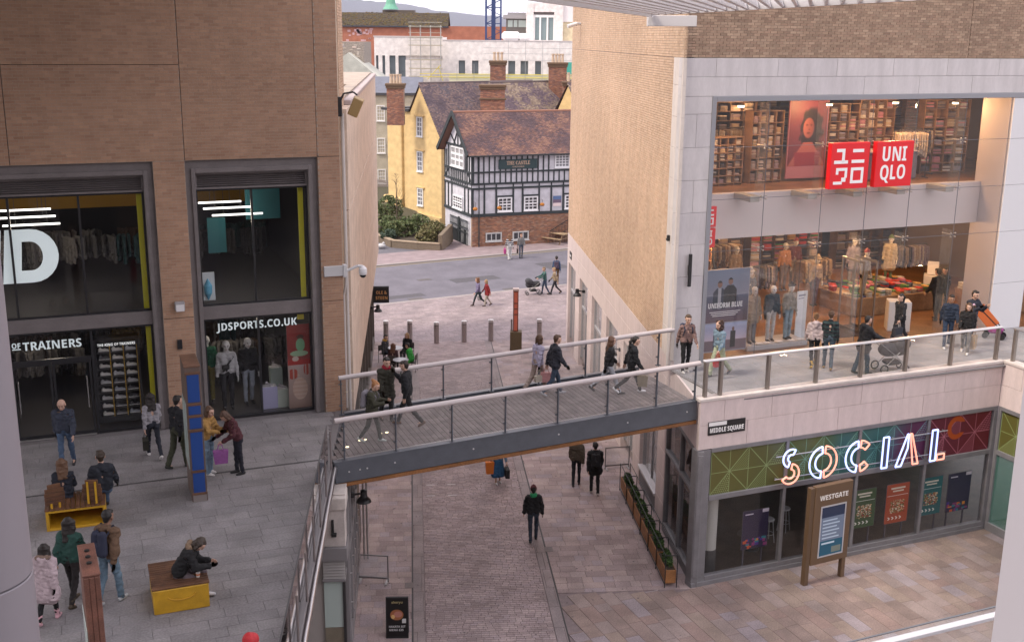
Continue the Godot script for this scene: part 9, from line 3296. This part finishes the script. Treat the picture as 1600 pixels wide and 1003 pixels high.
	stuff(build(m2, "price_cards", mat(0.72, 0.72, 0.73, 0.5), pl))
	var P := F1 + 0.165
	mannequin("mannequin in tan coat and grey trousers nearest the blue poster", U * Vector3(3.45, P, -0.95), 20.0, [0.30, 0.24, 0.18], [0.22, 0.21, 0.21], {hem = 0.62, wide = 1.3})
	mannequin("mannequin in navy cardigan, white shirt and white trousers in the window", U * Vector3(4.12, P, -0.9), 18.0, [0.045, 0.065, 0.085], [0.56, 0.56, 0.56], {wide = 1.2, thick = 0.01})
	mannequin("mannequin in black cap, cream knit and light jeans in the window", U * Vector3(4.82, P, -0.95), 26.0, [0.33, 0.31, 0.27], [0.26, 0.36, 0.43], {wide = 1.2, hat = ["beanie", [0.02, 0.02, 0.025]]})
	mannequin("mannequin in white bucket hat and denim jacket behind the window plinth", U * Vector3(3.95, P + 0.35, -2.0), 20.0, [0.10, 0.15, 0.20], [0.2, 0.2, 0.2], {hat = ["bucket", [0.60, 0.58, 0.56]]})
	var std := thing("white_standee", "slim white notice standee right of the window mannequins", "standee", U * Vector3(5.35, F1, -1.25), 30.0)
	var s1 := MB.new()
	s1.span(0, 0.46, 0.03, 1.62, -0.03, 0, 0.006)
	build(s1, "board", mat(0.62, 0.66, 0.70, 0.4), std)
	var s2 := MB.new()
	s2.span(-0.02, 0.48, 0, 0.03, -0.2, 0.17, 0.004)
	build(s2, "foot", mat(0.5, 0.5, 0.5, 0.4), std)
	var s3 := MB.new()
	s3.span(0.06, 0.36, 1.45, 1.50, 0.0, 0.003)
	s3.span(0.06, 0.30, 1.36, 1.39, 0.0, 0.003)
	build(s3, "print_lines", mat(0.2, 0.22, 0.3, 0.5), std)
	shelf_unit("shelf of red, green and pink knitwear behind the blue poster", at.call(1.5, F1, -2.6, 12.0), 1.6, 3.3, 3, 8, 0.45, bright, oak)
	var es := thing("escalator_side", "pale escalator side rising behind the blue poster", "escalator", ub, 22.0)
	var e1 := MB.new()
	e1.prism(PackedVector2Array([Vector2(2.9, F1), Vector2(4.4, F1), Vector2(3.8, 9.0), Vector2(2.4, 9.0), Vector2(2.2, 7.4)]), -4.6, -4.5)
	build(e1, "side_panel", mat(0.42, 0.45, 0.44, 0.3), es)
	var e2 := MB.new()
	e2.bar(Vector3(4.45, 6.4, -4.45), Vector3(3.7, 9.0, -4.45), 0.08, 0.06)
	build(e2, "handrail", mat(0.03, 0.03, 0.03, 0.4), es)
	var tb := thing("display_table", "large low wooden display table heaped with folded clothes by the entrance", "display table", ub, 22.0)
	var t1 := MB.new()
	t1.span(9.2, 13.0, F1, F1 + 0.62, -5.6, -3.1, 0.015)
	build(t1, "timber_base", mat(0.44, 0.25, 0.12, 0.55, "wood", 0.5), tb)
	var t2 := MB.new()
	t2.span(9.17, 13.03, F1 + 0.62, F1 + 0.66, -5.63, -3.07, 0.006)
	build(t2, "table_top", mat(0.48, 0.30, 0.16, 0.5, "wood", 0.5), tb)
	var xfs := []
	var cols := []
	for i in 13:
		for j in 6:
			if rng.randf() < 0.85:
				cloth_stack(xfs, cols, U, Vector3(9.35 + i * 0.285, F1 + 0.66, -5.4 + j * 0.42), 0.23, rng.randf_range(0.06, 0.26), 0.3, [pick(bright), pick(bright)])
	var um := MB.new()
	um.box(Vector3.ZERO, Vector3.ONE, 0.18)
	var g := copies(self, "folded_clothes", um.mesh(), vmat(0.9), xfs, cols)
	tag(g, "heaps of bright folded knitwear on the big wooden table", "clothes", "folded clothes in the clothes shop")
	var mq := [["mannequin in white jumper, cream trousers and red hat on the wooden table", Vector3(9.75, F1 + 0.66, -3.4), 30.0, [0.56, 0.53, 0.48], [0.48, 0.42, 0.33], {wide = 1.3, hat = ["beanie", [0.42, 0.05, 0.05]], h = 1.7}], ["mannequin in lilac coat deeper on the wooden table", Vector3(10.5, F1 + 0.66, -5.0), 10.0, [0.28, 0.26, 0.36], [0.3, 0.28, 0.3], {hem = 0.6, h = 1.8}], ["mannequin in long cream coat above the table's right half", Vector3(12.2, F1 + 0.66, -5.0), -10.0, [0.46, 0.40, 0.30], [0.10, 0.15, 0.10], {hem = 0.5, h = 1.8, hat = ["beanie", [0.10, 0.16, 0.08]]}], ["mannequin in orange and white top far behind the glass doors", Vector3(8.6, F1 + 0.3, -6.6), 15.0, [0.48, 0.24, 0.12], [0.24, 0.2, 0.22], {}], ["mannequin in pale overshirt and mauve trousers behind the doors", Vector3(8.4, F1 + 0.2, -4.4), 24.0, [0.46, 0.36, 0.27], [0.15, 0.09, 0.13], {wide = 1.2, hat = ["bucket", [0.45, 0.36, 0.24]]}], ["mannequin in maroon jacket far behind the doors", Vector3(9.5, F1 + 0.3, -7.2), 10.0, [0.17, 0.05, 0.06], [0.28, 0.22, 0.16], {hat = ["beanie", [0.3, 0.05, 0.05]]}], ["mannequin in striped knit at the left of the shop's depth", Vector3(6.7, F1 + 0.2, -7.0), 20.0, [0.33, 0.25, 0.18], [0.24, 0.2, 0.16], {}]]
	for e in mq:
		mannequin(e[0], U * e[1], e[2], e[3], e[4], e[5])
	var wb := thing("white_counter", "white box counter with a black stripe by the entrance mat", "counter", U * Vector3(9.0, F1, -1.1), -8.0)
	var w1 := MB.new()
	w1.span(0, 0.74, 0, 1.02, -0.6, 0, 0.015)
	build(w1, "box", mat(0.62, 0.60, 0.58, 0.5), wb)
	var w2 := MB.new()
	w2.span(0.22, 0.36, 0.0, 1.0, 0.001, 0.008)
	build(w2, "black_stripe", mat(0.02, 0.02, 0.02, 0.5), wb)
	var ck := thing("checkout_counter", "white checkout stand with a tilted screen right of the table", "counter", U * Vector3(13.3, F1, -4.3), -20.0)
	var k1 := MB.new()
	k1.span(0, 0.6, 0, 1.0, -0.5, 0, 0.02)
	build(k1, "stand", mat(0.58, 0.55, 0.53, 0.5), ck)
	var k2 := MB.new()
	k2.xf = Transform3D(Basis(Vector3.RIGHT, -0.3), Vector3(0.3, 1.25, -0.25))
	k2.box(Vector3.ZERO, Vector3(0.4, 0.5, 0.05), 0.01)
	build(k2, "screen_shell", mat(0.60, 0.58, 0.56, 0.4), ck)
	clothes_rail("rail of tan jackets in the middle of the lower shop floor", at.call(8.9, F1, -6.0, 8.0), 1.5, warm, 1.55)
	clothes_rail("rail of dark coats on the lower shop floor behind the doors", at.call(5.8, F1, -5.2, 15.0), 1.8, dark, 1.6)
	clothes_rail("rail of brown coats at the lower shop's back left", at.call(5.9, F1, -8.6, 5.0), 2.2, warm, 1.8)
	clothes_rail("rail of mixed coats near the right jamb downstairs", at.call(13.4, F1, -6.6), 2.0, dark, 1.7)
	shelf_unit("back wall shelving at the left of the lower shop", at.call(6.2, F1, -11.2), 3.6, 3.2, 6, 8, 0.5, dark, darkw)
	shelf_unit("back wall shelving in the middle of the lower shop", at.call(10.2, F1, -11.2), 3.6, 3.2, 6, 8, 0.5, bright, darkw)
	shelf_unit("back wall shelving at the right of the lower shop", at.call(14.0, F1, -10.4), 3.6, 3.2, 6, 8, 0.5, dark, darkw)
	var t5 := thing("side_table", "low wooden table of folded clothes beyond the white column", "display table", ub, 22.0)
	var b5 := MB.new()
	b5.span(14.0, 17.0, F1, F1 + 0.62, -3.4, -1.6, 0.015)
	build(b5, "timber_base", mat(0.44, 0.25, 0.12, 0.55, "wood", 0.5), t5)
	var b6 := MB.new()
	b6.span(13.98, 17.02, F1 + 0.62, F1 + 0.66, -3.42, -1.58, 0.006)
	build(b6, "table_top", mat(0.48, 0.30, 0.16, 0.5, "wood", 0.5), t5)
	var x2 := []
	var c2 := []
	for i in 10:
		for j in 4:
			cloth_stack(x2, c2, U, Vector3(14.15 + i * 0.29, F1 + 0.66, -3.2 + j * 0.42), 0.23, rng.randf_range(0.06, 0.3), 0.3, [pick(bright), pick(warm)])
	var g2 := copies(self, "folded_clothes", um.mesh(), vmat(0.9), x2, c2)
	tag(g2, "stacks of folded clothes on the side table beyond the white column", "clothes", "folded clothes in the clothes shop")
